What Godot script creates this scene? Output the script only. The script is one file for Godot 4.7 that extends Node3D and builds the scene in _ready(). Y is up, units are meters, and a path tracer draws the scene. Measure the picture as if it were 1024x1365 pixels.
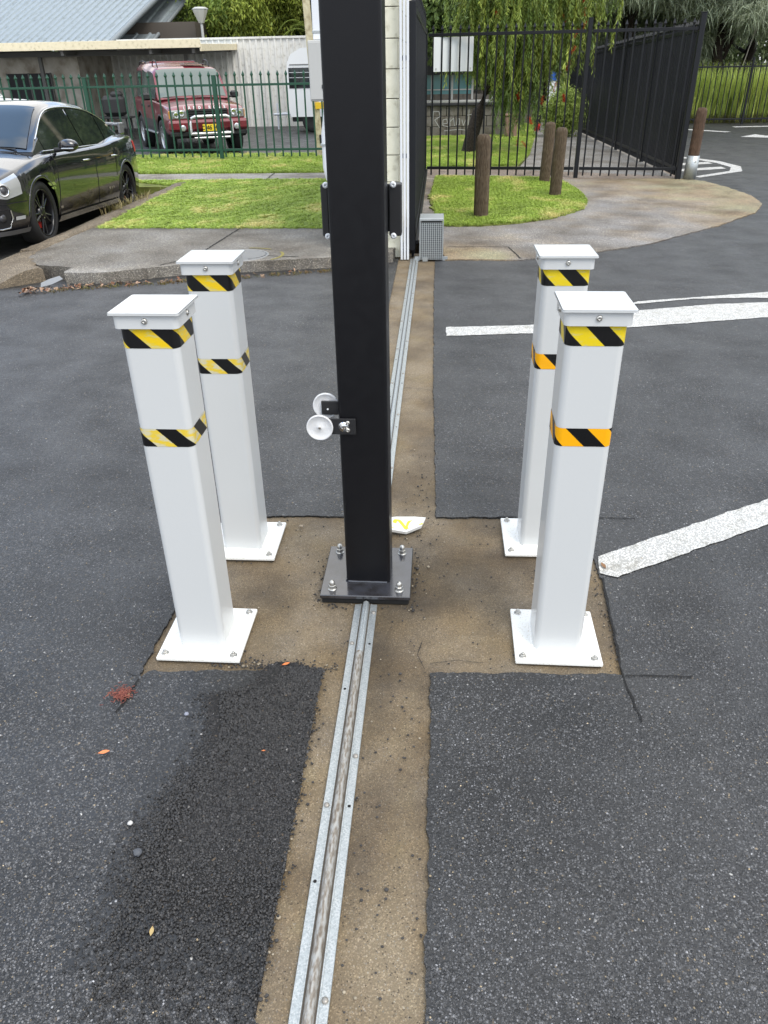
extends Node3D

# Distances: V(x, y, d) is a point x metres to the right of the gate track's side, y up, d metres away from the camera along the track.

var rng := RandomNumberGenerator.new()
var no := FastNoiseLite.new()
var M := {}
var T := {}

func V(x: float, y: float, d: float) -> Vector3:
	return Vector3(x, y, -d)

func L(r: float, g: float, b: float, a := 1.0) -> Color:
	var c := Color(r, g, b).linear_to_srgb()
	c.a = a
	return c

# ---------------------------------------------------------------- materials and textures
func mat(col: Color, rough := 0.6, metal := 0.0, spec := 0.5) -> StandardMaterial3D:
	var m := StandardMaterial3D.new()
	m.albedo_color = col
	m.roughness = rough
	m.metallic = metal
	m.metallic_specular = spec
	return m

func tri(m: StandardMaterial3D, metres: float, world := true) -> StandardMaterial3D:
	m.uv1_triplanar = true
	m.uv1_world_triplanar = world
	m.uv1_triplanar_sharpness = 6.0
	m.uv1_scale = Vector3.ONE / metres
	return m

func noise_tex(n: int, freq: float, ramp: Array, seed_: int, kind := FastNoiseLite.TYPE_SIMPLEX_SMOOTH, oct := 4, ret := 1) -> NoiseTexture2D:
	var f := FastNoiseLite.new()
	f.noise_type = kind
	f.frequency = freq
	f.fractal_octaves = oct
	f.seed = seed_
	f.cellular_return_type = ret
	var t := NoiseTexture2D.new()
	t.width = n
	t.height = n
	t.seamless = true
	t.seamless_blend_skirt = 0.15
	t.noise = f
	if ramp.size():
		var g := Gradient.new()
		var offs := PackedFloat32Array()
		var cols := PackedColorArray()
		for r in ramp:
			offs.append(r[0])
			cols.append(r[1])
		g.offsets = offs
		g.colors = cols
		t.color_ramp = g
	return t

func bump(m: StandardMaterial3D, t: Texture2D, cm: float) -> StandardMaterial3D:
	m.heightmap_enabled = true
	m.heightmap_texture = t
	m.heightmap_scale = cm
	return m

func detail(m: StandardMaterial3D, t: Texture2D, metres: float) -> StandardMaterial3D:
	m.detail_enabled = true
	m.detail_albedo = t
	m.detail_blend_mode = BaseMaterial3D.BLEND_MODE_MUL
	m.detail_uv_layer = BaseMaterial3D.DETAIL_UV_2
	m.uv2_triplanar = true
	m.uv2_world_triplanar = true
	m.uv2_scale = Vector3.ONE / metres
	return m

# stones pressed into a binder: [colour bytes, height bytes]; palette is a list of [share, colour (linear), spread]
func stones(n: int, tile: float, rmin: float, rmax: float, count: int, base: Vector3, palette: Array, seed_: int, tilt := 0.4) -> Array:
	var r := RandomNumberGenerator.new()
	r.seed = seed_
	var hgt := PackedByteArray()
	hgt.resize(n * n)
	hgt.fill(30)
	var col := PackedByteArray()
	col.resize(n * n * 3)
	var bc := L(base.x, base.y, base.z)
	for i in n * n:
		var w: int = r.randi() & 7
		hgt[i] = 26 + w
		var k := 0.92 + 0.02 * w
		col[i * 3] = int(bc.r8 * k)
		col[i * 3 + 1] = int(bc.g8 * k)
		col[i * 3 + 2] = int(bc.b8 * k)
	var px := n / tile
	for k in count:
		var cx := r.randf() * n
		var cy := r.randf() * n
		var q := r.randf()
		var a := lerpf(rmin, rmax, q) * px
		var b := a * r.randf_range(0.55, 1.0)
		var th := r.randf() * PI
		var ct := cos(th)
		var sn := sin(th)
		var pick := r.randf()
		var pc: Vector3 = palette[0][1]
		var sp: float = palette[0][2]
		for p in palette:
			if pick < p[0]:
				pc = p[1]
				sp = p[2]
				break
			pick -= p[0]
		var t := exp(r.randfn() * sp)
		var c := L(pc.x * t, pc.y * t, pc.z * t)
		var c0: int = c.r8
		var c1: int = c.g8
		var c2: int = c.b8
		var top := r.randf_range(90.0, 235.0)
		var tx := r.randf_range(-0.5, 0.5)
		var ty := r.randf_range(-0.5, 0.5)
		var ia := 1.0 / a
		var ib := 1.0 / b
		var w := int(ceil(a))
		var x0 := int(cx)
		var y0 := int(cy)
		for dy in range(-w, w + 1):
			var yy := posmod(y0 + dy, n) * n
			for dx in range(-w, w + 1):
				var u := (ct * dx + sn * dy) * ia
				var v := (ct * dy - sn * dx) * ib
				var d := u * u + v * v
				if d < 1.0:
					var hh := int(top * (1.0 - d * 0.8) * (1.0 + tilt * (tx * u + ty * v)))
					var at := yy + posmod(x0 + dx, n)
					if hh > hgt[at]:
						hgt[at] = mini(hh, 255)
						at *= 3
						col[at] = c0
						col[at + 1] = c1
						col[at + 2] = c2
	return [col, hgt]

func tex_rgb(n: int, bytes: PackedByteArray) -> ImageTexture:
	return ImageTexture.create_from_image(Image.create_from_data(n, n, false, Image.FORMAT_RGB8, bytes))

func tex_grey(n: int, bytes: PackedByteArray) -> ImageTexture:
	return ImageTexture.create_from_image(Image.create_from_data(n, n, false, Image.FORMAT_L8, bytes))

func hazard_tex(yellow: Color, pale: Color, wear: float, shift: float, seed_: int) -> ImageTexture:
	var w := 512
	var h := 64
	var im := Image.create(w, h, false, Image.FORMAT_RGB8)
	no.seed = seed_
	no.frequency = 0.03
	for y in h:
		for x in w:
			# 512 px run round 0.6 m: a stripe pair repeats every 0.12 m
			var u := (x / 512.0 * 0.600 - y / 64.0 * 0.054 * 1.05 + shift) / 0.120
			var f := u - floorf(u)
			var c := Color(0.045, 0.043, 0.045)
			if f < 0.5:
				var k := clampf((no.get_noise_2d(x * 0.8, y * 1.6) + wear) * 2.2, 0.0, 1.0)
				c = yellow.lerp(pale, k)
				if absf(no.get_noise_2d(x * 5.0 + 900.0, y * 5.0)) > 0.62 - wear * 0.2:
					c = c.lerp(Color(0.78, 0.76, 0.66), 0.6)
			elif no.get_noise_2d(x * 7.0, y * 7.0 + 400.0) > 0.68:
				c = Color(0.3, 0.29, 0.28)
			im.set_pixel(x, y, c)
	return ImageTexture.create_from_image(im)

func make_materials() -> void:
	no.fractal_octaves = 3
	var n := 1400
	# asphalt: dark binder, grey chips, a few pale and tan ones
	var pal := [[0.90, Vector3(0.047, 0.047, 0.048), 0.62], [0.02, Vector3(0.15, 0.115, 0.075), 0.3], [0.0035, Vector3(0.36, 0.35, 0.33), 0.25], [0.074, Vector3(0.014, 0.014, 0.015), 0.3]]
	var a := stones(n, 1.8, 0.0014, 0.0046, 92000, Vector3(0.008, 0.008, 0.0085), pal, 11, 0.9)
	T.asph = tex_rgb(n, a[0])
	T.asph_h = tex_grey(n, a[1])
	var mx := stones(700, 0.9, 0.0016, 0.0050, 32000, Vector3(0.006, 0.006, 0.006), [[0.965, Vector3(0.024, 0.0225, 0.022), 0.42], [0.025, Vector3(0.10, 0.075, 0.05), 0.4], [0.01, Vector3(0.22, 0.21, 0.2), 0.3]], 18, 0.7)
	T.mix = tex_rgb(700, mx[0])
	T.mix_h = tex_grey(700, mx[1])
	# worn road paint on the same chips
	var pc: PackedByteArray = a[0].duplicate()
	var hg: PackedByteArray = a[1]
	for i in n * n:
		if hg[i] > 50:
			var v := 206 + (hg[i] & 15)
			pc[i * 3] = v
			pc[i * 3 + 1] = v - 1
			pc[i * 3 + 2] = v - 4
		else:
			pc[i * 3] = 160
			pc[i * 3 + 1] = 159
			pc[i * 3 + 2] = 156
	T.paint = tex_rgb(n, pc)
	var b := stones(1000, 1.1, 0.0009, 0.0025, 100000, Vector3(0.185, 0.146, 0.095), [[0.66, Vector3(0.235, 0.187, 0.122), 0.16], [0.2, Vector3(0.285, 0.235, 0.165), 0.15], [0.08, Vector3(0.10, 0.078, 0.052), 0.4], [0.06, Vector3(0.25, 0.225, 0.185), 0.25]], 12)
	T.conc = tex_rgb(1000, b[0])
	T.conc_h = tex_grey(1000, b[1])
	var c := stones(900, 1.4, 0.0016, 0.0050, 42000, Vector3(0.17, 0.165, 0.155), [[0.7, Vector3(0.30, 0.292, 0.275), 0.35], [0.2, Vector3(0.42, 0.40, 0.36), 0.3], [0.1, Vector3(0.15, 0.145, 0.135), 0.3]], 13)
	T.path = tex_rgb(900, c[0])
	T.path_h = tex_grey(900, c[1])
	# broad clouds of tone with a grain of single chips over them
	var fb := FastNoiseLite.new()
	fb.seed = 5
	fb.frequency = 0.006
	fb.fractal_octaves = 6
	var cl := fb.get_seamless_image(700, 700).get_data()
	var rr := RandomNumberGenerator.new()
	rr.seed = 91
	var mo := PackedByteArray()
	mo.resize(700 * 700 * 3)
	for k in 700 * 700:
		var v := clampf((0.60 + 0.26 * cl[k] / 255.0) * exp(rr.randfn() * 0.16), 0.2, 1.0)
		mo[k * 3] = int(v * 255)
		mo[k * 3 + 1] = int(v * 255)
		mo[k * 3 + 2] = int(v * 255)
	T.mottle = tex_rgb(700, mo)
	T.mottle_b = noise_tex(512, 0.006, [[0.0, Color(0.66, 0.62, 0.57)], [0.5, Color(0.89, 0.87, 0.84)], [1.0, Color(1, 1, 1)]], 6, FastNoiseLite.TYPE_SIMPLEX_SMOOTH, 6)
	T.wet = noise_tex(512, 0.010, [[0.0, Color(0.40, 0.40, 0.40)], [0.4, Color(0.50, 0.50, 0.50)], [1.0, Color(0.68, 0.68, 0.68)]], 7, FastNoiseLite.TYPE_SIMPLEX_SMOOTH, 5)
	T.coat = noise_tex(512, 0.006, [[0.0, Color(0.2, 0.2, 0.2)], [0.45, Color(0.6, 0.6, 0.6)], [1.0, Color(1, 1, 1)]], 17, FastNoiseLite.TYPE_SIMPLEX_SMOOTH, 4)
	T.fine = noise_tex(512, 0.05, [], 8, FastNoiseLite.TYPE_SIMPLEX_SMOOTH, 5)
	T.spangle = noise_tex(512, 0.06, [[0.0, Color(0.60, 0.62, 0.62)], [0.5, Color(0.66, 0.68, 0.68)], [1.0, Color(0.73, 0.74, 0.735)]], 9, FastNoiseLite.TYPE_CELLULAR, 1, 0)
	T.grain = noise_tex(512, 0.02, [[0.0, Color(0.42, 0.36, 0.30)], [0.5, Color(0.75, 0.70, 0.64)], [1.0, Color(1, 1, 1)]], 10, FastNoiseLite.TYPE_SIMPLEX_SMOOTH, 5)
	T.scuff = noise_tex(512, 0.03, [[0.0, Color(0.70, 0.66, 0.58)], [0.22, Color(0.95, 0.94, 0.91)], [0.4, Color(1, 1, 1)], [1.0, Color(1, 1, 1)]], 19, FastNoiseLite.TYPE_SIMPLEX_SMOOTH, 5)
	T.bead = noise_tex(256, 0.035, [[0.0, Color(0.42, 0.37, 0.32)], [0.40, Color(0.56, 0.53, 0.49)], [0.6, Color(0.66, 0.65, 0.63)], [1.0, Color(0.72, 0.72, 0.70)]], 25, FastNoiseLite.TYPE_SIMPLEX_SMOOTH, 4)
	T.dust = noise_tex(512, 0.02, [[0.0, Color(0.80, 0.79, 0.76)], [0.35, Color(0.96, 0.96, 0.95)], [1.0, Color(1, 1, 1)]], 14, FastNoiseLite.TYPE_SIMPLEX_SMOOTH, 5)
	T.roughn = noise_tex(512, 0.02, [[0.0, Color(0.34, 0.34, 0.34)], [1.0, Color(0.46, 0.46, 0.46)]], 15, FastNoiseLite.TYPE_SIMPLEX_SMOOTH, 5)

	var m := tri(mat(Color.WHITE, 1.0), 1.8)
	m.albedo_texture = T.asph
	m.albedo_color = Color(1.16, 1.16, 1.16)
	bump(m, T.asph_h, 0.85)
	m.clearcoat_enabled = true
	m.clearcoat = 0.6
	m.clearcoat_roughness = 0.5
	m.clearcoat_texture = T.coat
	m.roughness_texture = T.wet
	detail(m, T.mottle, 4.3)
	M.asphalt = m
	m = m.duplicate()
	m.albedo_color = Color(1.28, 1.27, 1.24)
	m.uv1_offset = Vector3(0.31, 0.0, 0.17)
	M.street = m
	m = M.asphalt.duplicate()
	m.albedo_color = Color.WHITE
	m.clearcoat_enabled = false
	m.roughness_texture = null
	m.roughness = 0.8
	m.albedo_texture = T.mix
	m.uv1_scale = Vector3.ONE / 0.9
	m.uv1_offset = Vector3(0.61, 0.0, 0.43)
	m.heightmap_texture = T.mix_h
	m.heightmap_scale = 1.0
	m.detail_enabled = false
	M.patch = m
	m = tri(mat(Color.WHITE, 0.6), 1.8)
	m.albedo_texture = T.paint
	bump(m, T.asph_h, 0.35)
	detail(m, T.dust, 1.1)
	M.road_paint = m
	m = tri(mat(Color.WHITE, 0.8), 1.1)
	m.albedo_texture = T.conc
	bump(m, T.conc_h, 0.16)
	detail(m, T.mottle_b, 1.9)
	m.vertex_color_use_as_albedo = true
	M.concrete = m
	m = tri(mat(Color(1.10, 1.10, 1.10), 0.75), 1.4)
	m.albedo_texture = T.path
	bump(m, T.path_h, 0.3)
	detail(m, T.mottle_b, 2.6)
	m.vertex_color_use_as_albedo = true
	M.slab = m
	m = m.duplicate()
	m.albedo_color = Color(0.95, 0.89, 0.80)
	M.kerb = m
	# painted and bare metal
	m = tri(mat(L(0.555, 0.565, 0.56), 0.25), 0.5, false)
	m.roughness_texture = null
	bump(m, T.fine, 0.012)
	M.white_paint = m
	m = tri(mat(L(0.78, 0.78, 0.75), 0.4), 0.16, false)
	m.albedo_texture = T.scuff
	M.white_plate = m
	m = tri(mat(L(0.0055, 0.0055, 0.0068), 0.3, 0.0, 0.36), 0.6, false)
	bump(m, T.fine, 0.008)
	m.roughness_texture = T.roughn
	m.roughness = 1.0
	M.black_paint = m
	M.black_fence = mat(L(0.006, 0.0068, 0.009), 0.42, 0.0, 0.4)
	M.black_plastic = mat(L(0.012, 0.012, 0.013), 0.5)
	m = tri(mat(L(0.040, 0.042, 0.052), 0.16, 0.0, 0.9), 0.25, false)
	m.albedo_texture = T.mottle_b
	M.plate_black = m
	m = tri(mat(Color.WHITE, 0.45, 0.7), 0.10, false)
	m.albedo_texture = T.spangle
	M.galv = m
	M.bolt = mat(L(0.50, 0.49, 0.46), 0.36, 0.9)
	M.chrome = mat(L(0.75, 0.75, 0.75), 0.14, 1.0)
	M.worn = mat(L(0.30, 0.28, 0.25), 0.45, 0.6)
	M.rust = mat(L(0.16, 0.085, 0.045), 0.8)
	M.hole = mat(L(0.006, 0.006, 0.006), 0.9)
	m = tri(mat(L(0.74, 0.74, 0.74), 0.35), 0.02, false)
	bump(m, noise_tex(256, 0.08, [], 16, FastNoiseLite.TYPE_CELLULAR, 1), 0.08)
	M.reflector = m
	var pale := Color(0.80, 0.74, 0.42)
	M.band_a = mat(Color.WHITE, 0.3)
	M.band_a.albedo_texture = hazard_tex(Color(0.88, 0.74, 0.08), pale, 0.10, 0.022, 21)
	M.band_b = mat(Color.WHITE, 0.3)
	M.band_b.albedo_texture = hazard_tex(Color(0.86, 0.74, 0.22), Color(0.78, 0.75, 0.62), 0.28, 0.055, 22)
	M.band_c = mat(Color.WHITE, 0.28)
	M.band_c.albedo_texture = hazard_tex(Color(0.86, 0.76, 0.10), pale, -0.15, 0.06, 23)
	M.band_d = mat(Color.WHITE, 0.25)
	M.band_d.albedo_texture = hazard_tex(Color(0.93, 0.66, 0.03), Color(0.93, 0.66, 0.1), -0.5, 0.082, 24)
	# timber
	m = tri(mat(L(0.20, 0.158, 0.108), 0.85), 1.0, false)
	m.uv1_scale = Vector3(9.0, 0.9, 9.0)
	m.albedo_texture = T.grain
	bump(m, T.fine, 1.2)
	M.timber = m
	m = m.duplicate()
	m.albedo_color = L(0.21, 0.165, 0.115)
	M.timber_pale = m
	# walls and roofs
	m = tri(mat(L(0.78, 0.75, 0.60), 0.7), 1.3)
	m.albedo_texture = T.dust
	bump(m, T.fine, 0.1)
	M.cream_block = m
	m = tri(mat(L(0.78, 0.76, 0.71), 0.55), 2.0)
	m.albedo_texture = T.dust
	M.corrugated = m
	m = tri(mat(L(0.28, 0.32, 0.345), 0.5, 0.2), 3.0)
	m.albedo_texture = T.dust
	M.zinc_roof = m
	m = tri(mat(L(0.58, 0.55, 0.49), 0.85), 1.6)
	m.albedo_texture = T.mottle_b
	M.render_wall = m
	M.fascia = tri(mat(L(0.78, 0.69, 0.49), 0.6), 1.5)
	M.fascia.albedo_texture = T.dust
	M.dark = mat(L(0.02, 0.02, 0.021), 0.7)
	M.soffit = mat(L(0.13, 0.125, 0.115), 0.8)
	M.green_paint = mat(L(0.010, 0.060, 0.036), 0.45)
	M.grey_box = mat(L(0.44, 0.44, 0.42), 0.5)
	M.white_pvc = mat(L(0.66, 0.68, 0.70), 0.45)
	M.sign_white = mat(L(0.74, 0.76, 0.76), 0.45)
	M.cream_pole = tri(mat(L(0.60, 0.55, 0.40), 0.7), 0.5)
	M.cream_pole.albedo_texture = T.mottle_b
	m = tri(mat(L(0.17, 0.16, 0.145), 0.85), 0.9)
	m.albedo_texture = T.mottle_b
	bump(m, T.fine, 0.6)
	M.old_block = m
	# plants
	m = tri(mat(L(0.20, 0.25, 0.05), 0.95), 1.3)
	m.albedo_texture = T.mottle_b
	M.turf = m
	m = tri(mat(L(0.09, 0.07, 0.045), 0.95), 1.3)
	m.albedo_texture = T.mottle_b
	M.earth = m
	m = tri(mat(L(0.06, 0.047, 0.036), 0.9), 0.6, false)
	m.albedo_texture = T.grain
	bump(m, T.fine, 2.0)
	M.bark = m
	M.leaf = leaf_mat(0.6)
	M.grass = leaf_mat(0.7)
	M.flower = mat(L(0.50, 0.035, 0.02), 0.7)
	# vehicles
	M.car_black = mat(L(0.0055, 0.006, 0.009), 0.16)
	M.car_black.clearcoat_enabled = true
	M.car_black.clearcoat = 1.0
	M.car_black.clearcoat_roughness = 0.03
	M.car_red = mat(L(0.16, 0.015, 0.024), 0.3)
	M.car_red.clearcoat_enabled = true
	M.car_red.clearcoat = 0.8
	M.car_red.clearcoat_roughness = 0.08
	M.car_white = mat(L(0.72, 0.73, 0.73), 0.3)
	M.tint = mat(L(0.012, 0.016, 0.017), 0.05, 0.0, 0.75)
	M.screen = mat(L(0.012, 0.018, 0.022), 0.03, 0.0, 1.0)
	M.clear_glass = mat(L(0.085, 0.115, 0.105), 0.06, 0.0, 0.85)
	M.lens = mat(L(0.55, 0.56, 0.57), 0.08, 0.5)
	M.lens_dark = mat(L(0.06, 0.06, 0.065), 0.1, 0.2)
	M.tyre = tri(mat(L(0.012, 0.012, 0.0125), 0.75), 0.1, false)
	bump(M.tyre, T.fine, 0.1)
	M.rim_black = mat(L(0.012, 0.012, 0.014), 0.22, 0.2)
	M.rim_edge = mat(L(0.22, 0.22, 0.23), 0.3, 0.8)
	M.alloy = mat(L(0.50, 0.51, 0.52), 0.35, 0.7)
	M.caliper = mat(L(0.55, 0.02, 0.015), 0.4)
	M.amber = mat(L(0.6, 0.25, 0.03), 0.3)
	M.number_plate = mat(L(0.75, 0.55, 0.03), 0.4)
	M.cladding = mat(L(0.05, 0.045, 0.045), 0.55)
	M.teal_glass = mat(L(0.12, 0.27, 0.28), 0.12, 0.0, 0.8)
	M.blue = mat(L(0.02, 0.10, 0.42), 0.5)

func leaf_mat(back: float) -> StandardMaterial3D:
	var m := mat(Color.WHITE, 0.55, 0.0, 0.4)
	m.vertex_color_use_as_albedo = true
	m.backlight_enabled = true
	m.backlight = Color(back, back, back)
	m.cull_mode = BaseMaterial3D.CULL_DISABLED
	return m

# ---------------------------------------------------------------- shape helpers (points run counter-clockwise seen from outside)
func start(smooth := false) -> SurfaceTool:
	var st := SurfaceTool.new()
	st.begin(Mesh.PRIMITIVE_TRIANGLES)
	st.set_smooth_group(0 if smooth else -1)
	return st

func t3(st: SurfaceTool, a: Vector3, b: Vector3, c: Vector3) -> void:
	st.add_vertex(a)
	st.add_vertex(c)
	st.add_vertex(b)

func q4(st: SurfaceTool, a: Vector3, b: Vector3, c: Vector3, d: Vector3) -> void:
	t3(st, a, b, c)
	t3(st, a, c, d)

func face(st: SurfaceTool, pts: Array, centre: Vector3) -> void:
	var n: Vector3 = (pts[1] - pts[0]).cross(pts[2] - pts[0])
	if n.dot(pts[0] - centre) < 0.0:
		pts.reverse()
	for i in range(1, pts.size() - 1):
		t3(st, pts[0], pts[i], pts[i + 1])

func bx(st: SurfaceTool, c: Vector3, s: Vector3, bev := 0.0, B := Basis()) -> void:
	var h := s * 0.5
	var g := Vector3(h.x - bev, h.y - bev, h.z - bev)
	st.set_smooth_group(-1)
	for ax in 3:
		var u := (ax + 1) % 3
		var w := (ax + 2) % 3
		for sg in [-1.0, 1.0]:
			var pts := []
			for k in [[-1, -1], [1, -1], [1, 1], [-1, 1]]:
				var p := Vector3()
				p[ax] = h[ax] * sg
				p[u] = g[u] * k[0]
				p[w] = g[w] * k[1]
				pts.append(c + B * p)
			face(st, pts, c)
			if bev > 0.0:
				for sg2 in [-1.0, 1.0]:
					var e := []
					for k in [[-1, 0], [1, 0], [1, 1], [-1, 1]]:
						var p := Vector3()
						p[w] = g[w] * k[0]
						p[ax] = (h[ax] if k[1] == 0 else g[ax]) * sg
						p[u] = (g[u] if k[1] == 0 else h[u]) * sg2
						e.append(c + B * p)
					face(st, e, c)
	if bev > 0.0:
		for sx in [-1.0, 1.0]:
			for sy in [-1.0, 1.0]:
				for sz in [-1.0, 1.0]:
					face(st, [c + B * Vector3(h.x * sx, g.y * sy, g.z * sz), c + B * Vector3(g.x * sx, h.y * sy, g.z * sz), c + B * Vector3(g.x * sx, g.y * sy, h.z * sz)], c)

# surface of revolution about local y: profile of Vector2(radius, y), listed from bottom to top
func lathe(st: SurfaceTool, prof: Array, segs: int, X := Transform3D(), smooth := true) -> void:
	st.set_smooth_group(0 if smooth else -1)
	for i in prof.size() - 1:
		var a: Vector2 = prof[i]
		var b: Vector2 = prof[i + 1]
		for k in segs:
			var t0 := TAU * k / segs
			var t1 := TAU * (k + 1) / segs
			var p := [Vector3(a.x * cos(t0), a.y, -a.x * sin(t0)), Vector3(a.x * cos(t1), a.y, -a.x * sin(t1)), Vector3(b.x * cos(t1), b.y, -b.x * sin(t1)), Vector3(b.x * cos(t0), b.y, -b.x * sin(t0))]
			if a.x > 0.0:
				t3(st, X * p[0], X * p[1], X * p[2] if b.x > 0.0 else X * p[3])
			if b.x > 0.0:
				t3(st, X * p[0], X * p[2], X * p[3])

func pipe(st: SurfaceTool, pts: Array, r0: float, r1: float, segs := 8, caps := true) -> void:
	st.set_smooth_group(0)
	var rings := []
	for i in pts.size():
		var d: Vector3 = (pts[mini(i + 1, pts.size() - 1)] - pts[maxi(i - 1, 0)]).normalized()
		var u := d.cross(Vector3.UP if absf(d.y) < 0.95 else Vector3.RIGHT).normalized()
		var w := u.cross(d)
		var r := lerpf(r0, r1, i / float(maxi(pts.size() - 1, 1)))
		var ring := []
		for k in segs:
			var t := TAU * k / segs
			ring.append(pts[i] + (u * cos(t) - w * sin(t)) * r)
		rings.append(ring)
	for i in rings.size() - 1:
		for k in segs:
			var k2 := (k + 1) % segs
			q4(st, rings[i][k], rings[i][k2], rings[i + 1][k2], rings[i + 1][k])
	if caps:
		st.set_smooth_group(-1)
		var mid: Vector3 = pts[pts.size() / 2]
		face(st, rings[0].duplicate(), mid)
		face(st, rings[-1].duplicate(), mid)

func cyl(st: SurfaceTool, a: Vector3, b: Vector3, r: float, segs := 12) -> void:
	pipe(st, [a, b], r, r, segs)

# rounded rectangle walls with exact normals; u runs once round
func rr_wall(st: SurfaceTool, w: float, d: float, r: float, y0: float, y1: float, n := 12) -> void:
	var P := []
	var N := []
	for c in [[1, 1, 0.0], [-1, 1, 0.5], [-1, -1, 1.0], [1, -1, 1.5]]:
		for i in n + 1:
			var t: float = PI * (c[2] + 0.5 * i / n)
			var nn := Vector2(cos(t), sin(t))
			P.append(Vector2(c[0] * (w / 2 - r), c[1] * (d / 2 - r)) + nn * r)
			N.append(nn)
	var total := 0.0
	var U := [0.0]
	for i in P.size():
		total += P[i].distance_to(P[(i + 1) % P.size()])
		U.append(total)
	for i in P.size():
		var j := (i + 1) % P.size()
		var rows := [[i, y0, U[i], 1.0], [i, y1, U[i], 0.0], [j, y1, U[i + 1], 0.0], [i, y0, U[i], 1.0], [j, y1, U[i + 1], 0.0], [j, y0, U[i + 1], 1.0]]
		for k in 6:
			var e: Array = rows[k]
			st.set_normal(Vector3(N[e[0]].x, 0, -N[e[0]].y))
			st.set_uv(Vector2(e[2] / total, e[3]))
			st.add_vertex(Vector3(P[e[0]].x, e[1], -P[e[0]].y))

func rr_cap(st: SurfaceTool, w: float, d: float, r: float, y: float, up := true, n := 12) -> void:
	var P := []
	for c in [[1, 1, 0.0], [-1, 1, 0.5], [-1, -1, 1.0], [1, -1, 1.5]]:
		for i in n + 1:
			var t: float = PI * (c[2] + 0.5 * i / n)
			P.append(Vector3(c[0] * (w / 2 - r) + cos(t) * r, y, -(c[1] * (d / 2 - r) + sin(t) * r)))
	for i in range(1, P.size() - 1):
		for p in ([P[0], P[i + 1], P[i]] if up else [P[0], P[i], P[i + 1]]):
			st.set_normal(Vector3.UP if up else Vector3.DOWN)
			st.set_uv(Vector2(0.5, 0.5))
			st.add_vertex(p)

# a flat outline (x, d) laid at height y, with a skirt down to y_low
func sheet(st: SurfaceTool, outline: PackedVector2Array, y: float, y_low: float, lift := 0.0, freq := 1.0) -> void:
	st.set_smooth_group(-1)
	var idx := Geometry2D.triangulate_polygon(outline)
	var area := 0.0
	for i in outline.size():
		area += outline[i].cross(outline[(i + 1) % outline.size()])
	for i in range(0, idx.size(), 3):
		var p := [outline[idx[i]], outline[idx[i + 1]], outline[idx[i + 2]]]
		if (p[1] - p[0]).cross(p[2] - p[0]) < 0.0:
			p = [p[0], p[2], p[1]]
		t3(st, V(p[0].x, y, p[0].y), V(p[1].x, y, p[1].y), V(p[2].x, y, p[2].y))
	if y_low < y:
		for i in outline.size():
			var a := outline[i]
			var b := outline[(i + 1) % outline.size()]
			if area < 0.0:
				var t := a
				a = b
				b = t
			q4(st, V(a.x, y_low, a.y), V(b.x, y_low, b.y), V(b.x, y, b.y), V(a.x, y, a.y))

# an outline with each side cut into short steps that wander
func ragged(pts: Array, step: float, amp: float, seed_: int, smooth_runs := []) -> PackedVector2Array:
	var out := PackedVector2Array()
	no.seed = seed_
	no.frequency = 1.0
	for i in pts.size():
		var a: Vector2 = pts[i]
		var b: Vector2 = pts[(i + 1) % pts.size()]
		if i in smooth_runs:
			out.append(a)
			continue
		var k := maxi(int(a.distance_to(b) / step), 1)
		var nn := (b - a).orthogonal().normalized()
		for j in k:
			var p := a.lerp(b, j / float(k))
			out.append(p + nn * amp * (no.get_noise_2d(p.x * 9.0, p.y * 9.0) + 0.8 * no.get_noise_2d(p.x * 38.0 + 50.0, p.y * 38.0) + 1.1 * maxf(0.0, no.get_noise_2d(p.x * 4.0 + 90.0, p.y * 4.0)) + 0.4 * no.get_noise_2d(p.x * 90.0, p.y * 90.0)))
	return out

# ---------------------------------------------------------------- scene helpers
func done(st: SurfaceTool, gen := true) -> ArrayMesh:
	if gen:
		st.generate_normals()
	return st.commit()

func part(called: String, mesh: Mesh, m: Material, parent: Node, X := Transform3D()) -> MeshInstance3D:
	var o := MeshInstance3D.new()
	o.name = called
	o.mesh = mesh
	o.material_override = m
	o.transform = X
	parent.add_child(o, true)
	return o

func tag(o: Node, label: String, category: String, group := "") -> void:
	o.set_meta("label", label)
	o.set_meta("category", category)
	if group:
		o.set_meta("group", group)

func thing(called: String, label: String, category: String, at := Vector3.ZERO, turn := 0.0, group := "") -> Node3D:
	var o := Node3D.new()
	o.name = called
	o.position = at
	o.rotation.y = turn
	add_child(o, true)
	tag(o, label, category, group)
	return o

func struct(called: String, mesh: Mesh, m: Material, label := "", parent: Node = self) -> MeshInstance3D:
	var o := part(called, mesh, m, parent)
	o.set_meta("kind", "structure")
	if label:
		o.set_meta("label", label)
	return o

func at(x: float, y: float, z: float) -> Transform3D:
	return Transform3D(Basis(), Vector3(x, y, z))

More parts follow.
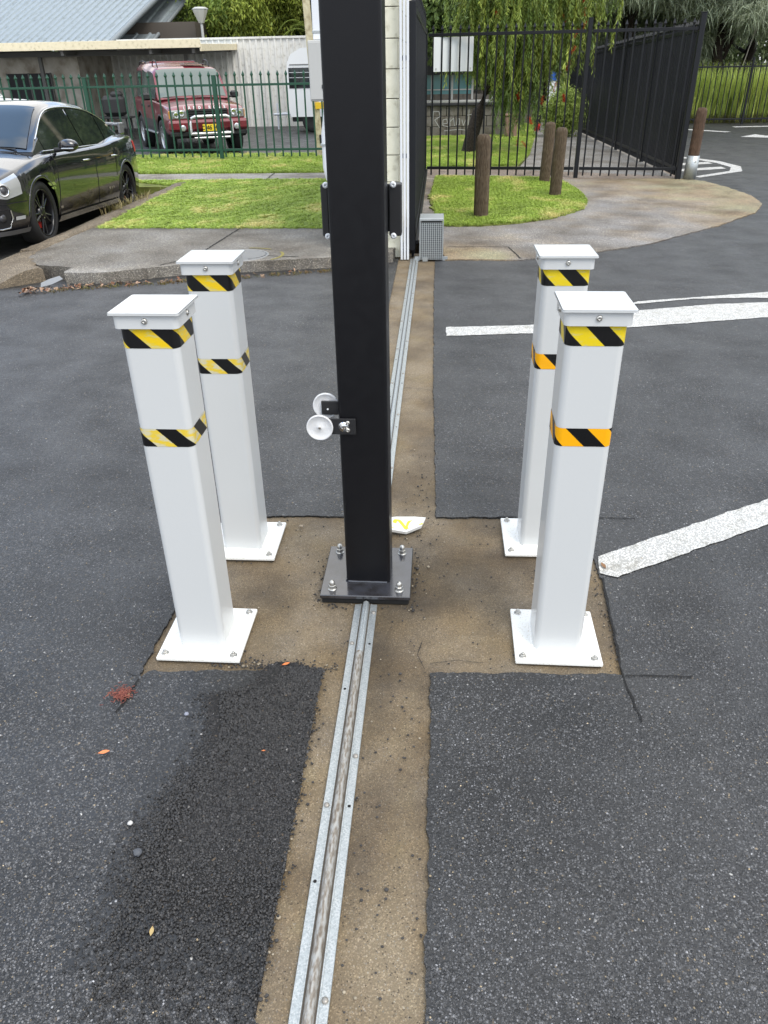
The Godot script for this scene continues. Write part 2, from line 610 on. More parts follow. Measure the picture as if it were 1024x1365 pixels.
# ---------------------------------------------------------------- camera, sky, sun
func set_stage() -> void:
	var cam := Camera3D.new()
	cam.name = "camera"
	cam.fov = 67.366
	cam.near = 0.05
	cam.far = 600.0
	cam.transform = Transform3D(Basis(Vector3(0.997761, -0.016454, -0.064823), Vector3(-0.018387, 0.86442, -0.502435), Vector3(0.064302, 0.502502, 0.862182)), Vector3(0, 1.695, 0))
	add_child(cam)
	cam.current = true
	var we := WorldEnvironment.new()
	we.name = "world_environment"
	var e := Environment.new()
	e.background_mode = Environment.BG_SKY
	var sky := Sky.new()
	var sm := PanoramaSkyMaterial.new()
	sm.panorama = cloud_sky()
	sm.energy_multiplier = 1.0
	sky.sky_material = sm
	e.sky = sky
	e.tonemap_mode = Environment.TONE_MAPPER_LINEAR
	e.tonemap_exposure = 2.05
	e.sdfgi_enabled = true
	e.ssao_enabled = true
	e.ssil_enabled = true
	we.environment = e
	add_child(we)
	var sun := DirectionalLight3D.new()
	sun.name = "sun"
	sun.light_energy = 0.38
	sun.light_angular_distance = 28.0
	sun.light_color = Color(1.0, 0.97, 0.92)
	sun.shadow_enabled = true
	sun.look_at_from_position(Vector3(3.6, 7.5, 4.2), Vector3.ZERO)
	add_child(sun)

# broken white cloud over pale blue
func cloud_sky() -> ImageTexture:
	var w := 512
	var h := 256
	var im := Image.create(w, h, false, Image.FORMAT_RGBF)
	var f := FastNoiseLite.new()
	f.seed = 8
	f.frequency = 1.0
	f.fractal_octaves = 5
	for y in h:
		var el := PI * (0.5 - (y + 0.5) / h)
		for x in w:
			var az := TAU * (x + 0.5) / w
			var d := Vector3(cos(el) * sin(az), sin(el), -cos(el) * cos(az))
			if d.y < 0.0:
				im.set_pixel(x, y, Color(0.20, 0.20, 0.18))
				continue
			var p := Vector3(d.x, 0.0, d.z) / (d.y + 0.35) * 1.1
			var c := f.get_noise_3d(p.x, p.y, p.z)
			var k := smoothstep(-0.24, 0.12, c)
			var blue := Color(0.32, 0.50, 0.82).lerp(Color(0.78, 0.88, 1.0), pow(1.0 - d.y, 3.0))
			var lum := 0.82 + 0.35 * d.y + 0.35 * f.get_noise_3d(p.x * 1.7 + 9.0, 3.0, p.z * 1.7)
			var cloud := Color(1.0, 0.995, 0.98) * lum
			im.set_pixel(x, y, blue.lerp(cloud, k))
	return ImageTexture.create_from_image(im)

# ---------------------------------------------------------------- ground
func spots(c: Array, x: float, d: float) -> float:
	# sum of soft blobs: each [x, d, rx, rd, strength]
	var s := 0.0
	for b in c:
		var u: float = (x - b[0]) / b[2]
		var v: float = (d - b[1]) / b[3]
		var q := u * u + v * v
		if q < 1.0:
			s += b[4] * (1.0 - q) * (1.0 - q)
	return s

func grid(x0: float, x1: float, d0: float, d1: float, nx: int, nd: int, hgt: Callable, col: Callable) -> ArrayMesh:
	var P := PackedVector3Array()
	var C := PackedColorArray()
	var N := PackedVector3Array()
	var I := PackedInt32Array()
	for j in nd + 1:
		for i in nx + 1:
			var x := lerpf(x0, x1, i / float(nx))
			var d := lerpf(d0, d1, j / float(nd))
			P.append(V(x, hgt.call(x, d), d))
			C.append(col.call(x, d))
			var e := 0.01
			N.append(Vector3(-(hgt.call(x + e, d) - hgt.call(x - e, d)) / (2 * e), 1, (hgt.call(x, d + e) - hgt.call(x, d - e)) / (2 * e)).normalized())
	for j in nd:
		for i in nx:
			var a := j * (nx + 1) + i
			for k in [a, a + nx + 1, a + nx + 2, a, a + nx + 2, a + 1]:
				I.append(k)
	var A := []
	A.resize(Mesh.ARRAY_MAX)
	A[Mesh.ARRAY_VERTEX] = P
	A[Mesh.ARRAY_NORMAL] = N
	A[Mesh.ARRAY_COLOR] = C
	A[Mesh.ARRAY_INDEX] = I
	var m := ArrayMesh.new()
	m.add_surface_from_arrays(Mesh.PRIMITIVE_TRIANGLES, A)
	return m

func v2(a: Array) -> Array:
	var o := []
	for i in range(0, a.size(), 2):
		o.append(Vector2(a[i], a[i + 1]))
	return o

func flat(outline: PackedVector2Array, y: float, y_low: float) -> ArrayMesh:
	var st := start()
	sheet(st, outline, y, y_low)
	return done(st)

# the same, with white vertex colours (for materials that read them)
func flat_c(outline: PackedVector2Array, y: float, y_low: float, c := Color.WHITE) -> ArrayMesh:
	var st := start()
	st.set_color(c)
	sheet(st, outline, y, y_low)
	return done(st)

func build_ground() -> void:
	var st := start()
	sheet(st, PackedVector2Array(v2([-250, -60, 250, -60, 250, 300, -250, 300])), -0.3, -0.3)
	struct("ground", done(st), M.earth)
	# older street surface on the left, with the car park beyond the fence
	st = start()
	var sx := [-60.0, 2.0, 6.5, 9.0, 11.5, 13.4]
	var sy := [-0.012, -0.012, -0.018, -0.035, -0.135, -0.20]
	for i in 5:
		q4(st, V(-40, sy[i], sx[i]), V(-3.2, sy[i], sx[i]), V(-3.2, sy[i + 1], sx[i + 1]), V(-40, sy[i + 1], sx[i + 1]))
	struct("street_asphalt", done(st), M.street)
	struct("car_park_asphalt", flat(PackedVector2Array(v2([-40, 17.75, -0.9, 17.75, -0.9, 60, -40, 60])), 0.0, -0.05), M.street)
	# concrete under the track and the posts
	no.frequency = 1.0
	var grease := [[-0.17, 1.2, 0.10, 1.5, -0.22], [-0.18, 1.9, 0.09, 0.5, -0.25], [-0.15, 2.3, 0.3, 0.3, -0.28], [0.0, 2.45, 0.22, 0.3, -0.22], [-0.15, 3.0, 0.12, 0.3, -0.2], [0.25, 2.55, 0.3, 0.14, -0.15], [-0.6, 2.2, 0.18, 0.3, -0.18], [-0.05, 3.6, 0.12, 0.9, -0.16], [-0.12, 6.5, 0.14, 1.6, -0.15], [-0.31, 1.3, 0.05, 1.0, -0.1], [0.45, 2.35, 0.2, 0.2, -0.1], [0.12, 2.1, 0.2, 0.15, 0.1], [-0.08, 1.0, 0.09, 0.6, 0.12], [-0.1, 5.0, 0.1, 1.3, 0.16], [-0.55, 2.6, 0.2, 0.2, 0.12], [0.15, 2.75, 0.25, 0.15, 0.12]]
	var cc := func(x: float, d: float) -> Color:
		var k := 1.0 + spots(grease, x, d) + 0.22 * no.get_noise_2d(x * 1.6, d * 1.6) + 0.22 * no.get_noise_2d(x * 5.0, d * 5.0) + 0.12 * no.get_noise_2d(x * 17.0, d * 17.0)
		var edge := 1.0 - 0.25 * smoothstep(0.035, 0.0, absf(x + 0.01)) * (1.0 if d < 1.85 or d > 2.9 else 0.0)
		var w := clampf(0.5 + no.get_noise_2d(x * 3.0 + 40.0, d * 3.0), 0.0, 1.0)
		k *= edge
		k *= 0.86 if d > 1.8 and d < 2.9 else 1.0
		return Color(k, k * lerpf(0.94, 1.02, w), k * lerpf(0.82, 1.10, w))
	var ch := func(x: float, d: float) -> float:
		return -0.009 + 0.0022 * no.get_noise_2d(x * 6.0, d * 6.0) + 0.001 * no.get_noise_2d(x * 30.0, d * 30.0)
	struct("concrete_footing", grid(-1.15, 0.85, 0.2, 3.2, 80, 120, ch, cc), M.concrete, "tan concrete cross that carries the posts and the gate track")
	struct("concrete_footing", grid(-1.15, 0.25, 3.2, 8.3, 40, 170, ch, cc), M.concrete, "tan concrete strip running back to the gate")
	# the drive: asphalt laid up to the concrete with a broken edge
	var left := v2([-0.358, -3.0, -0.352, 1.2, -0.352, 1.60, -0.36, 1.865, -0.54, 1.872, -0.91, 1.848, -0.945, 1.80, -0.935, 2.17, -0.91, 2.845, -0.71, 2.855, -0.38, 2.87, -0.395, 5.0, -0.40, 8.02, -1.15, 8.05, -2.0, 7.75, -3.3, 7.3, -3.46, 6.67, -3.37, 5.65, -3.25, -3.0])
	struct("asphalt_drive", flat(ragged(left, 0.012, 0.008, 31, [10, 11, 12, 13, 16]), 0.0, -0.03), M.asphalt)
	var right := v2([0.004, -3.0, 30, -3, 60, 90, 4.0, 90, 3.95, 28, 3.9, 14.1, 1.0, 9.0, 0.10, 8.2, -0.03, 8.0, -0.028, 6.4, -0.015, 4.64, 0.012, 2.875, 0.28, 2.885, 0.615, 2.87, 0.642, 2.44, 0.612, 1.905, 0.0, 1.885, 0.003, 1.26])
	struct("asphalt_drive", flat(ragged(right, 0.012, 0.0065, 32, [0, 1, 2, 3, 4, 5, 6]), 0.0, -0.03), M.asphalt)
	crack("concrete_crack", v2([-0.02, 1.90, -0.045, 1.97, -0.03, 2.04]), 0.0022, 47, 0.0)
	crack("concrete_crack", v2([0.0, 1.93, 0.09, 1.95, 0.17, 1.94]), 0.002, 48, 0.0)
	crack("concrete_crack", v2([-0.40, 4.4, -0.2, 4.43, -0.03, 4.38]), 0.003, 49, 0.0)
	# the darker, coarser repair beside the strip
	var pl := PackedVector2Array(ragged(v2([-0.346, 1.835, -0.36, 1.87, -0.46, 1.90, -0.53, 1.895, -0.56, 1.80, -0.71, 1.755, -0.72, 1.72, -0.675, 1.60, -0.70, 1.45, -0.76, 1.28, -0.77, 0.95, -0.72, 0.4, -0.346, 0.4]), 0.02, 0.012, 33))
	st = start()
	patch_mesh(st, pl)
	struct("asphalt_patch", done(st), M.patch, "darker coarse asphalt repair left of the track")
	# joints sawn in the asphalt
	crack("pavement_joint", v2([0.645, 2.44, 0.612, 1.90, 0.625, 1.70]), 0.006, 41)
	crack("pavement_joint", v2([0.62, 1.90, 0.83, 1.902]), 0.005, 42)
	crack("pavement_joint", v2([-0.945, 1.82, -0.99, 1.84]), 0.004, 43)
	crack("pavement_joint", v2([-0.935, 1.81, -0.955, 1.66]), 0.006, 44)
	crack("pavement_joint", v2([0.28, 2.885, 0.86, 2.89]), 0.005, 45)
	crack("pavement_joint", v2([-0.93, 2.862, -1.1, 2.86]), 0.004, 46)
	# painted lines
	var ln := [["painted_line", [0.07, 5.44, 0.67, 5.51, 1.41, 5.66, 2.48, 5.93, 2.80, 5.98, 3.6, 6.02, 3.6, 6.62, 2.80, 6.69, 1.63, 6.38, 1.52, 6.28, 2.10, 6.46, 2.6, 6.50, 3.2, 6.43, 2.2, 6.30, 1.60, 6.12, 0.69, 5.71, 0.07, 5.655], "pair of worn white lines merging beyond the right posts"], ["painted_line", [0.655, 2.585, 0.640, 2.47, 0.70, 2.445, 1.40, 2.86, 2.6, 3.55, 2.6, 3.85, 1.48, 3.08], "broad white line starting at the right rear footing"],
		["painted_line", [5.05, 14.95, 4.26, 14.25, 4.30, 14.10, 5.25, 14.9, 5.45, 15.6, 5.35, 16.5, 5.0, 17.2, 4.6, 17.6, 4.55, 17.4, 5.0, 16.8, 5.2, 16.2, 5.25, 15.5], "curved white outline of the hatched island by the tall timber post"], ["painted_line", [4.2, 14.95, 5.1, 15.3, 5.1, 15.6, 4.2, 15.25], "hatch bar nearest the timber post"], ["painted_line", [4.3, 15.8, 5.1, 16.1, 5.1, 16.4, 4.3, 16.15], "hatch bar further from the timber post"],
		["painted_line", [7.5, 21.9, 8.3, 21.4, 8.2, 21.85, 9.2, 21.9, 9.2, 22.15, 8.2, 22.15, 8.1, 22.6], "small white arrow on the far road"], ["painted_line", [8.4, 25.1, 11, 25.3, 11, 25.6, 8.4, 25.4], "long white line along the far side of the road"], ["painted_line", [6.3, 25.0, 7.6, 23.4, 7.8, 23.5, 6.7, 25.0], "slanting white line by the reeds"]]
	for k in ln.size():
		struct(ln[k][0], flat(ragged(v2(ln[k][1]), 0.03, 0.006, 50 + k), 0.0035, 0.0035), M.road_paint, ln[k][2])
	# apron and right-hand lawn
	var ap := v2([0.06, 7.93, 0.78, 7.9, 1.5, 8.2, 2.2, 8.62, 3.31, 9.75, 4.0, 10.6, 4.33, 11.3, 4.42, 12.0, 4.36, 12.9, 4.22, 13.6, 3.95, 14.0, 3.7, 14.6, 2.2, 15.3, -0.3, 15.4, -0.3, 9.0, 0.04, 8.6])
	var ac := func(x: float, d: float) -> Color:
		var k := 1.18 + 0.34 * no.get_noise_2d(x * 1.2, d * 1.2)
		var b := clampf(smoothstep(2.2, 4.2, x) + smoothstep(10.5, 13.8, d) * 0.5 + smoothstep(0.9, 0.5, x) * smoothstep(8.9, 8.2, d) * 1.3 + 0.6 * no.get_noise_2d(x * 1.6 + 7.0, d * 1.6), 0.0, 1.0)
		return Color(k * lerpf(0.66, 0.92, b), k * lerpf(0.66, 0.74, b), k * lerpf(0.69, 0.50, b))
	struct("concrete_apron", tinted(ragged(ap, 0.05, 0.02, 61), 0.012, -0.02, ac, 0.16), M.slab, "brown and grey concrete crossover in front of the fence")
	crack("apron_joint", v2([0.10, 8.52, 0.74, 8.50, 0.82, 7.93]), 0.012, 62, 0.016)
	struct("lawn_edge_soil", flat(ragged(v2([0.0, 9.72, 0.5, 9.70, 0.96, 9.88, 1.4, 10.2, 1.88, 10.85, 2.06, 11.6, 2.08, 12.5, 2.0, 13.5, 1.9, 13.95, -0.05, 14.4, -0.15, 12.0]), 0.05, 0.03, 63), 0.03, 0.0), M.turf)
	# behind the fence: walk, park lawn, path
	struct("brown_path", flat_c(PackedVector2Array(v2([-0.3, 14.4, 2.0, 14.0, 3.95, 13.95, 3.95, 15.2, 1.3, 15.9, -0.3, 15.6])), 0.016, -0.02, Color(0.95, 0.80, 0.70)), M.slab)
	struct("park_lawn", flat(PackedVector2Array(v2([-0.6, 15.5, 1.45, 15.85, 1.9, 18.0, 2.6, 24.0, 3.6, 33.0, 3.6, 60, -0.9, 60, -0.9, 15.5])), 0.022, -0.02), M.turf)
	struct("park_path", flat_c(PackedVector2Array(v2([1.40, 15.3, 3.9, 14.2, 3.9, 27.5, 3.9, 44, 3.4, 44, 2.6, 24.0, 1.9, 18.0])), 0.018, -0.02, Color(0.92, 0.92, 0.93)), M.slab)
	# raised verge on the left: crossover slab, kerb, lawn, footpath
	var sl := v2([-4.12, 7.75, -3.95, 7.42, -3.80, 7.30, -3.60, 7.26, -3.44, 7.20, -3.42, 6.99, -3.04, 6.99, -2.78, 7.13, -2.44, 7.31, -1.7, 7.46, -1.04, 7.61, -0.45, 7.85, -0.45, 9.1, -4.06, 9.25])
	var sc := func(x: float, d: float) -> Color:
		var k := 0.70 + 0.18 * no.get_noise_2d(x * 1.7, d * 1.7) + 0.30 * smoothstep(0.18, 0.0, d - (7.0 + 0.25 * (x + 3.4)))
		k *= 1.0 - 0.4 * smoothstep(0.16, 0.0, absf(d - 9.2)) 
		return Color(k, k * 0.99, k * 0.97)
	struct("crossover_slab", tinted(ragged(sl, 0.04, 0.016, 64), 0.10, -0.03, sc, 0.12), M.slab, "grey concrete crossover with a broken front edge")
	crack("slab_joint", v2([-2.28, 9.2, -2.37, 7.85]), 0.016, 65, 0.104)
	crack("slab_crack", v2([-2.62, 7.27, -2.45, 7.5, -2.2, 7.62, -1.95, 7.72, -1.7, 7.68, -1.35, 7.62]), 0.014, 66, 0.104)
	st = start()
	kerb_run(st, v2([-4.16, 13.2, -4.16, 12.2, -4.16, 10.0, -4.18, 8.6, -4.22, 7.95]), 0.118)
	struct("street_kerb", done(st), M.kerb, "concrete kerb beside the parked dark sedan")
	st = start()
	kerb_run(st, v2([-4.20, 7.92, -4.10, 7.56, -3.93, 7.26, -3.78, 7.10]), 0.105, true)
	struct("kerb_return", done(st), M.kerb, "broken rounded kerb end at the corner of the crossover")
	struct("verge_soil", flat(PackedVector2Array(v2([-4.02, 9.2, -0.45, 9.1, -0.45, 13.6, -4.10, 13.6])), 0.09, -0.03), M.turf)
	struct("footpath", flat_c(PackedVector2Array(v2([-12, 13.85, -5.3, 13.62, -0.45, 13.55, -0.45, 14.38, -5.2, 14.46, -12, 14.6])), 0.10, -0.03, Color(1.25, 1.2, 1.12)), M.slab)
	crack("footpath_joint", v2([-2.85, 13.58, -2.88, 14.42]), 0.02, 67, 0.105)
	struct("verge_soil", flat(PackedVector2Array(v2([-12, 14.6, -5.2, 14.46, -0.45, 14.38, -0.45, 17.95, -12, 17.95])), 0.09, -0.03), M.turf)
	struct("verge_soil", flat(PackedVector2Array(v2([-12, 12.9, -4.1, 12.9, -4.1, 13.6, -5.3, 13.62, -12, 13.85])), 0.085, -0.03), M.turf)
	# gutter strip of concrete at the kerb
	struct("gutter", flat_c(ragged(v2([-4.75, 3.5, -4.3, 3.5, -4.27, 7.9, -4.24, 13.0, -4.62, 13.0, -4.62, 8.2]), 0.1, 0.012, 68), -0.02, -0.03, Color(0.8, 0.76, 0.66)), M.slab)

# a flat outline filled on a grid so that its colour can change over it
func tinted(outline: PackedVector2Array, y: float, y_low: float, col: Callable, step: float) -> ArrayMesh:
	var st := start()
	var lo := Vector2(INF, INF)
	var hi := -lo
	for p in outline:
		lo = lo.min(p)
		hi = hi.max(p)
	var nx := int(ceil((hi.x - lo.x) / step))
	var nd := int(ceil((hi.y - lo.y) / step))
	for i in nx:
		var strip := PackedVector2Array([Vector2(lo.x + i * step, lo.y - 1), Vector2(lo.x + (i + 1) * step, lo.y - 1), Vector2(lo.x + (i + 1) * step, hi.y + 1), Vector2(lo.x + i * step, hi.y + 1)])
		for piece in Geometry2D.intersect_polygons(outline, strip):
			for j in nd:
				var cell := PackedVector2Array([Vector2(lo.x + i * step, lo.y + j * step), Vector2(lo.x + (i + 1) * step, lo.y + j * step), Vector2(lo.x + (i + 1) * step, lo.y + (j + 1) * step), Vector2(lo.x + i * step, lo.y + (j + 1) * step)])
				for bit in Geometry2D.intersect_polygons(piece, cell):
					var idx := Geometry2D.triangulate_polygon(bit)
					for k in range(0, idx.size(), 3):
						var p := [bit[idx[k]], bit[idx[k + 1]], bit[idx[k + 2]]]
						if (p[1] - p[0]).cross(p[2] - p[0]) < 0.0:
							p = [p[0], p[2], p[1]]
						for w in [p[0], p[2], p[1]]:
							st.set_color(col.call(w.x, w.y))
							st.set_normal(Vector3.UP)
							st.add_vertex(V(w.x, y, w.y))
	var area := 0.0
	for i in outline.size():
		area += outline[i].cross(outline[(i + 1) % outline.size()])
	for i in outline.size():
		var a := outline[i]
		var b := outline[(i + 1) % outline.size()]
		if area < 0.0:
			var t := a
			a = b
			b = t
		var o := Vector2(b.y - a.y, a.x - b.x).normalized()
		st.set_normal(Vector3(o.x, 0, -o.y))
		st.set_color(col.call(a.x, a.y) * 0.8)
		q4(st, V(a.x, y_low, a.y), V(b.x, y_low, b.y), V(b.x, y, b.y), V(a.x, y, a.y))
	return st.commit()

func patch_mesh(st: SurfaceTool, outline: PackedVector2Array) -> void:
	# clumps of loose bituminous mix: a grid over the outline, higher and lumpy inside, feathered to the left
	no.seed = 77
	no.frequency = 1.0
	st.set_smooth_group(0)
	var s := 0.0055
	var lo := Vector2(-0.80, 0.4)
	var nx := 82
	var nd := 275
	var side := [[0.4, -0.72], [0.95, -0.77], [1.28, -0.76], [1.45, -0.70], [1.6, -0.675], [1.72, -0.72], [1.755, -0.71], [1.80, -0.56], [1.9, -0.53]]
	var hh := func(p: Vector2) -> float:
		if not Geometry2D.is_point_in_polygon(p, outline):
			return -0.012
		var b := 0.004 + 0.007 * smoothstep(1.2, 1.8, p.y) * smoothstep(-0.72, -0.5, p.x)
		b -= 0.012 * smoothstep(1.25, 0.72, p.y)
		b -= 0.0095 * smoothstep(lerpf(0.17, 0.05, smoothstep(1.1, 1.7, p.y)), 0.0, p.x - ip(side, p.y, 1))
		return b + (0.003 + 0.0035 * smoothstep(0.9, 1.7, p.y)) * no.get_noise_2d(p.x * 55.0, p.y * 55.0) + 0.0028 * no.get_noise_2d(p.x * 130.0, p.y * 130.0)
	var H := []
	for j in nd + 1:
		for i in nx + 1:
			H.append(hh.call(lo + Vector2(i * s, j * s)))
	for j in nd:
		for i in nx:
			var a := j * (nx + 1) + i
			if maxf(maxf(H[a], H[a + 1]), maxf(H[a + nx + 1], H[a + nx + 2])) < -0.011:
				continue
			var x := lo.x + i * s
			var d := lo.y + j * s
			q4(st, V(x, H[a], d), V(x + s, H[a + 1], d), V(x + s, H[a + nx + 2], d + s), V(x, H[a + nx + 1], d + s))

func crack(called: String, pts: Array, w: float, seed_: int, y := 0.0035) -> void:
	var l := []
	var r := []
	no.seed = seed_
	no.frequency = 1.0
	for i in pts.size() - 1:
		var k := maxi(int(pts[i].distance_to(pts[i + 1]) / 0.02), 1)
		var nn: Vector2 = (pts[i + 1] - pts[i]).orthogonal().normalized()
		for j in k + (1 if i == pts.size() - 2 else 0):
			var p: Vector2 = pts[i].lerp(pts[i + 1], j / float(k))
			var off: float = w * 0.9 * no.get_noise_2d(p.x * 14.0, p.y * 14.0)
			var ww: float = w * (0.5 + 0.45 * no.get_noise_2d(p.x * 30.0 + 9.0, p.y * 30.0))
			l.append(p + nn * (off + ww))
			r.append(p + nn * (off - ww))
	r.reverse()
	var st := start()
	sheet(st, PackedVector2Array(l + r), y, y)
	struct(called, done(st), M.hole)

func kerb_run(st: SurfaceTool, pts: Array, h: float, flare := false) -> void:
	no.frequency = 1.0
	var rings := []
	for i in pts.size() - 1:
		var k := maxi(int(pts[i].distance_to(pts[i + 1]) / 0.06), 1)
		var dir: Vector2 = (pts[i + 1] - pts[i]).normalized()
		var nn := Vector2(dir.y, -dir.x)
		for j in k + (1 if i == pts.size() - 2 else 0):
			var p: Vector2 = pts[i].lerp(pts[i + 1], j / float(k))
			var ring := []
			for c in [[-0.40, -0.1], [-0.33, h * 0.12], [-0.13, h * 0.80], [-0.04, h], [0.05, h], [0.10, h * 0.9], [0.11, -0.1]] if flare else [[-0.17, -0.26], [-0.13, h * 0.4], [-0.09, h * 0.9], [-0.03, h], [0.06, h * 0.98], [0.10, h * 0.8], [0.11, -0.26]]:
				var e: float = 0.018 * no.get_noise_3d(p.x * 6.0, p.y * 6.0, c[0] * 30.0) + 0.009 * no.get_noise_3d(p.x * 22.0, p.y * 22.0, c[0] * 60.0)
				ring.append(V(p.x + nn.x * -(c[0] + e), c[1] + (e if c[1] > 0 else 0.0), p.y + nn.y * -(c[0] + e)))
			rings.append(ring)
	st.set_smooth_group(0)
	st.set_color(Color.WHITE)
	for i in rings.size() - 1:
		for k in 6:
			q4(st, rings[i][k], rings[i][k + 1], rings[i + 1][k + 1], rings[i + 1][k])
	st.set_smooth_group(-1)
	for e in [0, rings.size() - 1]:
		face(st, rings[e].duplicate(), rings[1 if e == 0 else e - 1][3] + Vector3(0, -0.05, 0))

# ---------------------------------------------------------------- bollards
func bolt_mesh(kind: String) -> ArrayMesh:
	var st := start()
	if kind == "nut":          # hexagon nut on a washer with a stub of thread
		lathe(st, [Vector2(0.0125, 0), Vector2(0.0125, 0.002), Vector2(0.0, 0.002)], 18)
		lathe(st, [Vector2(0.0095, 0.002), Vector2(0.0095, 0.009), Vector2(0.0085, 0.0105), Vector2(0.0, 0.0105)], 6, Transform3D(), false)
		lathe(st, [Vector2(0.0048, 0.010), Vector2(0.0048, 0.015), Vector2(0.004, 0.016), Vector2(0.0, 0.016)], 10)
	elif kind == "dome":       # domed nut
		lathe(st, [Vector2(0.017, 0), Vector2(0.017, 0.003), Vector2(0.0, 0.003)], 20)
		lathe(st, [Vector2(0.0135, 0.003), Vector2(0.0135, 0.016), Vector2(0.011, 0.018), Vector2(0.0, 0.018)], 6, Transform3D(), false)
		lathe(st, [Vector2(0.0105, 0.018), Vector2(0.0105, 0.027), Vector2(0.0085, 0.033), Vector2(0.005, 0.0365), Vector2(0.0, 0.0375)], 16)
	else:                      # button-head screw with a socket
		lathe(st, [Vector2(0.0085, 0), Vector2(0.0085, 0.0015), Vector2(0.0072, 0.0045), Vector2(0.0045, 0.006), Vector2(0.0025, 0.006), Vector2(0.0022, 0.003), Vector2(0.0, 0.003)], 16)
	return done(st)

func make_bollard(upper: Material, lower: Material) -> Node3D:
	var o := thing("bollard", "", "bollard", Vector3.ZERO, 0.0, "white hazard-banded bollards around the gate post")
	var st := start()
	bx(st, Vector3(0, 0.007, 0), Vector3(0.28, 0.013, 0.28), 0.0025)
	part("base_plate", done(st), M.white_plate, o)
	st = start()
	bx(st, Vector3(0, -0.003, 0), Vector3(0.27, 0.008, 0.27))
	part("grout_bed", done(st), M.earth, o)
	st = SurfaceTool.new()
	st.begin(Mesh.PRIMITIVE_TRIANGLES)
	rr_wall(st, 0.155, 0.155, 0.020, 0.0132, 1.105)
	part("post", st.commit(), M.white_paint, o)
	st = start()
	for s in [[1, 0], [-1, 0], [0, 1], [0, -1]]:
		var a := Vector3(s[0] * 0.0785 - s[1] * 0.064, 0.0145, s[1] * 0.0785 - s[0] * 0.064)
		var b := Vector3(s[0] * 0.0785 + s[1] * 0.064, 0.0145, s[1] * 0.0785 + s[0] * 0.064)
		pipe(st, [a, a.lerp(b, 0.33), a.lerp(b, 0.66), b], 0.005, 0.005, 8)
	part("weld_bead", done(st), M.white_plate, o)
	for bnd in [["upper_band", upper, 1.047, 1.101], ["lower_band", lower, 0.756, 0.811]]:
		st = SurfaceTool.new()
		st.begin(Mesh.PRIMITIVE_TRIANGLES)
		rr_wall(st, 0.1566, 0.1566, 0.0208, bnd[2], bnd[3])
		part(bnd[0], st.commit(), bnd[1], o)
	st = SurfaceTool.new()
	st.begin(Mesh.PRIMITIVE_TRIANGLES)
	rr_wall(st, 0.176, 0.176, 0.016, 1.103, 1.1405)
	rr_cap(st, 0.176, 0.176, 0.016, 1.103, false)
	var cap := part("cap", st.commit(), M.white_paint, o)
	st = SurfaceTool.new()
	st.begin(Mesh.PRIMITIVE_TRIANGLES)
	rr_wall(st, 0.193, 0.193, 0.008, 1.1407, 1.1455)
	rr_cap(st, 0.193, 0.193, 0.008, 1.1407, false)
	rr_wall(st, 0.190, 0.190, 0.007, 1.1455, 1.1468)
	rr_cap(st, 0.190, 0.190, 0.007, 1.1468)
	part("lid", st.commit(), M.white_paint, cap)
	for s in [[0, 1], [0, -1], [1, 0], [-1, 0]]:
		var up := Vector3(s[0], 0, s[1])
		var B := Basis(up.cross(Vector3.UP), up, Vector3.UP)
		part("cap_screw", T.screw, M.bolt, cap, Transform3D(B, up * 0.0878 + Vector3(0, 1.124, 0)))
	for sx in [-1, 1]:
		for sz in [-1, 1]:
			part("anchor_bolt", T.nut, M.bolt, o, Transform3D(Basis(Vector3.UP, sx * 0.7 + sz * 0.4), Vector3(sx * 0.116, 0.0135, sz * 0.116)))
	return o

func copy_of(o: Node3D, label: String, X: Transform3D) -> Node3D:
	var c: Node3D = o.duplicate()
	c.name = o.name
	add_child(c, true)
	c.transform = X
	c.set_meta("label", label)
	return c

func build_bollards() -> void:
	var a := make_bollard(M.band_a, M.band_b)
	a.transform = Transform3D(Basis(Vector3.UP, deg_to_rad(-0.4)), V(-0.767, 0, 2.0395))
	a.set_meta("label", "white bollard at front left, faded pale yellow on its lower band")
	copy_of(a, "white bollard behind the front left one, nearest the cracked crossover slab", Transform3D(Basis(Vector3.UP, deg_to_rad(0.13)), V(-0.7674, 0, 2.6437)))
	var b := make_bollard(M.band_c, M.band_d)
	b.transform = Transform3D(Basis(Vector3.UP, deg_to_rad(-0.75)), V(0.4176, 0, 2.0768))
	b.set_meta("label", "white bollard at front right, orange lower band, beside the broad white line's end")
	copy_of(b, "white bollard behind the front right one, its orange lower band half hidden", Transform3D(Basis(Vector3.UP, deg_to_rad(-0.02)), V(0.427, 0, 2.714)))

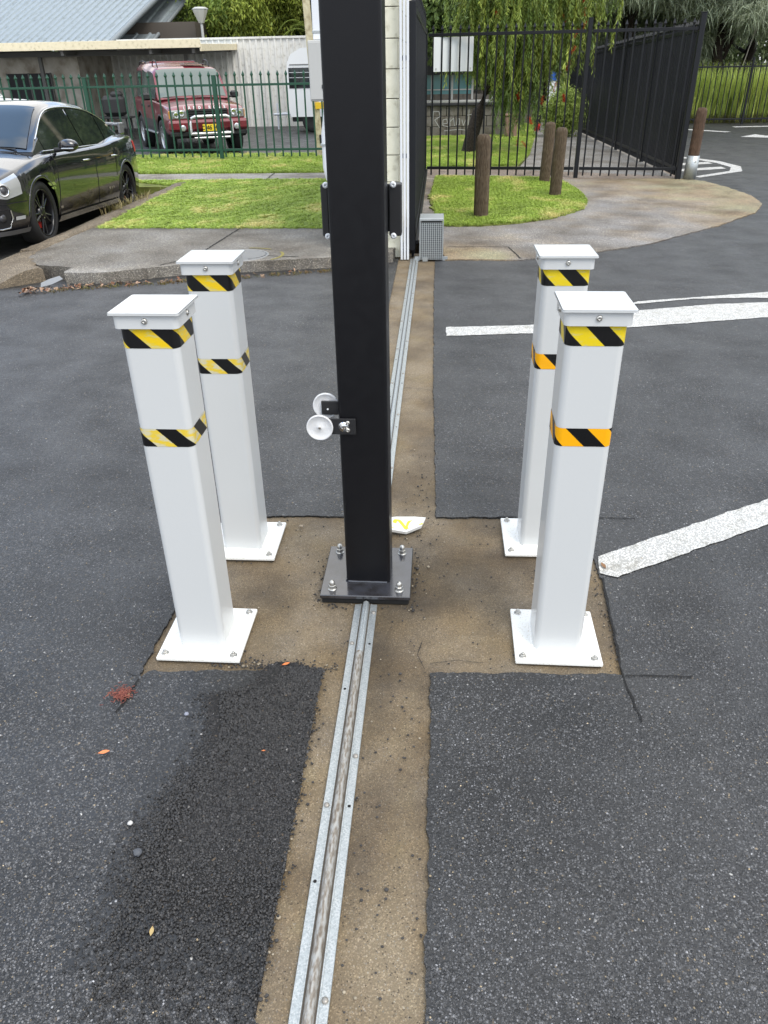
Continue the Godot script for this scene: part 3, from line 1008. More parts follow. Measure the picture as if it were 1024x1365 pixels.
# ---------------------------------------------------------------- gate post, track, gate
func build_gate_post() -> void:
	var o := thing("gate_post", "tall black square gate post bolted down between the four white bollards", "post", V(-0.243, 0, 2.407))
	var st := start()
	bx(st, Vector3(0, 0.026, 0), Vector3(0.33, 0.016, 0.33), 0.0025)
	part("base_plate", done(st), M.plate_black, o)
	st = start()
	bx(st, Vector3(0.0, 0.006, 0.0), Vector3(0.318, 0.024, 0.318), 0.004)
	part("grout_bed", done(st), M.hole, o)
	st = SurfaceTool.new()
	st.begin(Mesh.PRIMITIVE_TRIANGLES)
	rr_wall(st, 0.163, 0.155, 0.013, 0.034, 3.2)
	rr_cap(st, 0.163, 0.155, 0.013, 3.2)
	part("post", st.commit(), M.black_paint, o, at(0.006, 0, 0))
	st = start()
	for s in [[1, 0], [-1, 0], [0, 1], [0, -1]]:
		var a := Vector3(0.004 + s[0] * 0.078 - s[1] * 0.072, 0.036, s[1] * 0.078 - s[0] * 0.072)
		var b := Vector3(0.004 + s[0] * 0.078 + s[1] * 0.072, 0.036, s[1] * 0.078 + s[0] * 0.072)
		var pts := []
		for k in 9:
			pts.append(a.lerp(b, k / 8.0) + Vector3(0, rng.randf_range(-0.0008, 0.0008), 0))
		pipe(st, pts, 0.005, 0.005, 8)
	part("weld_bead", done(st), M.plate_black, o)
	for sx in [-1, 1]:
		for sz in [-1, 1]:
			part("anchor_bolt", T.dome, M.bolt, o, Transform3D(Basis(Vector3.UP, rng.randf() * 2.0), Vector3(sx * 0.123, 0.034, sz * 0.123)))
	# gate catch: a plate standing out either side of the post's rear
	for s in [[-0.108, 0.022], [0.109, 0.038]]:
		st = start()
		bx(st, Vector3(s[0], 1.31, -0.115), Vector3(s[1], 0.15, 0.05), 0.003)
		var c := part("gate_catch", done(st), M.black_plastic, o)
		for y in [1.236, 1.384]:
			part("catch_bolt", T.screw, M.white_pvc, c, Transform3D(Basis(Vector3.RIGHT, PI / 2) * 1.1, Vector3(s[0] - signf(s[0]) * 0.006, y, -0.088)))
	st = start()
	bx(st, Vector3(0.004, 1.31, -0.14), Vector3(0.24, 0.14, 0.012), 0.002)
	part("catch_plate", done(st), M.black_plastic, o)
	# two round reflectors for the safety beam
	for r in [[Vector3(-0.120, 0.720, 0.040), 0.044], [Vector3(-0.136, 0.667, 0.1), 0.044]]:
		st = start()
		lathe(st, [Vector2(0.0, -0.006), Vector2(r[1], -0.006), Vector2(r[1], 0.002), Vector2(r[1] - 0.001, 0.003), Vector2(r[1] - 0.004, 0.003), Vector2(r[1] - 0.005, 0.0015), Vector2(0.005, 0.0015), Vector2(0.004, 0.0028), Vector2(0.0, 0.0028)], 36)
		var d := part("reflector", done(st), M.reflector, o, Transform3D(Basis(Vector3.RIGHT, PI / 2), r[0]))
		st = start()
		lathe(st, [Vector2(0.0045, 0.0028), Vector2(0.0045, 0.0036), Vector2(0.0, 0.0036)], 12)
		part("centre_screw", done(st), M.worn, d)
	st = start()
	bx(st, Vector3(-0.104, 0.717, 0.049), Vector3(0.060, 0.048, 0.008), 0.002)
	var sn := part("sensor_cover", done(st), M.black_plastic, o)
	part("sensor_lens", T.screw, M.white_pvc, sn, Transform3D(Basis(Vector3.RIGHT, PI / 2) * 0.4, Vector3(-0.113, 0.713, 0.053)))
	st = start()
	bx(st, Vector3(-0.075, 0.667, 0.088), Vector3(0.115, 0.056, 0.004), 0.001)
	var br := part("reflector_bracket", done(st), M.black_plastic, o)
	for y in [0.655, 0.681]:
		part("bracket_screw", T.screw, M.bolt, br, Transform3D(Basis(Vector3.RIGHT, PI / 2) * 0.9, Vector3(-0.044, y, 0.09)))
	st = start()
	lathe(st, [Vector2(0.017, 0), Vector2(0.017, 0.0012), Vector2(0.0, 0.0012)], 24)
	part("bright_sticker", done(st), M.chrome, br, Transform3D(Basis(Vector3.RIGHT, PI / 2), Vector3(-0.058, 0.667, 0.09)))

func build_track(called: String, label: String, d0: float, d1: float, bare: bool) -> void:
	var o := thing(called, label, "gate track", V(-0.238, 0, d0), 0.0, "galvanised sliding gate track")
	var n := d1 - d0
	var st := start()
	bx(st, Vector3(0, -0.002, -n / 2), Vector3(0.080, 0.010, n), 0.0008)
	for s in [-1, 1]:
		bx(st, Vector3(s * 0.0185, 0.0042, -n / 2), Vector3(0.004, 0.003, n), 0.0006)
	part("flange", done(st), M.galv, o)
	for s in [-1, 1]:
		st = start()
		bx(st, Vector3(s * 0.0145, 0.0034, -n / 2), Vector3(0.0042, 0.0012, n - 0.002))
		part("dirt_line", done(st), M.track_dirt, o)
	# rounded running bead, worn bright along its crown
	var prof := []
	for k in 9:
		var t := PI * k / 8.0
		prof.append(Vector2(cos(t) * 0.0125, 0.003 + sin(t) * 0.0155))
	for seg in ([[0.0, n]] if not bare else [[0.0, n - 0.27], [n - 0.27, n]]):
		st = start(true)
		for k in 8:
			q4(st, Vector3(prof[k].x, prof[k].y, -seg[0]), Vector3(prof[k].x, prof[k].y, -seg[1]), Vector3(prof[k + 1].x, prof[k + 1].y, -seg[1]), Vector3(prof[k + 1].x, prof[k + 1].y, -seg[0]))
		st.set_smooth_group(-1)
		for e in seg:
			var f := []
			for p in prof:
				f.append(Vector3(p.x, p.y, -e))
			face(st, f, Vector3(0, 0.003, -(seg[0] + seg[1]) / 2))
		part("running_bead", done(st), M.track_worn if bare and seg[0] == 0.0 else M.galv, o)
	var k := 0
	var d := n - 0.05
	while d > 0.02 and k < 30:
		for s in [-1, 1]:
			st = start()
			if (k + (1 if s > 0 else 0)) % 3 == 1:
				lathe(st, [Vector2(0.0075, 0.003), Vector2(0.0075, 0.006), Vector2(0.004, 0.0085), Vector2(0, 0.0088)], 10)
				part("fixing_bolt", done(st), M.worn, o, at(s * 0.030, 0, -d))
			elif (k + (1 if s > 0 else 0)) % 3 == 2:
				lathe(st, [Vector2(0.0045, 0.003), Vector2(0.0045, 0.0036), Vector2(0, 0.0036)], 10)
				part("fixing_hole", done(st), M.hole, o, at(s * 0.030, 0, -d))
		d -= 0.17 + 0.05 * ((k * 7) % 3)
		k += 1

func build_sliding_gate() -> void:
	var o := thing("sliding_gate", "long black picket gate slid open along the cream block wall", "gate", V(-0.262, 0, 8.0))
	var n := 6.2
	var st := start()
	bx(st, Vector3(0, 0.14, -n / 2), Vector3(0.05, 0.10, n), 0.004)
	part("bottom_rail", done(st), M.black_fence, o)
	st = start()
	bx(st, Vector3(0, 2.13, -n / 2), Vector3(0.05, 0.05, n), 0.004)
	part("top_rail", done(st), M.black_fence, o)
	for d in [0.032, n - 0.032]:
		st = start()
		bx(st, Vector3(0, 1.13, -d), Vector3(0.065, 2.1, 0.065), 0.006)
		part("end_stile", done(st), M.black_fence, o)
	st = start()
	bx(st, Vector3(0, 1.12, 0), Vector3(0.025, 2.36, 0.025), 0.003)
	lathe(st, [Vector2(0.018, 2.30), Vector2(0.018, 2.33), Vector2(0.0, 2.40)], 4, Transform3D(Basis(Vector3.UP, PI / 4)), false)
	var pk := done(st)
	var d := 0.16
	while d < n - 0.08:
		part("picket", pk, M.black_fence, o, at(0, 0, -d))
		d += 0.125
	st = start()
	bx(st, Vector3(0.045, 0.155, -n / 2), Vector3(0.022, 0.03, n - 0.1), 0.002)
	for i in 240:
		bx(st, Vector3(0.045, 0.134, -0.08 - i * 0.025), Vector3(0.02, 0.014, 0.012))
	part("gear_rack", done(st), M.black_fence, o)
	for d2 in [0.35, n - 0.35]:
		st = start()
		lathe(st, [Vector2(0.0, -0.012), Vector2(0.05, -0.012), Vector2(0.042, 0.0), Vector2(0.05, 0.012), Vector2(0.0, 0.012)], 20, Transform3D(Basis(Vector3.FORWARD, PI / 2), Vector3(0, 0.055, -d2)))
		part("wheel", done(st), M.worn, o)

func build_gate_motor() -> void:
	var o := thing("gate_motor", "perforated grey metal cover over the gate motor at the end of the track", "motor box", V(-0.07, 0, 8.05))
	var st := start()
	# a cover of perforated sheet: bars between rows of round-ended holes, with a dark case inside
	var w := 0.235
	var h := 0.40
	var dd := 0.30
	bx(st, Vector3(0, h - 0.012, 0), Vector3(w, 0.024, dd), 0.004)
	for s in [-1, 1]:
		bx(st, Vector3(s * (w / 2 - 0.004), h / 2, dd / 2 - 0.004), Vector3(0.0085, h - 0.026, 0.0085), 0.001)
		bx(st, Vector3(s * (w / 2 - 0.004), h / 2, -dd / 2 + 0.004), Vector3(0.0085, h - 0.026, 0.0085), 0.001)
	part("cover_frame", done(st), M.galv, o)
	st = start()
	var nx := 11
	var ny := 20
	for i in nx:
		for j in ny:
			var cx := (i + 0.5 - nx / 2.0) * (w - 0.017) / nx
			var cy := 0.012 + (j + 0.5) * (h - 0.05) / ny
			hole_cell(st, cx + ((w - 0.017) / nx * 0.0), cy, (w - 0.017) / nx, (h - 0.05) / ny, 0.0068, dd / 2 - 0.004)
	part("perforated_front", done(st), M.galv, o)
	st = start()
	for i in 13:
		for j in ny:
			var cx := (i + 0.5 - 6.5) * (dd - 0.017) / 13
			var cy := 0.012 + (j + 0.5) * (h - 0.05) / ny
			hole_cell(st, cx, cy, (dd - 0.017) / 13, (h - 0.05) / ny, 0.0068, w / 2 - 0.004)
	part("perforated_side", done(st), M.galv, o, Transform3D(Basis(Vector3.UP, PI / 2), Vector3.ZERO))
	part("perforated_side", done(st), M.galv, o, Transform3D(Basis(Vector3.UP, -PI / 2), Vector3.ZERO))
	st = start()
	bx(st, Vector3(0, 0.19, 0), Vector3(w - 0.03, 0.36, dd - 0.04), 0.01)
	part("motor_case", done(st), M.dark, o)
	st = start()
	for s in [-1, 1]:
		bx(st, Vector3(s * (w / 2 + 0.02), 0.02, dd / 2 - 0.02), Vector3(0.05, 0.04, 0.008), 0.001)
	bx(st, Vector3(-0.06, 0.02, dd / 2 + 0.02), Vector3(0.05, 0.04, 0.008), 0.001)
	part("foot_bracket", done(st), M.galv, o)

func hole_cell(st: SurfaceTool, cx: float, cy: float, w: float, h: float, r: float, z: float) -> void:
	# a square of sheet with a round hole in it
	st.set_smooth_group(-1)
	var n := 8
	for k in n:
		var t0 := TAU * (k - 0.5) / n
		var t1 := TAU * (k + 0.5) / n
		var a := Vector2(cos(t0), sin(t0))
		var b := Vector2(cos(t1), sin(t1))
		var ea := a / maxf(absf(a.x), absf(a.y))
		var eb := b / maxf(absf(b.x), absf(b.y))
		q4(st, Vector3(cx + a.x * r, cy + a.y * r, z), Vector3(cx + ea.x * w / 2, cy + ea.y * h / 2, z), Vector3(cx + eb.x * w / 2, cy + eb.y * h / 2, z), Vector3(cx + b.x * r, cy + b.y * r, z))
		if k % 2 == 1:
			var cc := Vector2(signf(ea.x), signf(ea.y))
	# corners that the octagon leaves
	for s in [[1, 1], [-1, 1], [-1, -1], [1, -1]]:
		var e := tan(PI / 8)
		var p := [Vector3(cx + s[0] * w / 2, cy + s[1] * h / 2 * e, z), Vector3(cx + s[0] * w / 2, cy + s[1] * h / 2, z), Vector3(cx + s[0] * w / 2 * e, cy + s[1] * h / 2, z)]
		if s[0] * s[1] < 0:
			p.reverse()
		t3(st, p[0], p[1], p[2])

# ---------------------------------------------------------------- fences
func spear_picket(w: float, y0: float, y1: float, tip: float) -> ArrayMesh:
	var st := start()
	bx(st, Vector3(0, (y0 + y1 - tip) / 2, 0), Vector3(w, y1 - tip - y0, w), 0.002)
	lathe(st, [Vector2(w * 0.7, y1 - tip), Vector2(w * 1.25, y1 - tip * 0.7), Vector2(0.0, y1)], 4, Transform3D(Basis(Vector3.UP, PI / 4)), false)
	return done(st)

# rails, pickets and posts between two points given as (x, d)
func fence_bay(o: Node3D, a: Vector2, b: Vector2, m: Material, pk: Mesh, step: float, rails: Array, rail_h: float, drop := 0.0) -> void:
	var n := a.distance_to(b)
	var dir := (b - a) / n
	var B := Basis(Vector3(dir.x, 0, -dir.y), Vector3.UP, Vector3(dir.x, 0, -dir.y).cross(Vector3.UP))
	for r in rails:
		var st := start()
		var sh := drop if r > 1.0 else 0.0
		var p0 := V(a.x, r, a.y) - o.position
		var p1 := V(b.x, r - sh, b.y) - o.position
		var xx := (p1 - p0).normalized()
		bx(st, (p0 + p1) / 2, Vector3(p0.distance_to(p1), rail_h, 0.032), 0.003, Basis(xx, B.z.cross(xx), B.z))
		part("rail", done(st), m, o)
	var k := int(n / step)
	for i in k:
		var s := (i + 0.5) / k
		var p := a.lerp(b, s)
		var X := Transform3D(B, V(p.x, 0, p.y) - o.position)
		X.basis = X.basis * Basis.from_scale(Vector3(1, 1.0 - drop * s / 2.2, 1))
		X.basis = Basis(Vector3.FORWARD, rng.randf_range(-0.004, 0.004)) * X.basis
		part("picket", pk, m, o, X)

func fence_post(o: Node3D, p: Vector2, w: float, h: float, m: Material) -> void:
	var st := start()
	bx(st, Vector3(0, h / 2, 0), Vector3(w, h, w), 0.005)
	bx(st, Vector3(0, h + 0.004, 0), Vector3(w + 0.006, 0.010, w + 0.006), 0.003)
	part("post", done(st), m, o, Transform3D(Basis(), V(p.x, 0, p.y) - o.position))

func build_fences() -> void:
	var m: Material = M.black_fence
	var pk := spear_picket(0.025, 0.05, 2.24, 0.09)
	var o := thing("picket_fence", "black picket fence panel facing the drive, white sign behind its first pickets", "fence", V(-0.2, 0, 14.4))
	fence_bay(o, Vector2(-0.22, 14.42), Vector2(2.22, 14.12), m, pk, 0.144, [0.16, 2.10], 0.045)
	fence_post(o, Vector2(2.265, 14.115), 0.065, 2.27, m)
	o = thing("picket_fence", "short black fence panel between the middle post and the corner post, across the path", "fence", V(2.3, 0, 14.1))
	fence_bay(o, Vector2(2.31, 14.11), Vector2(3.84, 13.90), m, pk, 0.140, [0.16, 2.10], 0.045)
	fence_post(o, Vector2(3.88, 13.89), 0.08, 2.30, m)
	o = thing("picket_fence", "black fence run receding from the corner post along the path", "fence", V(3.86, 0, 14.0))
	var ends := [14.0, 16.4, 18.8, 21.2, 23.6, 26.0]
	for i in 5:
		fence_bay(o, Vector2(3.87 - 0.02 * i, ends[i] + 0.04), Vector2(3.85 - 0.02 * i, ends[i + 1] - 0.04), m, spear_picket(0.027, 0.05, 2.22 - 0.06 * i, 0.09), 0.088, [0.16, 2.08 - 0.06 * i], 0.05, 0.05)
		fence_post(o, Vector2(3.85 - 0.02 * i, ends[i + 1]), 0.065, 2.26 - 0.07 * i, m)
	# far fence in front of the reeds
	o = thing("picket_fence", "low dark fence before the tall reeds across the road", "fence", V(5.0, 0, 26.4))
	var far_pk := spear_picket(0.022, 0.05, 1.62, 0.08)
	for i in 4:
		fence_bay(o, Vector2(4.2 + 2.4 * i, 26.4), Vector2(6.6 + 2.4 * i, 26.4), m, far_pk, 0.15, [0.14, 1.50], 0.04)
		fence_post(o, Vector2(6.6 + 2.4 * i, 26.4), 0.06, 1.72, m)
	# green fence of the car park
	o = thing("green_fence", "dark green spear-topped steel fence in front of the maroon wagon", "fence", V(-4.5, 0, 16.6))
	var gpk := spear_picket(0.028, 0.16, 1.66, 0.10)
	var gp := [Vector2(-2.2, 16.62), Vector2(-4.36, 16.66), Vector2(-6.95, 16.75), Vector2(-9.6, 16.9), Vector2(-12.2, 17.0)]
	for i in 4:
		fence_bay(o, gp[i], gp[i + 1], M.green_paint, gpk, 0.165, [0.29, 1.42], 0.04)
		fence_post(o, gp[i + 1], 0.075, 1.58, M.green_paint)

# ---------------------------------------------------------------- walls, boxes, signs
func build_walls() -> void:
	# cream block wall the gate slides along: an upright end of single blocks and a long face of courses
	var o := thing("block_wall", "cream painted block wall right behind the gate post", "wall", V(-0.75, 0, 8.0))
	var st := start()
	bx(st, Vector3(0, 1.75, -3.2), Vector3(0.68, 3.5, 6.1), 0.004)
	part("wall_core", done(st), M.mortar, o)
	var c := 0.238
	for j in 14:
		for e in [[-0.17, 0.352], [0.19, 0.352]] if j % 2 == 0 else [[-0.25, 0.19], [0.10, 0.51]]:
			st = start()
			bx(st, Vector3(e[0], (j + 0.5) * c, -0.155), Vector3(e[1] * 0.97 + 0.008, c - 0.007, 0.198), 0.003)
			part("block", done(st), M.cream_block, o)
		for k in 15:
			var len_ := 0.395
			var d0 := 0.26 + k * 0.40 - (0.2 if j % 2 else 0.0)
			st = start()
			bx(st, Vector3(0.27, (j + 0.5) * c, -(d0 + len_ / 2)), Vector3(0.186, c - 0.007, len_), 0.003)
			part("block", done(st), M.cream_block, o)
	var t := thing("meter_box", "grey metal meter box on the end of the cream wall", "meter box", V(-1.105, 1.66, 7.95))
	st = start()
	bx(st, Vector3(0, 0, 0), Vector3(0.14, 0.47, 0.30), 0.006)
	part("case", done(st), M.grey_box, t)
	st = start()
	bx(st, Vector3(-0.005, 0, 0.153), Vector3(0.118, 0.44, 0.008), 0.002)
	part("door", done(st), M.grey_box, t)
	st = start()
	bx(st, Vector3(0.046, -0.12, 0.160), Vector3(0.012, 0.03, 0.008), 0.002)
	part("latch", done(st), M.black_plastic, t)
	t = thing("cable_duct", "white square cable duct rising above the grey meter box", "duct", V(-1.10, 1.90, 7.98))
	st = start()
	bx(st, Vector3(0, 0.7, 0), Vector3(0.085, 1.4, 0.10), 0.006)
	part("duct", done(st), M.white_pvc, t)
	st = start()
	for y in [0.06, 0.75, 1.3]:
		st = start()
		bx(st, Vector3(0, y, 0), Vector3(0.095, 0.022, 0.108), 0.003)
		part("strap", done(st), M.galv, t)
	t = thing("downpipe", "white downpipe low beside the post's left edge", "pipe", V(-1.09, 0.1, 8.06))
	st = start()
	pipe(st, [Vector3(0.03, 1.25, 0), Vector3(0.02, 1.15, 0), Vector3(0, 1.05, 0), Vector3(0, 0.75, 0), Vector3(0.02, 0.66, 0.0), Vector3(0.05, 0.6, 0)], 0.04, 0.04, 12)
	part("pipe", done(st), M.white_pvc, t)
	st = start()
	bx(st, Vector3(0.0, 0.95, 0), Vector3(0.095, 0.02, 0.09), 0.002)
	part("pipe_clip", done(st), M.galv, t)
	t = thing("wall_light", "small brown box fixed low on the cream wall behind the post", "box", V(-0.42, 0.40, 7.94))
	st = start()
	bx(st, Vector3(0, 0, 0), Vector3(0.085, 0.06, 0.08), 0.004)
	part("case", done(st), M.rust, t)
	st = start()
	bx(st, Vector3(0.02, -0.06, 0.0), Vector3(0.04, 0.07, 0.05), 0.004)
	part("bracket", done(st), M.rust, t)
	t = thing("leaning_pole", "weathered cream pole behind the grey meter box, leaning slightly", "pole", V(-2.46, 0, 17.3))
	t.rotation.z = 0.045
	st = start()
	bx(st, Vector3(0, 1.9, 0), Vector3(0.13, 3.9, 0.12), 0.012)
	part("pole", done(st), M.cream_pole, t)
	st = start()
	bx(st, Vector3(0.05, 0.42, 0.07), Vector3(0.05, 0.16, 0.03), 0.005)
	part("conduit_box", done(st), M.black_plastic, t)
	st = start()
	bx(st, Vector3(0.10, 1.02, 0.08), Vector3(0.20, 0.12, 0.02), 0.004)
	part("yellow_marker", done(st), M.yellow, t)
	# guide posts at the gate's end: three slim galvanised tubes with slots between them
	t = thing("gate_guide", "pale slotted upright guide between the cream wall and the black gate", "gate guide", V(-0.335, 0, 7.97))
	for k in 3:
		st = start()
		bx(st, Vector3((k - 1) * 0.031, 1.45, 0), Vector3(0.022, 2.9, 0.03), 0.003)
		part("upright_tube", done(st), M.white_pvc, t)
	for y in [0.12, 0.95, 1.75, 2.6]:
		st = start()
		bx(st, Vector3(0, y, -0.02), Vector3(0.088, 0.04, 0.01), 0.002)
		part("cross_strap", done(st), M.galv_dull, t)
	# the blank sign behind the fence pickets
	t = thing("blank_sign", "blank white sign board fixed behind the black fence pickets", "sign", V(0.185, 1.83, 14.42))
	t.rotation.y = 0.12
	st = start()
	bx(st, Vector3.ZERO, Vector3(0.64, 0.48, 0.006), 0.002)
	part("board", done(st), M.sign_white, t)
	for s in [-0.28, 0.28]:
		st = start()
		bx(st, Vector3(s, -0.2, 0.005), Vector3(0.02, 0.03, 0.006), 0.001)
		part("fixing_tab", done(st), M.bolt, t)
	# round timber posts
	timber_post("round brown timber post left of the pair, on the lawn", V(0.525, 0, 10.28), 0.09, 0.97, 0.005, M.timber)
	timber_post("dark brown timber post on the lawn's right tip", V(1.66, 0, 12.0), 0.085, 0.92, -0.02, M.timber)
	timber_post("greener grey timber post just behind the fence line of the pair", V(1.68, 0, 13.5), 0.085, 0.90, -0.03, M.timber_pale)
	t = timber_post("tall timber post in a galvanised sleeve at the corner of the fence", V(4.06, 0, 13.86), 0.085, 1.05, -0.02, M.timber_brown)
	st = start()
	lathe(st, [Vector2(0.088, 0.0), Vector2(0.098, 0.0), Vector2(0.098, 0.36), Vector2(0.088, 0.362)], 20)
	var sl := part("sleeve", done(st), M.galv, t)
	st = start()
	lathe(st, [Vector2(0.012, 0), Vector2(0.012, 0.008), Vector2(0, 0.009)], 6, Transform3D(Basis(Vector3.RIGHT, PI / 2), Vector3(0.02, 0.28, 0.096)), false)
	part("sleeve_bolt", done(st), M.bolt, sl)
	# drain cover in the crossover slab
	t = thing("drain_cover", "round grey drain cover set in the crossover slab", "drain cover", V(-1.93, 0.1, 7.70))
	st = start()
	lathe(st, [Vector2(0.27, -0.01), Vector2(0.27, 0.006), Vector2(0.245, 0.006), Vector2(0.245, 0.003), Vector2(0.0, 0.003)], 36)
	part("frame", done(st), M.galv_dull, t)
	for k in 9:
		var x := (k - 4) * 0.052
		var half := sqrt(0.235 * 0.235 - x * x)
		st = start()
		bx(st, Vector3(0, 0.006, x), Vector3(half * 2, 0.008, 0.028), 0.002)
		part("bar", done(st), M.galv_dull, t)
	for k in 40:
		var a := TAU * k / 40
		var b := TAU * (k + 1) / 40
		if not k in [0, 1, 2, 36, 37, 38, 39, 6, 7, 8, 9]:
			continue
		st = start()
		q4(st, Vector3(cos(a) * 0.42, 0.004, -sin(a) * 0.36), Vector3(cos(b) * 0.42, 0.004, -sin(b) * 0.36), Vector3(cos(b) * 0.39, 0.004, -sin(b) * 0.335), Vector3(cos(a) * 0.39, 0.004, -sin(a) * 0.335))
		part("yellow_stroke", done(st), M.moss, t)

func timber_post(label: String, p: Vector3, r: float, h: float, lean: float, m: Material) -> Node3D:
	var t := thing("timber_post", label, "post", p, rng.randf() * 0.1, "round timber posts by the fence")
	t.rotation.z = lean
	var st := start(true)
	no.frequency = 1.0
	no.seed = int(h * 1000) + int(p.z * 10)
	var segs := 28
	var rows := [-0.05, 0.0, 0.08, 0.2, 0.35, 0.5, 0.65, 0.8, 0.9, 0.95, 0.975, 0.99]
	var rings := []
	for y in rows:
		var ring := []
		for k in segs:
			var a := TAU * k / segs
			var top: float = clampf((y - 0.93) / 0.06, 0.0, 1.0)
			var rr: float = r * (1.0 - 0.32 * top * top) * (1.0 + 0.05 * no.get_noise_3d(cos(a) * 2.2, y * 1.2, sin(a) * 2.2))
			if no.get_noise_3d(cos(a) * 5.0, y * 0.9, sin(a) * 5.0) > 0.32:
				rr -= 0.006
			ring.append(Vector3(cos(a) * rr, y * h, -sin(a) * rr))
		rings.append(ring)
	for i in rings.size() - 1:
		for k in segs:
			q4(st, rings[i][k], rings[i][(k + 1) % segs], rings[i + 1][(k + 1) % segs], rings[i + 1][k])
	for k in segs:
		t3(st, rings[-1][k], rings[-1][(k + 1) % segs], Vector3(0, h, 0))
	part("trunk_post", done(st), m, t)
	return t

# ---------------------------------------------------------------- buildings
func ribbed(st: SurfaceTool, a: Vector3, u: Vector3, v: Vector3, pitch: float, rib: float, depth: float) -> void:
	# a sheet from corner a along u, ribs running along v
	st.set_smooth_group(-1)
	var n := u.cross(v).normalized() * depth
	var k := int(u.length() / pitch)
	var e := u / k
	for i in k:
		var p := a + e * i
		var f := rib / pitch
		var xs := [0.0, 0.5 - f / 2, 0.5 - f / 4, 0.5 + f / 4, 0.5 + f / 2, 1.0]
		var hs := [0.0, 0.0, 1.0, 1.0, 0.0, 0.0]
		for j in 5:
			var p0: Vector3 = p + e * xs[j] + n * hs[j]
			var p1: Vector3 = p + e * xs[j + 1] + n * hs[j + 1]
			q4(st, p0, p1, p1 + v, p0 + v)

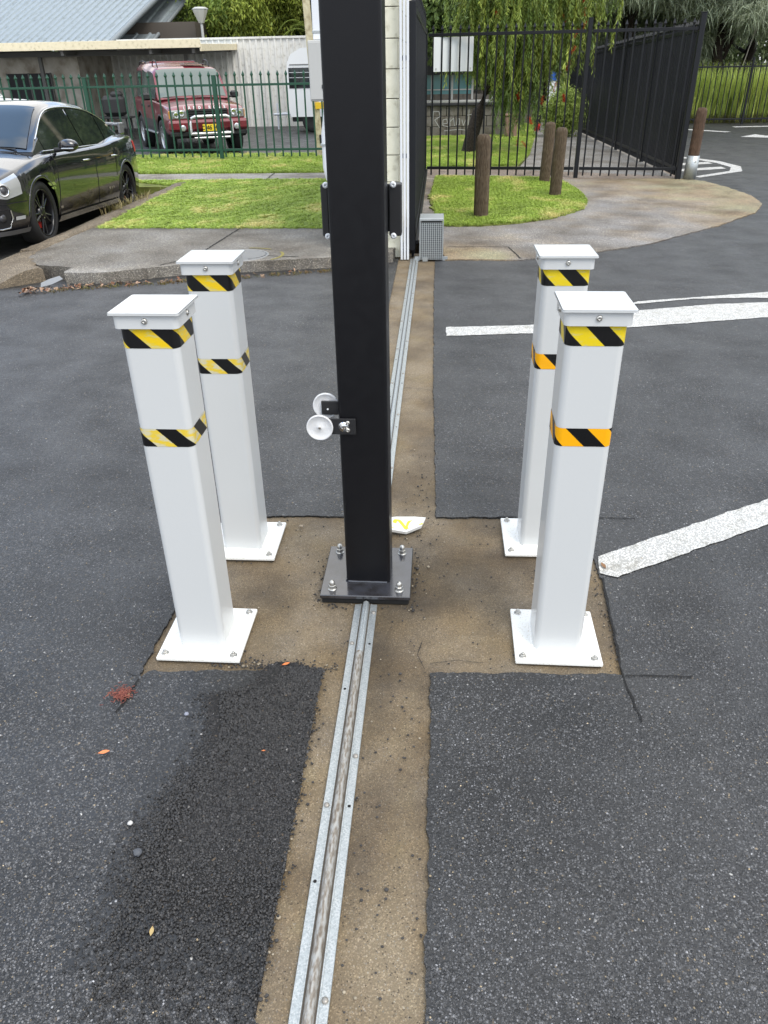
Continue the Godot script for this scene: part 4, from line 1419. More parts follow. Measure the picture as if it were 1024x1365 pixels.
func build_buildings() -> void:
	var st: SurfaceTool
	# carport and the shed behind it
	var o := thing("carport", "flat cream-edged carport roof over the parked maroon wagon", "carport", V(-9.0, 0, 26.0))
	st = start()
	bx(st, Vector3(-2.4, 2.30, 1.95), Vector3(9.7, 0.20, 0.05), 0.004)
	part("front_fascia", done(st), M.fascia, o)
	st = start()
	bx(st, Vector3(2.44, 2.25, -0.55), Vector3(0.05, 0.17, 5.0), 0.004, Basis(Vector3.RIGHT, 0.020))
	part("side_fascia", done(st), M.fascia, o)
	st = start()
	bx(st, Vector3(-2.4, 2.30, -0.55), Vector3(9.6, 0.03, 4.9), 0.0, Basis(Vector3.RIGHT, 0.020))
	part("roof_sheet", done(st), M.zinc_roof, o)
	for x in [-6.5, -4.0, -1.5, 1.0, 2.2]:
		st = start()
		bx(st, Vector3(x, 2.19, -0.55), Vector3(0.08, 0.14, 4.8), 0.0, Basis(Vector3.RIGHT, 0.020))
		part("rafter", done(st), M.soffit, o)
	st = start()
	bx(st, Vector3(-2.4, 2.13, 0.9), Vector3(9.3, 0.13, 0.10))
	part("beam", done(st), M.soffit, o)
	for x in [1.7, -2.6]:
		st = start()
		bx(st, Vector3(x, 1.03, 0.9), Vector3(0.1, 2.06, 0.1), 0.005)
		part("column", done(st), M.soffit, o)
	# rendered back wall with a dark opening
	var w := thing("rendered_building", "low rendered building under the ribbed blue-grey roof, dark doorway at left", "building", V(-12.1, 0, 28.6))
	st = start()
	bx(st, Vector3(-3.1, 1.05, -1.5), Vector3(9.0, 2.1, 9.0))
	part("wall", done(st), M.render_wall, w)
	st = start()
	bx(st, Vector3(-0.15, 0.95, 3.03), Vector3(1.35, 1.42, 0.06), 0.005)
	var dw := part("window", done(st), M.dark, w)
	for x in [-0.82, -0.15, 0.52]:
		st = start()
		bx(st, Vector3(x, 0.95, 3.07), Vector3(0.04, 1.44, 0.04), 0.004)
		part("frame", done(st), M.soffit, dw)
	st = start()
	ribbed(st, Vector3(-7.0, 2.42, 0.6), Vector3(8.5, 0, 0), Vector3(1.9, 3.2, -6.6), 0.24, 0.10, 0.035)
	part("roof", done(st), M.zinc_roof, w)
	st = start()
	pipe(st, [Vector3(1.52, 2.40, 0.6), Vector3(3.42, 5.60, -6.0)], 0.09, 0.09, 6)
	part("barge_board", done(st), M.zinc_trim, w)
	st = start()
	ribbed(st, Vector3(0.2, 2.42, -1.4), Vector3(1.9, 0, 0), Vector3(1.7, 3.2, -5.6), 0.38, 0.10, 0.04)
	part("lower_roof", done(st), M.zinc_roof, w)
	st = start()
	bx(st, Vector3(1.95, 1.55, -4.5), Vector3(3.4, 3.1, 5.0))
	part("rear_wall", done(st), M.brown_wall, w)
	st = start()
	pipe(st, [Vector3(2.15, 2.40, -1.4), Vector3(3.85, 5.60, -7.0)], 0.07, 0.07, 6)
	part("barge_board", done(st), M.zinc_trim, w)
	# ribbed metal wall
	var c := thing("metal_fence", "pale ribbed metal boundary wall behind the wagon", "metal wall", V(-7.0, 0, 28.3))
	st = start()
	ribbed(st, Vector3(-5.4, 0.0, 0), Vector3(11.8, 0, 0), Vector3(0, 2.50, 0), 0.20, 0.09, 0.035)
	part("ribbed_sheet", done(st), M.corrugated, c)
	st = start()
	bx(st, Vector3(0.5, 2.52, 0.01), Vector3(11.8, 0.06, 0.08), 0.004)
	part("capping", done(st), M.corrugated, c)
	st = start()
	bx(st, Vector3(0.5, 1.2, -0.06), Vector3(11.8, 2.4, 0.02))
	part("backing", done(st), M.corrugated, c)
	# lamp
	var l := thing("street_lamp", "pole lamp with a flared square head above the metal wall", "street lamp", V(-8.05, 0, 30.0))
	st = start()
	pipe(st, [Vector3(0, 0, 0), Vector3(0, 3.12, 0)], 0.06, 0.045, 12)
	part("pole", done(st), M.grey_box, l)
	st = start()
	lathe(st, [Vector2(0.0, 3.02), Vector2(0.09, 3.02), Vector2(0.25, 3.36), Vector2(0.25, 3.39)], 8, Transform3D(), false)
	part("lamp_glass", done(st), M.lamp_glass, l)
	st = start()
	lathe(st, [Vector2(0.27, 3.39), Vector2(0.28, 3.42), Vector2(0.18, 3.47), Vector2(0.0, 3.48)], 8, Transform3D(), false)
	part("lamp_cap", done(st), M.grey_box, l)
	# dark machine on a trestle beside the wagon
	var k := thing("covered_machine", "dark covered machine on a trestle left of the wagon's tail", "machine", V(-9.05, 0, 23.6))
	st = start()
	bx(st, Vector3(0, 0.85, 0), Vector3(0.62, 0.5, 0.4), 0.09)
	bx(st, Vector3(0.1, 1.12, 0), Vector3(0.3, 0.16, 0.3), 0.06)
	part("cover", done(st), M.dark, k)
	st = start()
	bx(st, Vector3(0, 0.56, 0), Vector3(0.9, 0.05, 0.5), 0.006)
	part("shelf", done(st), M.dark, k)
	for s in [[-1, -1], [1, -1], [-1, 1], [1, 1]]:
		st = start()
		cyl(st, Vector3(s[0] * 0.36, 0, s[1] * 0.2), Vector3(s[0] * 0.33, 0.55, s[1] * 0.18), 0.025, 8)
		part("leg", done(st), M.dark, k)
	# park building behind the bottlebrush: ledge, glass, low block wall
	var b := thing("park_building", "glass-fronted park building with a pale ledge behind the tree", "building", V(0.3, 0, 27.0))
	st = start()
	bx(st, Vector3(0.2, 0.45, -2.0), Vector3(4.6, 0.9, 4.0))
	part("plinth", done(st), M.old_block, b)
	st = start()
	bx(st, Vector3(0.0, 0.68, 0.2), Vector3(4.2, 0.12, 0.6), 0.01)
	part("ledge", done(st), M.grey_box, b)
	for i in 3:
		st = start()
		bx(st, Vector3(-0.9 + i * 0.62, 1.2, -0.02), Vector3(0.56, 0.86, 0.03))
		var g := part("window", done(st), M.teal_glass, b)
		st = start()
		bx(st, Vector3(-0.9 + i * 0.62, 1.02, 0.01), Vector3(0.56, 0.03, 0.03))
		part("transom", done(st), M.grey_box, g)
	for i in 5:
		st = start()
		bx(st, Vector3(-1.21 + i * 0.62, 1.2, 0.0), Vector3(0.06, 0.9, 0.06))
		part("mullion", done(st), M.grey_box, b)
	st = start()
	bx(st, Vector3(-0.25, 1.62, 0.0), Vector3(3.4, 0.4, 0.5))
	bx(st, Vector3(-0.25, 2.2, -1.6), Vector3(3.4, 1.0, 3.0))
	part("roof_edge", done(st), M.dark, b)
	# low wall of big blocks with white graffiti
	var g2 := thing("low_block_wall", "low grey block wall with white scrawled graffiti under the tree", "wall", V(0.5, 0, 22.95))
	st = start()
	bx(st, Vector3(0.05, 0.37, -0.08), Vector3(2.45, 0.74, 0.14))
	part("wall_core", done(st), M.hole, g2)
	for j in 3:
		for i in 6:
			var x0 := -1.18 + i * 0.42 - (0.2 if j % 2 else 0.0)
			st = start()
			bx(st, Vector3(x0 + 0.2, 0.13 + j * 0.25, 0.0), Vector3(0.405, 0.238, 0.08), 0.008)
			part("block", done(st), M.old_block, g2)
	st = start()
	bx(st, Vector3(0.05, 0.785, -0.03), Vector3(2.5, 0.06, 0.3), 0.008)
	part("capping", done(st), M.dark, g2)
	# the scrawl: hand-drawn strokes
	var strokes := [[-0.62, 0.2, -0.60, 0.62, -0.45, 0.62, -0.42, 0.5, -0.56, 0.42, -0.40, 0.2], [-0.36, 0.32, -0.22, 0.34, -0.24, 0.44, -0.34, 0.42, -0.34, 0.28, -0.2, 0.26], [-0.16, 0.46, -0.15, 0.26], [-0.15, 0.38, -0.06, 0.46, -0.03, 0.27], [0.02, 0.44, 0.1, 0.44, 0.1, 0.3, 0.02, 0.3, 0.03, 0.44], [0.16, 0.42, 0.2, 0.28, 0.28, 0.46], [0.34, 0.66, 0.33, 0.3, 0.40, 0.27], [0.28, 0.52, 0.42, 0.54], [0.48, 0.48, 0.52, 0.36, 0.6, 0.5, 0.5, 0.18], [-0.30, 0.16, 0.1, 0.19, 0.42, 0.15]]
	for s in strokes:
		st = start()
		var pts := v2(s)
		for i in pts.size() - 1:
			var nn: Vector2 = (pts[i + 1] - pts[i]).orthogonal()  .normalized() * 0.008
			var p0 := Vector3(pts[i].x - 0.1, pts[i].y, 0.0435 + i * 0.0002)
			var p1 := Vector3(pts[i + 1].x - 0.1, pts[i + 1].y, 0.0435 + i * 0.0002)
			var n3 := Vector3(nn.x, nn.y, 0)
			q4(st, p0 - n3, p0 + n3, p1 + n3, p1 - n3)
		part("graffiti_stroke", done(st), M.chalk, g2)
	st = start()
	var bs := thing("stone_block", "pinkish stone block at the end of the low wall", "stone", V(1.82, 0, 22.4))
	bx(st, Vector3(0, 0.26, 0), Vector3(0.30, 0.52, 0.3), 0.03)
	part("block", done(st), M.pink_stone, bs)
	st = start()
	bx(st, Vector3(0, 0.545, 0), Vector3(0.34, 0.05, 0.34), 0.012)
	part("cap", done(st), M.pink_stone, bs)
	var hb := thing("notice_panel", "white panel with a blue top beyond the dark trunks", "sign", V(3.05, 0, 24.5))
	st = start()
	bx(st, Vector3(0, 0.90, 0), Vector3(0.24, 0.9, 0.04), 0.006)
	part("panel", done(st), M.sign_white, hb)
	st = start()
	bx(st, Vector3(0, 1.36, 0.024), Vector3(0.22, 0.22, 0.01), 0.003)
	part("blue_header", done(st), M.blue, hb)
	for s in [-0.09, 0.09]:
		st = start()
		cyl(st, Vector3(s, 0, -0.02), Vector3(s, 0.46, -0.02), 0.02, 8)
		part("leg", done(st), M.grey_box, hb)

# ---------------------------------------------------------------- vehicles
# Local axes: front is +z, the vehicle's left is +x. A table row is [s, half width, shoulder height, bonnet or deck height].
func ip(tbl: Array, s: float, col: int) -> float:
	if s <= tbl[0][0]:
		return tbl[0][col]
	for i in tbl.size() - 1:
		if s <= tbl[i + 1][0]:
			var t: float = (s - tbl[i][0]) / (tbl[i + 1][0] - tbl[i][0])
			var p0: float = tbl[maxi(i - 1, 0)][col]
			var p3: float = tbl[mini(i + 2, tbl.size() - 1)][col]
			var m1: float = clampf((tbl[i + 1][col] - p0) * 0.5, -absf(tbl[i + 1][col] - tbl[i][col]) * 1.5, absf(tbl[i + 1][col] - tbl[i][col]) * 1.5)
			var m2: float = clampf((p3 - tbl[i][col]) * 0.5, -absf(tbl[i + 1][col] - tbl[i][col]) * 1.5, absf(tbl[i + 1][col] - tbl[i][col]) * 1.5)
			var t2 := t * t
			var t3_ := t2 * t
			return (2 * t3_ - 3 * t2 + 1) * tbl[i][col] + (t3_ - 2 * t2 + t) * m1 + (-2 * t3_ + 3 * t2) * tbl[i + 1][col] + (t3_ - t2) * m2
	return tbl[-1][col]

func flank(K: Dictionary, s: float, y: float) -> float:
	var sh := ip(K.body, s, 2)
	var v: float = clampf((y - K.base) / (sh - K.base), 0.0, 1.0)
	var pr: Array = K.flank
	for i in pr.size() - 1:
		if v <= pr[i + 1][0]:
			return ip(K.body, s, 1) * lerpf(pr[i][1], pr[i + 1][1], (v - pr[i][0]) / (pr[i + 1][0] - pr[i][0]))
	return ip(K.body, s, 1) * pr[-1][1]

func low_edge(K: Dictionary, s: float) -> float:
	var y: float = K.base
	for c in K.axles:
		var u: float = s - c
		if absf(u) < K.arch:
			y = maxf(y, K.hub + sqrt(K.arch * K.arch - u * u))
	return y

func roof_y(K: Dictionary, s: float, u: float) -> float:
	return ip(K.roof, s, 1) + K.crown * (1.0 - u * u) - K.edge * pow(absf(u), 6.0)

func cabin_x(K: Dictionary, s: float, y: float) -> float:
	return K.cabin - 0.02 * s * s - (y - K.belt) * K.tumble

func two_sided_grid(st: SurfaceTool, P: Array, flip := false) -> void:
	for i in P.size() - 1:
		for j in P[i].size() - 1:
			if flip:
				q4(st, P[i][j], P[i + 1][j], P[i + 1][j + 1], P[i][j + 1])
			else:
				q4(st, P[i][j], P[i][j + 1], P[i + 1][j + 1], P[i + 1][j])

func car_shell(K: Dictionary) -> ArrayMesh:
	var st := start(true)
	var S := []
	var s: float = K.body[0][0]
	while s < K.body[-1][0] - 0.01:
		S.append(s)
		s += 0.05
	S.append(K.body[-1][0])
	for c in K.axles:
		for k in 41:
			S.append(c - K.arch * cos(PI * k / 40.0))
	S.sort()
	var rings := []
	for q in S:
		var lo := low_edge(K, q)
		var sh := ip(K.body, q, 2)
		var tp := ip(K.body, q, 3)
		var half := []
		for t in [0.0, 0.08, 0.2, 0.35, 0.5, 0.65, 0.8, 0.9, 0.96, 1.0]:
			var y := lerpf(minf(lo, sh - 0.03), sh, t)
			half.append(Vector2(flank(K, q, y), y))
		var w: float = half[-1].x
		for u in [0.96, 0.88, 0.7, 0.45, 0.2]:
			half.append(Vector2(w * u, lerpf(sh, tp, 1.0 - pow(u, 3.2))))
		var ring := []
		for p in half:
			ring.append(Vector3(p.x, p.y, q))
		ring.append(Vector3(0, tp, q))
		half.reverse()
		for p in half:
			ring.append(Vector3(-p.x, p.y, q))
		rings.append(ring)
	for i in rings.size() - 1:
		if S[i + 1] - S[i] < 0.0008:
			continue
		for j in rings[i].size() - 1:
			q4(st, rings[i][j], rings[i][j + 1], rings[i + 1][j + 1], rings[i + 1][j])
	for e in [0, rings.size() - 1]:
		st.set_smooth_group(1 + e)
		var c := Vector3.ZERO
		for p in rings[e]:
			c += p / rings[e].size()
		for j in rings[e].size():
			var a: Vector3 = rings[e][j]
			var b: Vector3 = rings[e][(j + 1) % rings[e].size()]
			if e == 0:
				t3(st, c, b, a)
			else:
				t3(st, c, a, b)
	return done(st)

func cabin_shell(K: Dictionary) -> ArrayMesh:
	var st := start(true)
	var rings := []
	var s0: float = K.roof[0][0]
	var s1: float = K.roof[-1][0]
	for i in 61:
		var s := lerpf(s0, s1, i / 60.0)
		var yr := ip(K.roof, s, 1)
		var ye: float = K.belt + (yr - K.belt) * 0.90
		var half := []
		for t in [-0.12, 0.15, 0.35, 0.55, 0.75, 1.0]:
			var y := lerpf(K.belt, ye, t)
			half.append(Vector2(cabin_x(K, s, y), y))
		var xe := cabin_x(K, s, ye)
		for u in [0.985, 0.95, 0.9, 0.8, 0.6, 0.4, 0.2]:
			half.append(Vector2(xe * u, lerpf(ye, roof_y(K, s, u), smoothstep(1.0, 0.88, u))))
		var ring := []
		for p in half:
			ring.append(Vector3(p.x, p.y, s))
		ring.append(Vector3(0, roof_y(K, s, 0), s))
		half.reverse()
		for p in half:
			ring.append(Vector3(-p.x, p.y, s))
		rings.append(ring)
	for i in rings.size() - 1:
		for j in rings[i].size() - 1:
			q4(st, rings[i][j], rings[i][j + 1], rings[i + 1][j + 1], rings[i + 1][j])
	for e in [0, rings.size() - 1]:
		st.set_smooth_group(5 + e)
		var c: Vector3 = rings[e][6] * 0.5 + rings[e][-7] * 0.5
		for j in rings[e].size() - 1:
			if e == 0:
				t3(st, c, rings[e][j + 1], rings[e][j])
			else:
				t3(st, c, rings[e][j], rings[e][j + 1])
	return done(st)

# a pane on the cabin's side, between two stations, following the roof line
func side_pane(K: Dictionary, sa: float, sb: float, side: float, top := 0.80, off := 0.006, rise := 0.03, slope := 0.0) -> ArrayMesh:
	var st := start(true)
	var P := []
	for i in 13:
		var row := []
		for j in 7:
			var s0 := lerpf(sa, sb, i / 12.0)
			var t := j / 6.0
			var s := s0 + slope * t
			var y1: float = K.belt + rise
			var y2: float = maxf(K.belt + (ip(K.roof, s, 1) - K.belt) * top, y1 + 0.004)
			var y := lerpf(y1, y2, t)
			row.append(Vector3(side * (cabin_x(K, s, y) + off), y, s))
		P.append(row)
	two_sided_grid(st, P, side < 0.0)
	return done(st)

func screen_pane(K: Dictionary, sa: float, sb: float, uw: float, off := 0.008) -> ArrayMesh:
	var st := start(true)
	var P := []
	for i in 13:
		var s := lerpf(sa, sb, i / 12.0)
		var row := []
		for j in 17:
			var u := lerpf(uw, -uw, j / 16.0)
			var ye: float = K.belt + (ip(K.roof, s, 1) - K.belt) * 0.90
			row.append(Vector3(u * cabin_x(K, s, ye), roof_y(K, s, u) + off, s + off * 0.5 * signf(sb + sa)))
		P.append(row)
	two_sided_grid(st, P)
	return done(st)

# a strip lying on the body's side
func side_patch(K: Dictionary, sa: float, sb: float, ya: float, yb: float, side: float, off := 0.003, lean := 0.0, ns := 8) -> ArrayMesh:
	var st := start(true)
	var P := []
	for i in ns + 1:
		var row := []
		for j in 9:
			var y := lerpf(ya, yb, j / 8.0)
			var s := lerpf(sa, sb, i / float(ns)) + lean * j / 8.0
			row.append(Vector3(side * (flank(K, s, y) + off), y, s))
		P.append(row)
	two_sided_grid(st, P, side < 0.0)
	return done(st)

func make_wheel(o: Node3D, at_: Vector3, side: float, r: float, w: float, rim_r: float, kind: String) -> void:
	# local y is the axle, pointing outwards
	var B := Basis(Vector3.FORWARD, PI / 2 * side)
	var st := start()
	var hw := w / 2
	lathe(st, [Vector2(rim_r - 0.01, -hw * 0.8), Vector2(rim_r + 0.02, -hw), Vector2(r - 0.03, -hw * 1.02), Vector2(r - 0.006, -hw * 0.86), Vector2(r, -hw * 0.6), Vector2(r, hw * 0.6), Vector2(r - 0.006, hw * 0.86), Vector2(r - 0.03, hw * 1.02), Vector2(rim_r + 0.02, hw), Vector2(rim_r - 0.002, hw * 0.86)], 40)
	var wh := part("wheel", done(st), M.tyre, o, Transform3D(B, at_))
	st = start()
	lathe(st, [Vector2(rim_r + 0.004, hw * 0.86), Vector2(rim_r + 0.006, hw * 0.93), Vector2(rim_r - 0.012, hw * 0.93), Vector2(rim_r - 0.018, hw * 0.75), Vector2(rim_r - 0.03, -hw * 0.2), Vector2(rim_r - 0.03, -hw * 0.5), Vector2(0.0, -hw * 0.5)], 40)
	var rim_m: Material = M.rim_black if kind == "black" else M.alloy
	part("rim", done(st), rim_m, wh)
	st = start()
	lathe(st, [Vector2(0.0, -hw * 0.35), Vector2(rim_r * 0.68, -hw * 0.35), Vector2(rim_r * 0.68, -hw * 0.15), Vector2(0.0, -hw * 0.15)], 32)
	part("brake_disc", done(st), M.worn, wh)
	if kind == "black":
		st = start()
		bx(st, Vector3(rim_r * 0.60, 0.005, 0.02), Vector3(0.07, 0.05, 0.16), 0.015, Basis(Vector3.UP, 0.3))
		part("caliper", done(st), M.caliper, wh)
	var n := 10 if kind == "black" else 6
	for k in n:
		var a := TAU * k / n + (0.13 if k % 2 else -0.13) * (1.0 if kind == "black" else 0.0) + 0.2
		var d := Vector3(cos(a), 0, -sin(a))
		st = start()
		var wd := 0.022 if kind == "black" else 0.075
		var BB := Basis(d, Vector3.UP, d.cross(Vector3.UP))
		var mid := rim_r * 0.56
		bx(st, d * mid + Vector3(0, hw * 0.62, 0), Vector3(rim_r * 0.88, 0.022, wd), 0.006, BB)
		var sp := part("spoke", done(st), rim_m, wh)
		if kind == "black" and k % 2 == 0:
			st = start()
			bx(st, d * (rim_r * 0.62) + Vector3(0, hw * 0.62 + 0.012, 0), Vector3(rim_r * 0.6, 0.002, 0.008), 0.0, BB)
			part("spoke_edge", done(st), M.rim_edge, wh)
	st = start()
	lathe(st, [Vector2(0.075, hw * 0.35), Vector2(0.075, hw * 0.70), Vector2(0.045, hw * 0.82), Vector2(0.0, hw * 0.84)], 24)
	part("hub", done(st), rim_m, wh)
	for k in 5:
		var a := TAU * k / 5
		st = start()
		lathe(st, [Vector2(0.010, hw * 0.70), Vector2(0.010, hw * 0.80), Vector2(0.0, hw * 0.82)], 6, Transform3D(Basis(), Vector3(cos(a) * 0.057, 0, sin(a) * 0.057)), false)
		part("wheel_nut", done(st), M.chrome, wh)

func wheel_wells(o: Node3D, K: Dictionary) -> void:
	var st := start()
	bx(st, Vector3(0, K.base + 0.16, (K.body[0][0] + K.body[-1][0]) / 2), Vector3(K.cabin * 1.42, 0.30, (K.body[-1][0] - K.body[0][0]) * 0.90))
	for c in K.axles:
		bx(st, Vector3(0, K.hub + K.arch * 0.55, c), Vector3(K.cabin * 1.3, 0.5, K.arch * 1.9))
	part("underbody", done(st), M.hole, o)
	for c in K.axles:
		for side in [-1.0, 1.0]:
			st = start(true)
			var P := []
			for k in 33:
				var a := PI * k / 32.0
				var row := []
				for j in [[0.0, 0.0], [0.006, 0.012], [0.0, 0.03], [-0.25, 0.03]]:
					var rr: float = K.arch - 0.012 + j[1]
					var y: float = maxf(K.hub + rr * sin(a), K.base)
					var s: float = c - rr * cos(a)
					row.append(Vector3(side * (flank(K, s, y + 0.005) + j[0] + 0.004), y, s))
				P.append(row)
			two_sided_grid(st, P, side > 0.0)
			part("arch_lip", done(st), K.lip, o)

func text_mesh(s: String, size: float, depth: float) -> TextMesh:
	var t := TextMesh.new()
	var f := SystemFont.new()
	f.font_names = PackedStringArray(["Droid Sans"])
	f.font_weight = 700
	t.font = f
	t.text = s
	t.font_size = 32
	t.pixel_size = size / 32.0
	t.depth = depth
	return t

func build_sedan() -> void:
	var K := {"base": 0.185, "hub": 0.338, "arch": 0.372, "axles": [-1.455, 1.455], "belt": 0.925, "cabin": 0.83, "tumble": 0.42, "crown": 0.018, "edge": 0.03, "lip": M.car_black,
		"flank": [[0.0, 0.925], [0.12, 0.968], [0.3, 0.985], [0.55, 1.0], [0.72, 0.992], [0.80, 0.996], [0.92, 0.972], [1.0, 0.93]],
		"body": [[-2.40, 0.66, 0.90, 0.95], [-2.33, 0.80, 0.98, 1.03], [-2.15, 0.88, 1.01, 1.07], [-1.8, 0.93, 1.005, 1.08], [-1.455, 0.948, 0.985, 1.07], [-0.8, 0.942, 0.945, 1.0], [0.0, 0.938, 0.925, 0.97], [0.7, 0.94, 0.915, 0.965], [1.1, 0.946, 0.905, 0.975], [1.455, 0.95, 0.875, 0.94], [1.9, 0.925, 0.80, 0.865], [2.15, 0.86, 0.735, 0.79], [2.30, 0.77, 0.665, 0.71], [2.39, 0.64, 0.58, 0.62], [2.42, 0.50, 0.52, 0.55]],
		"roof": [[-1.95, 1.05], [-1.72, 1.18], [-1.45, 1.31], [-1.1, 1.41], [-0.7, 1.455], [-0.3, 1.472], [0.05, 1.465], [0.3, 1.435], [0.5, 1.37], [0.75, 1.23], [1.0, 1.08], [1.2, 0.955]]}
	var o := thing("parked_sedan", "glossy black sedan with black spoked wheels parked at the left kerb", "car", V(-5.455, -0.088, 10.45), 0.0)
	o.rotation = Vector3(-0.040, deg_to_rad(1.9), 0.0)
	part("body", car_shell(K), M.car_black, o)
	part("cabin", cabin_shell(K), M.car_black, o)
	wheel_wells(o, K)
	part("windscreen", screen_pane(K, 0.40, 1.13, 0.90), M.screen, o)
	part("rear_window", screen_pane(K, -1.85, -0.98, 0.86), M.screen, o)
	for side in [1.0, -1.0]:
		part("window", side_pane(K, -0.24, 0.88, side, 0.84, 0.005, 0.035), M.tint, o)
		part("window", side_pane(K, -1.16, -0.30, side, 0.84, 0.005, 0.04), M.tint, o)
		part("window", side_pane(K, -1.58, -1.22, side, 0.82, 0.005, 0.07), M.tint, o)
		var st := start()
		var up := []
		var dn := []
		for i in 25:
			var s := lerpf(-1.62, 0.98, i / 24.0)
			var y := maxf(K.belt + (ip(K.roof, s, 1) - K.belt) * 0.875, K.belt + 0.03)
			up.append(Vector3(side * (cabin_x(K, s, y) + 0.006), y, s))
			dn.append(Vector3(side * (cabin_x(K, s, K.belt + 0.02) + 0.012), K.belt + 0.022 + 0.02 * smoothstep(-0.9, -1.7, s), s))
		pipe(st, up, 0.008, 0.008, 6)
		pipe(st, dn, 0.009, 0.009, 6)
		part("bright_trim", done(st), M.chrome, o)
		# gaps round the doors
		st = start()
		for g in [[1.02, 1.035, 0.26, 0.92, -0.10], [-0.285, -0.273, 0.24, 0.92, -0.02], [-1.02, -1.008, 0.55, 0.93, -0.12]]:
			st.append_from(side_patch(K, g[0], g[1], g[2], g[3], side, 0.0022, g[4], 1), 0, Transform3D())
		st.append_from(side_patch(K, -1.0, 1.02, 0.252, 0.262, side, 0.0022, 0.0, 24), 0, Transform3D())
		part("door_gap", done(st), M.hole, o)
		for s in [0.02, -0.98]:
			st = start()
			var y := 0.80
			pipe(st, [Vector3(side * (flank(K, s - 0.09, y) + 0.004), y, s - 0.09), Vector3(side * (flank(K, s, y) + 0.035), y + 0.004, s - 0.05), Vector3(side * (flank(K, s, y) + 0.035), y + 0.004, s + 0.05), Vector3(side * (flank(K, s + 0.09, y) + 0.004), y, s + 0.09)], 0.012, 0.012, 8)
			part("door_handle", done(st), M.chrome, o)
		st = start(true)
		var mp := []
		for i in 9:
			var a := PI * i / 8.0
			mp.append(Vector2(sin(a) * 0.075 + 0.001 * (1 if i in [0, 8] else 0), -cos(a) * 0.12))
		lathe(st, mp, 16, Transform3D(Basis(Vector3.FORWARD, PI / 2).scaled(Vector3(1, 0.95, 1.1)), Vector3(side * 1.02, 0.995, 0.70)))
		var mir := part("mirror", done(st), M.car_black, o)
		st = start()
		pipe(st, [Vector3(side * 0.85, 0.945, 0.72), Vector3(side * 0.98, 0.96, 0.71)], 0.028, 0.022, 8)
		part("mirror_arm", done(st), M.black_plastic, mir)
		st = start()
		bx(st, Vector3(side * 1.03, 0.965, 0.775), Vector3(0.15, 0.014, 0.012), 0.004)
		part("indicator", done(st), M.lens, mir)
		part("side_skirt", side_patch(K, -1.05, 1.05, 0.186, 0.25, side, 0.014, 0.0, 20), M.car_black, o)
		part("fender_vent", side_patch(K, 1.08, 1.26, 0.60, 0.635, side, 0.006, 0.05, 4), M.chrome, o)
		part("fender_vent", side_patch(K, 1.10, 1.20, 0.56, 0.585, side, 0.006, 0.04, 4), M.chrome, o)
		part("badge", side_patch(K, 0.94, 1.02, 0.33, 0.36, side, 0.005, 0.02, 4), M.chrome, o)
		for g in [[-0.86, -0.82], [-0.79, -0.75], [-0.72, -0.66]]:
			part("badge", side_patch(K, g[0], g[1], 0.395, 0.425, side, 0.004, 0.015, 2), M.chrome, o)
		# lights and bumper corner
		st = start(true)
		var P := []
		for i in 11:
			var row := []
			for j in 7:
				var s := lerpf(1.92, 2.31, i / 10.0)
				var y := lerpf(0.545 + 0.06 * absf(i - 6) / 10.0, ip(K.body, s, 2) - 0.012, j / 6.0)
				row.append(Vector3(side * (flank(K, s, y) + 0.006), y, s))
			P.append(row)
		two_sided_grid(st, P, side < 0.0)
		var hl := part("headlight", done(st), M.lens, o)
		st = start()
		var hc := Vector3(side * (flank(K, 2.17, 0.63) + 0.0), 0.63, 2.17)
		var hn := Vector3(side * 0.75, 0.1, 0.66).normalized()
		var hb := Basis(hn.cross(Vector3.UP).normalized(), hn, hn.cross(hn.cross(Vector3.UP).normalized()) * -1.0)
		lathe(st, [Vector2(0.062, -0.02), Vector2(0.062, 0.014), Vector2(0.050, 0.018), Vector2(0.046, 0.004)], 24, Transform3D(hb, hc))
		part("lamp_ring", done(st), M.chrome, hl)
		st = start()
		lathe(st, [Vector2(0.046, 0.0), Vector2(0.03, 0.014), Vector2(0.0, 0.019)], 20, Transform3D(hb, hc))
		part("lamp_lens", done(st), M.lens_dark, hl)
		part("bumper_intake", side_patch(K, 2.16, 2.33, 0.27, 0.44, side, 0.004, 0.0, 6), M.hole, o)
		st = start()
		var bo := []
		for e in [[2.15, 0.44], [2.13, 0.36], [2.17, 0.262], [2.26, 0.255], [2.34, 0.27], [2.345, 0.36], [2.335, 0.445]]:
			bo.append(Vector3(side * (flank(K, e[0], e[1]) + 0.008), e[1], e[0]))
		pipe(st, bo, 0.009, 0.009, 8)
		part("intake_trim", done(st), M.chrome, o)
		st = start()
		lathe(st, [Vector2(0.04, -0.02), Vector2(0.04, 0.008), Vector2(0.0, 0.014)], 20, Transform3D(hb, Vector3(side * flank(K, 2.24, 0.36), 0.37, 2.24)))
		part("fog_lamp", done(st), M.lens_dark, o)
		part("bumper_reflector", side_patch(K, 1.93, 2.08, 0.33, 0.365, side, 0.005, 0.0, 4), M.lens, o)
		part("bumper_gap", side_patch(K, 1.86, 2.31, 0.498, 0.508, side, 0.003, 0.0, 8), M.hole, o)
		part("front_lip", side_patch(K, 1.84, 2.36, 0.187, 0.235, side, 0.018, 0.0, 10), M.grey_lip, o)
		part("tail_light", side_patch(K, -2.34, -2.02, 0.80, 0.95, side, 0.005, 0.0, 6), M.caliper, o)
	var st2 := start()
	bx(st2, Vector3(0, 0.60, 2.40), Vector3(0.62, 0.10, 0.06), 0.02)
	part("upper_grille", done(st2), M.hole, o)
	st2 = start()
	bx(st2, Vector3(0, 0.33, 2.36), Vector3(0.9, 0.17, 0.09), 0.02)
	part("lower_grille", done(st2), M.hole, o)
	# boot spoiler
	st2 = start()
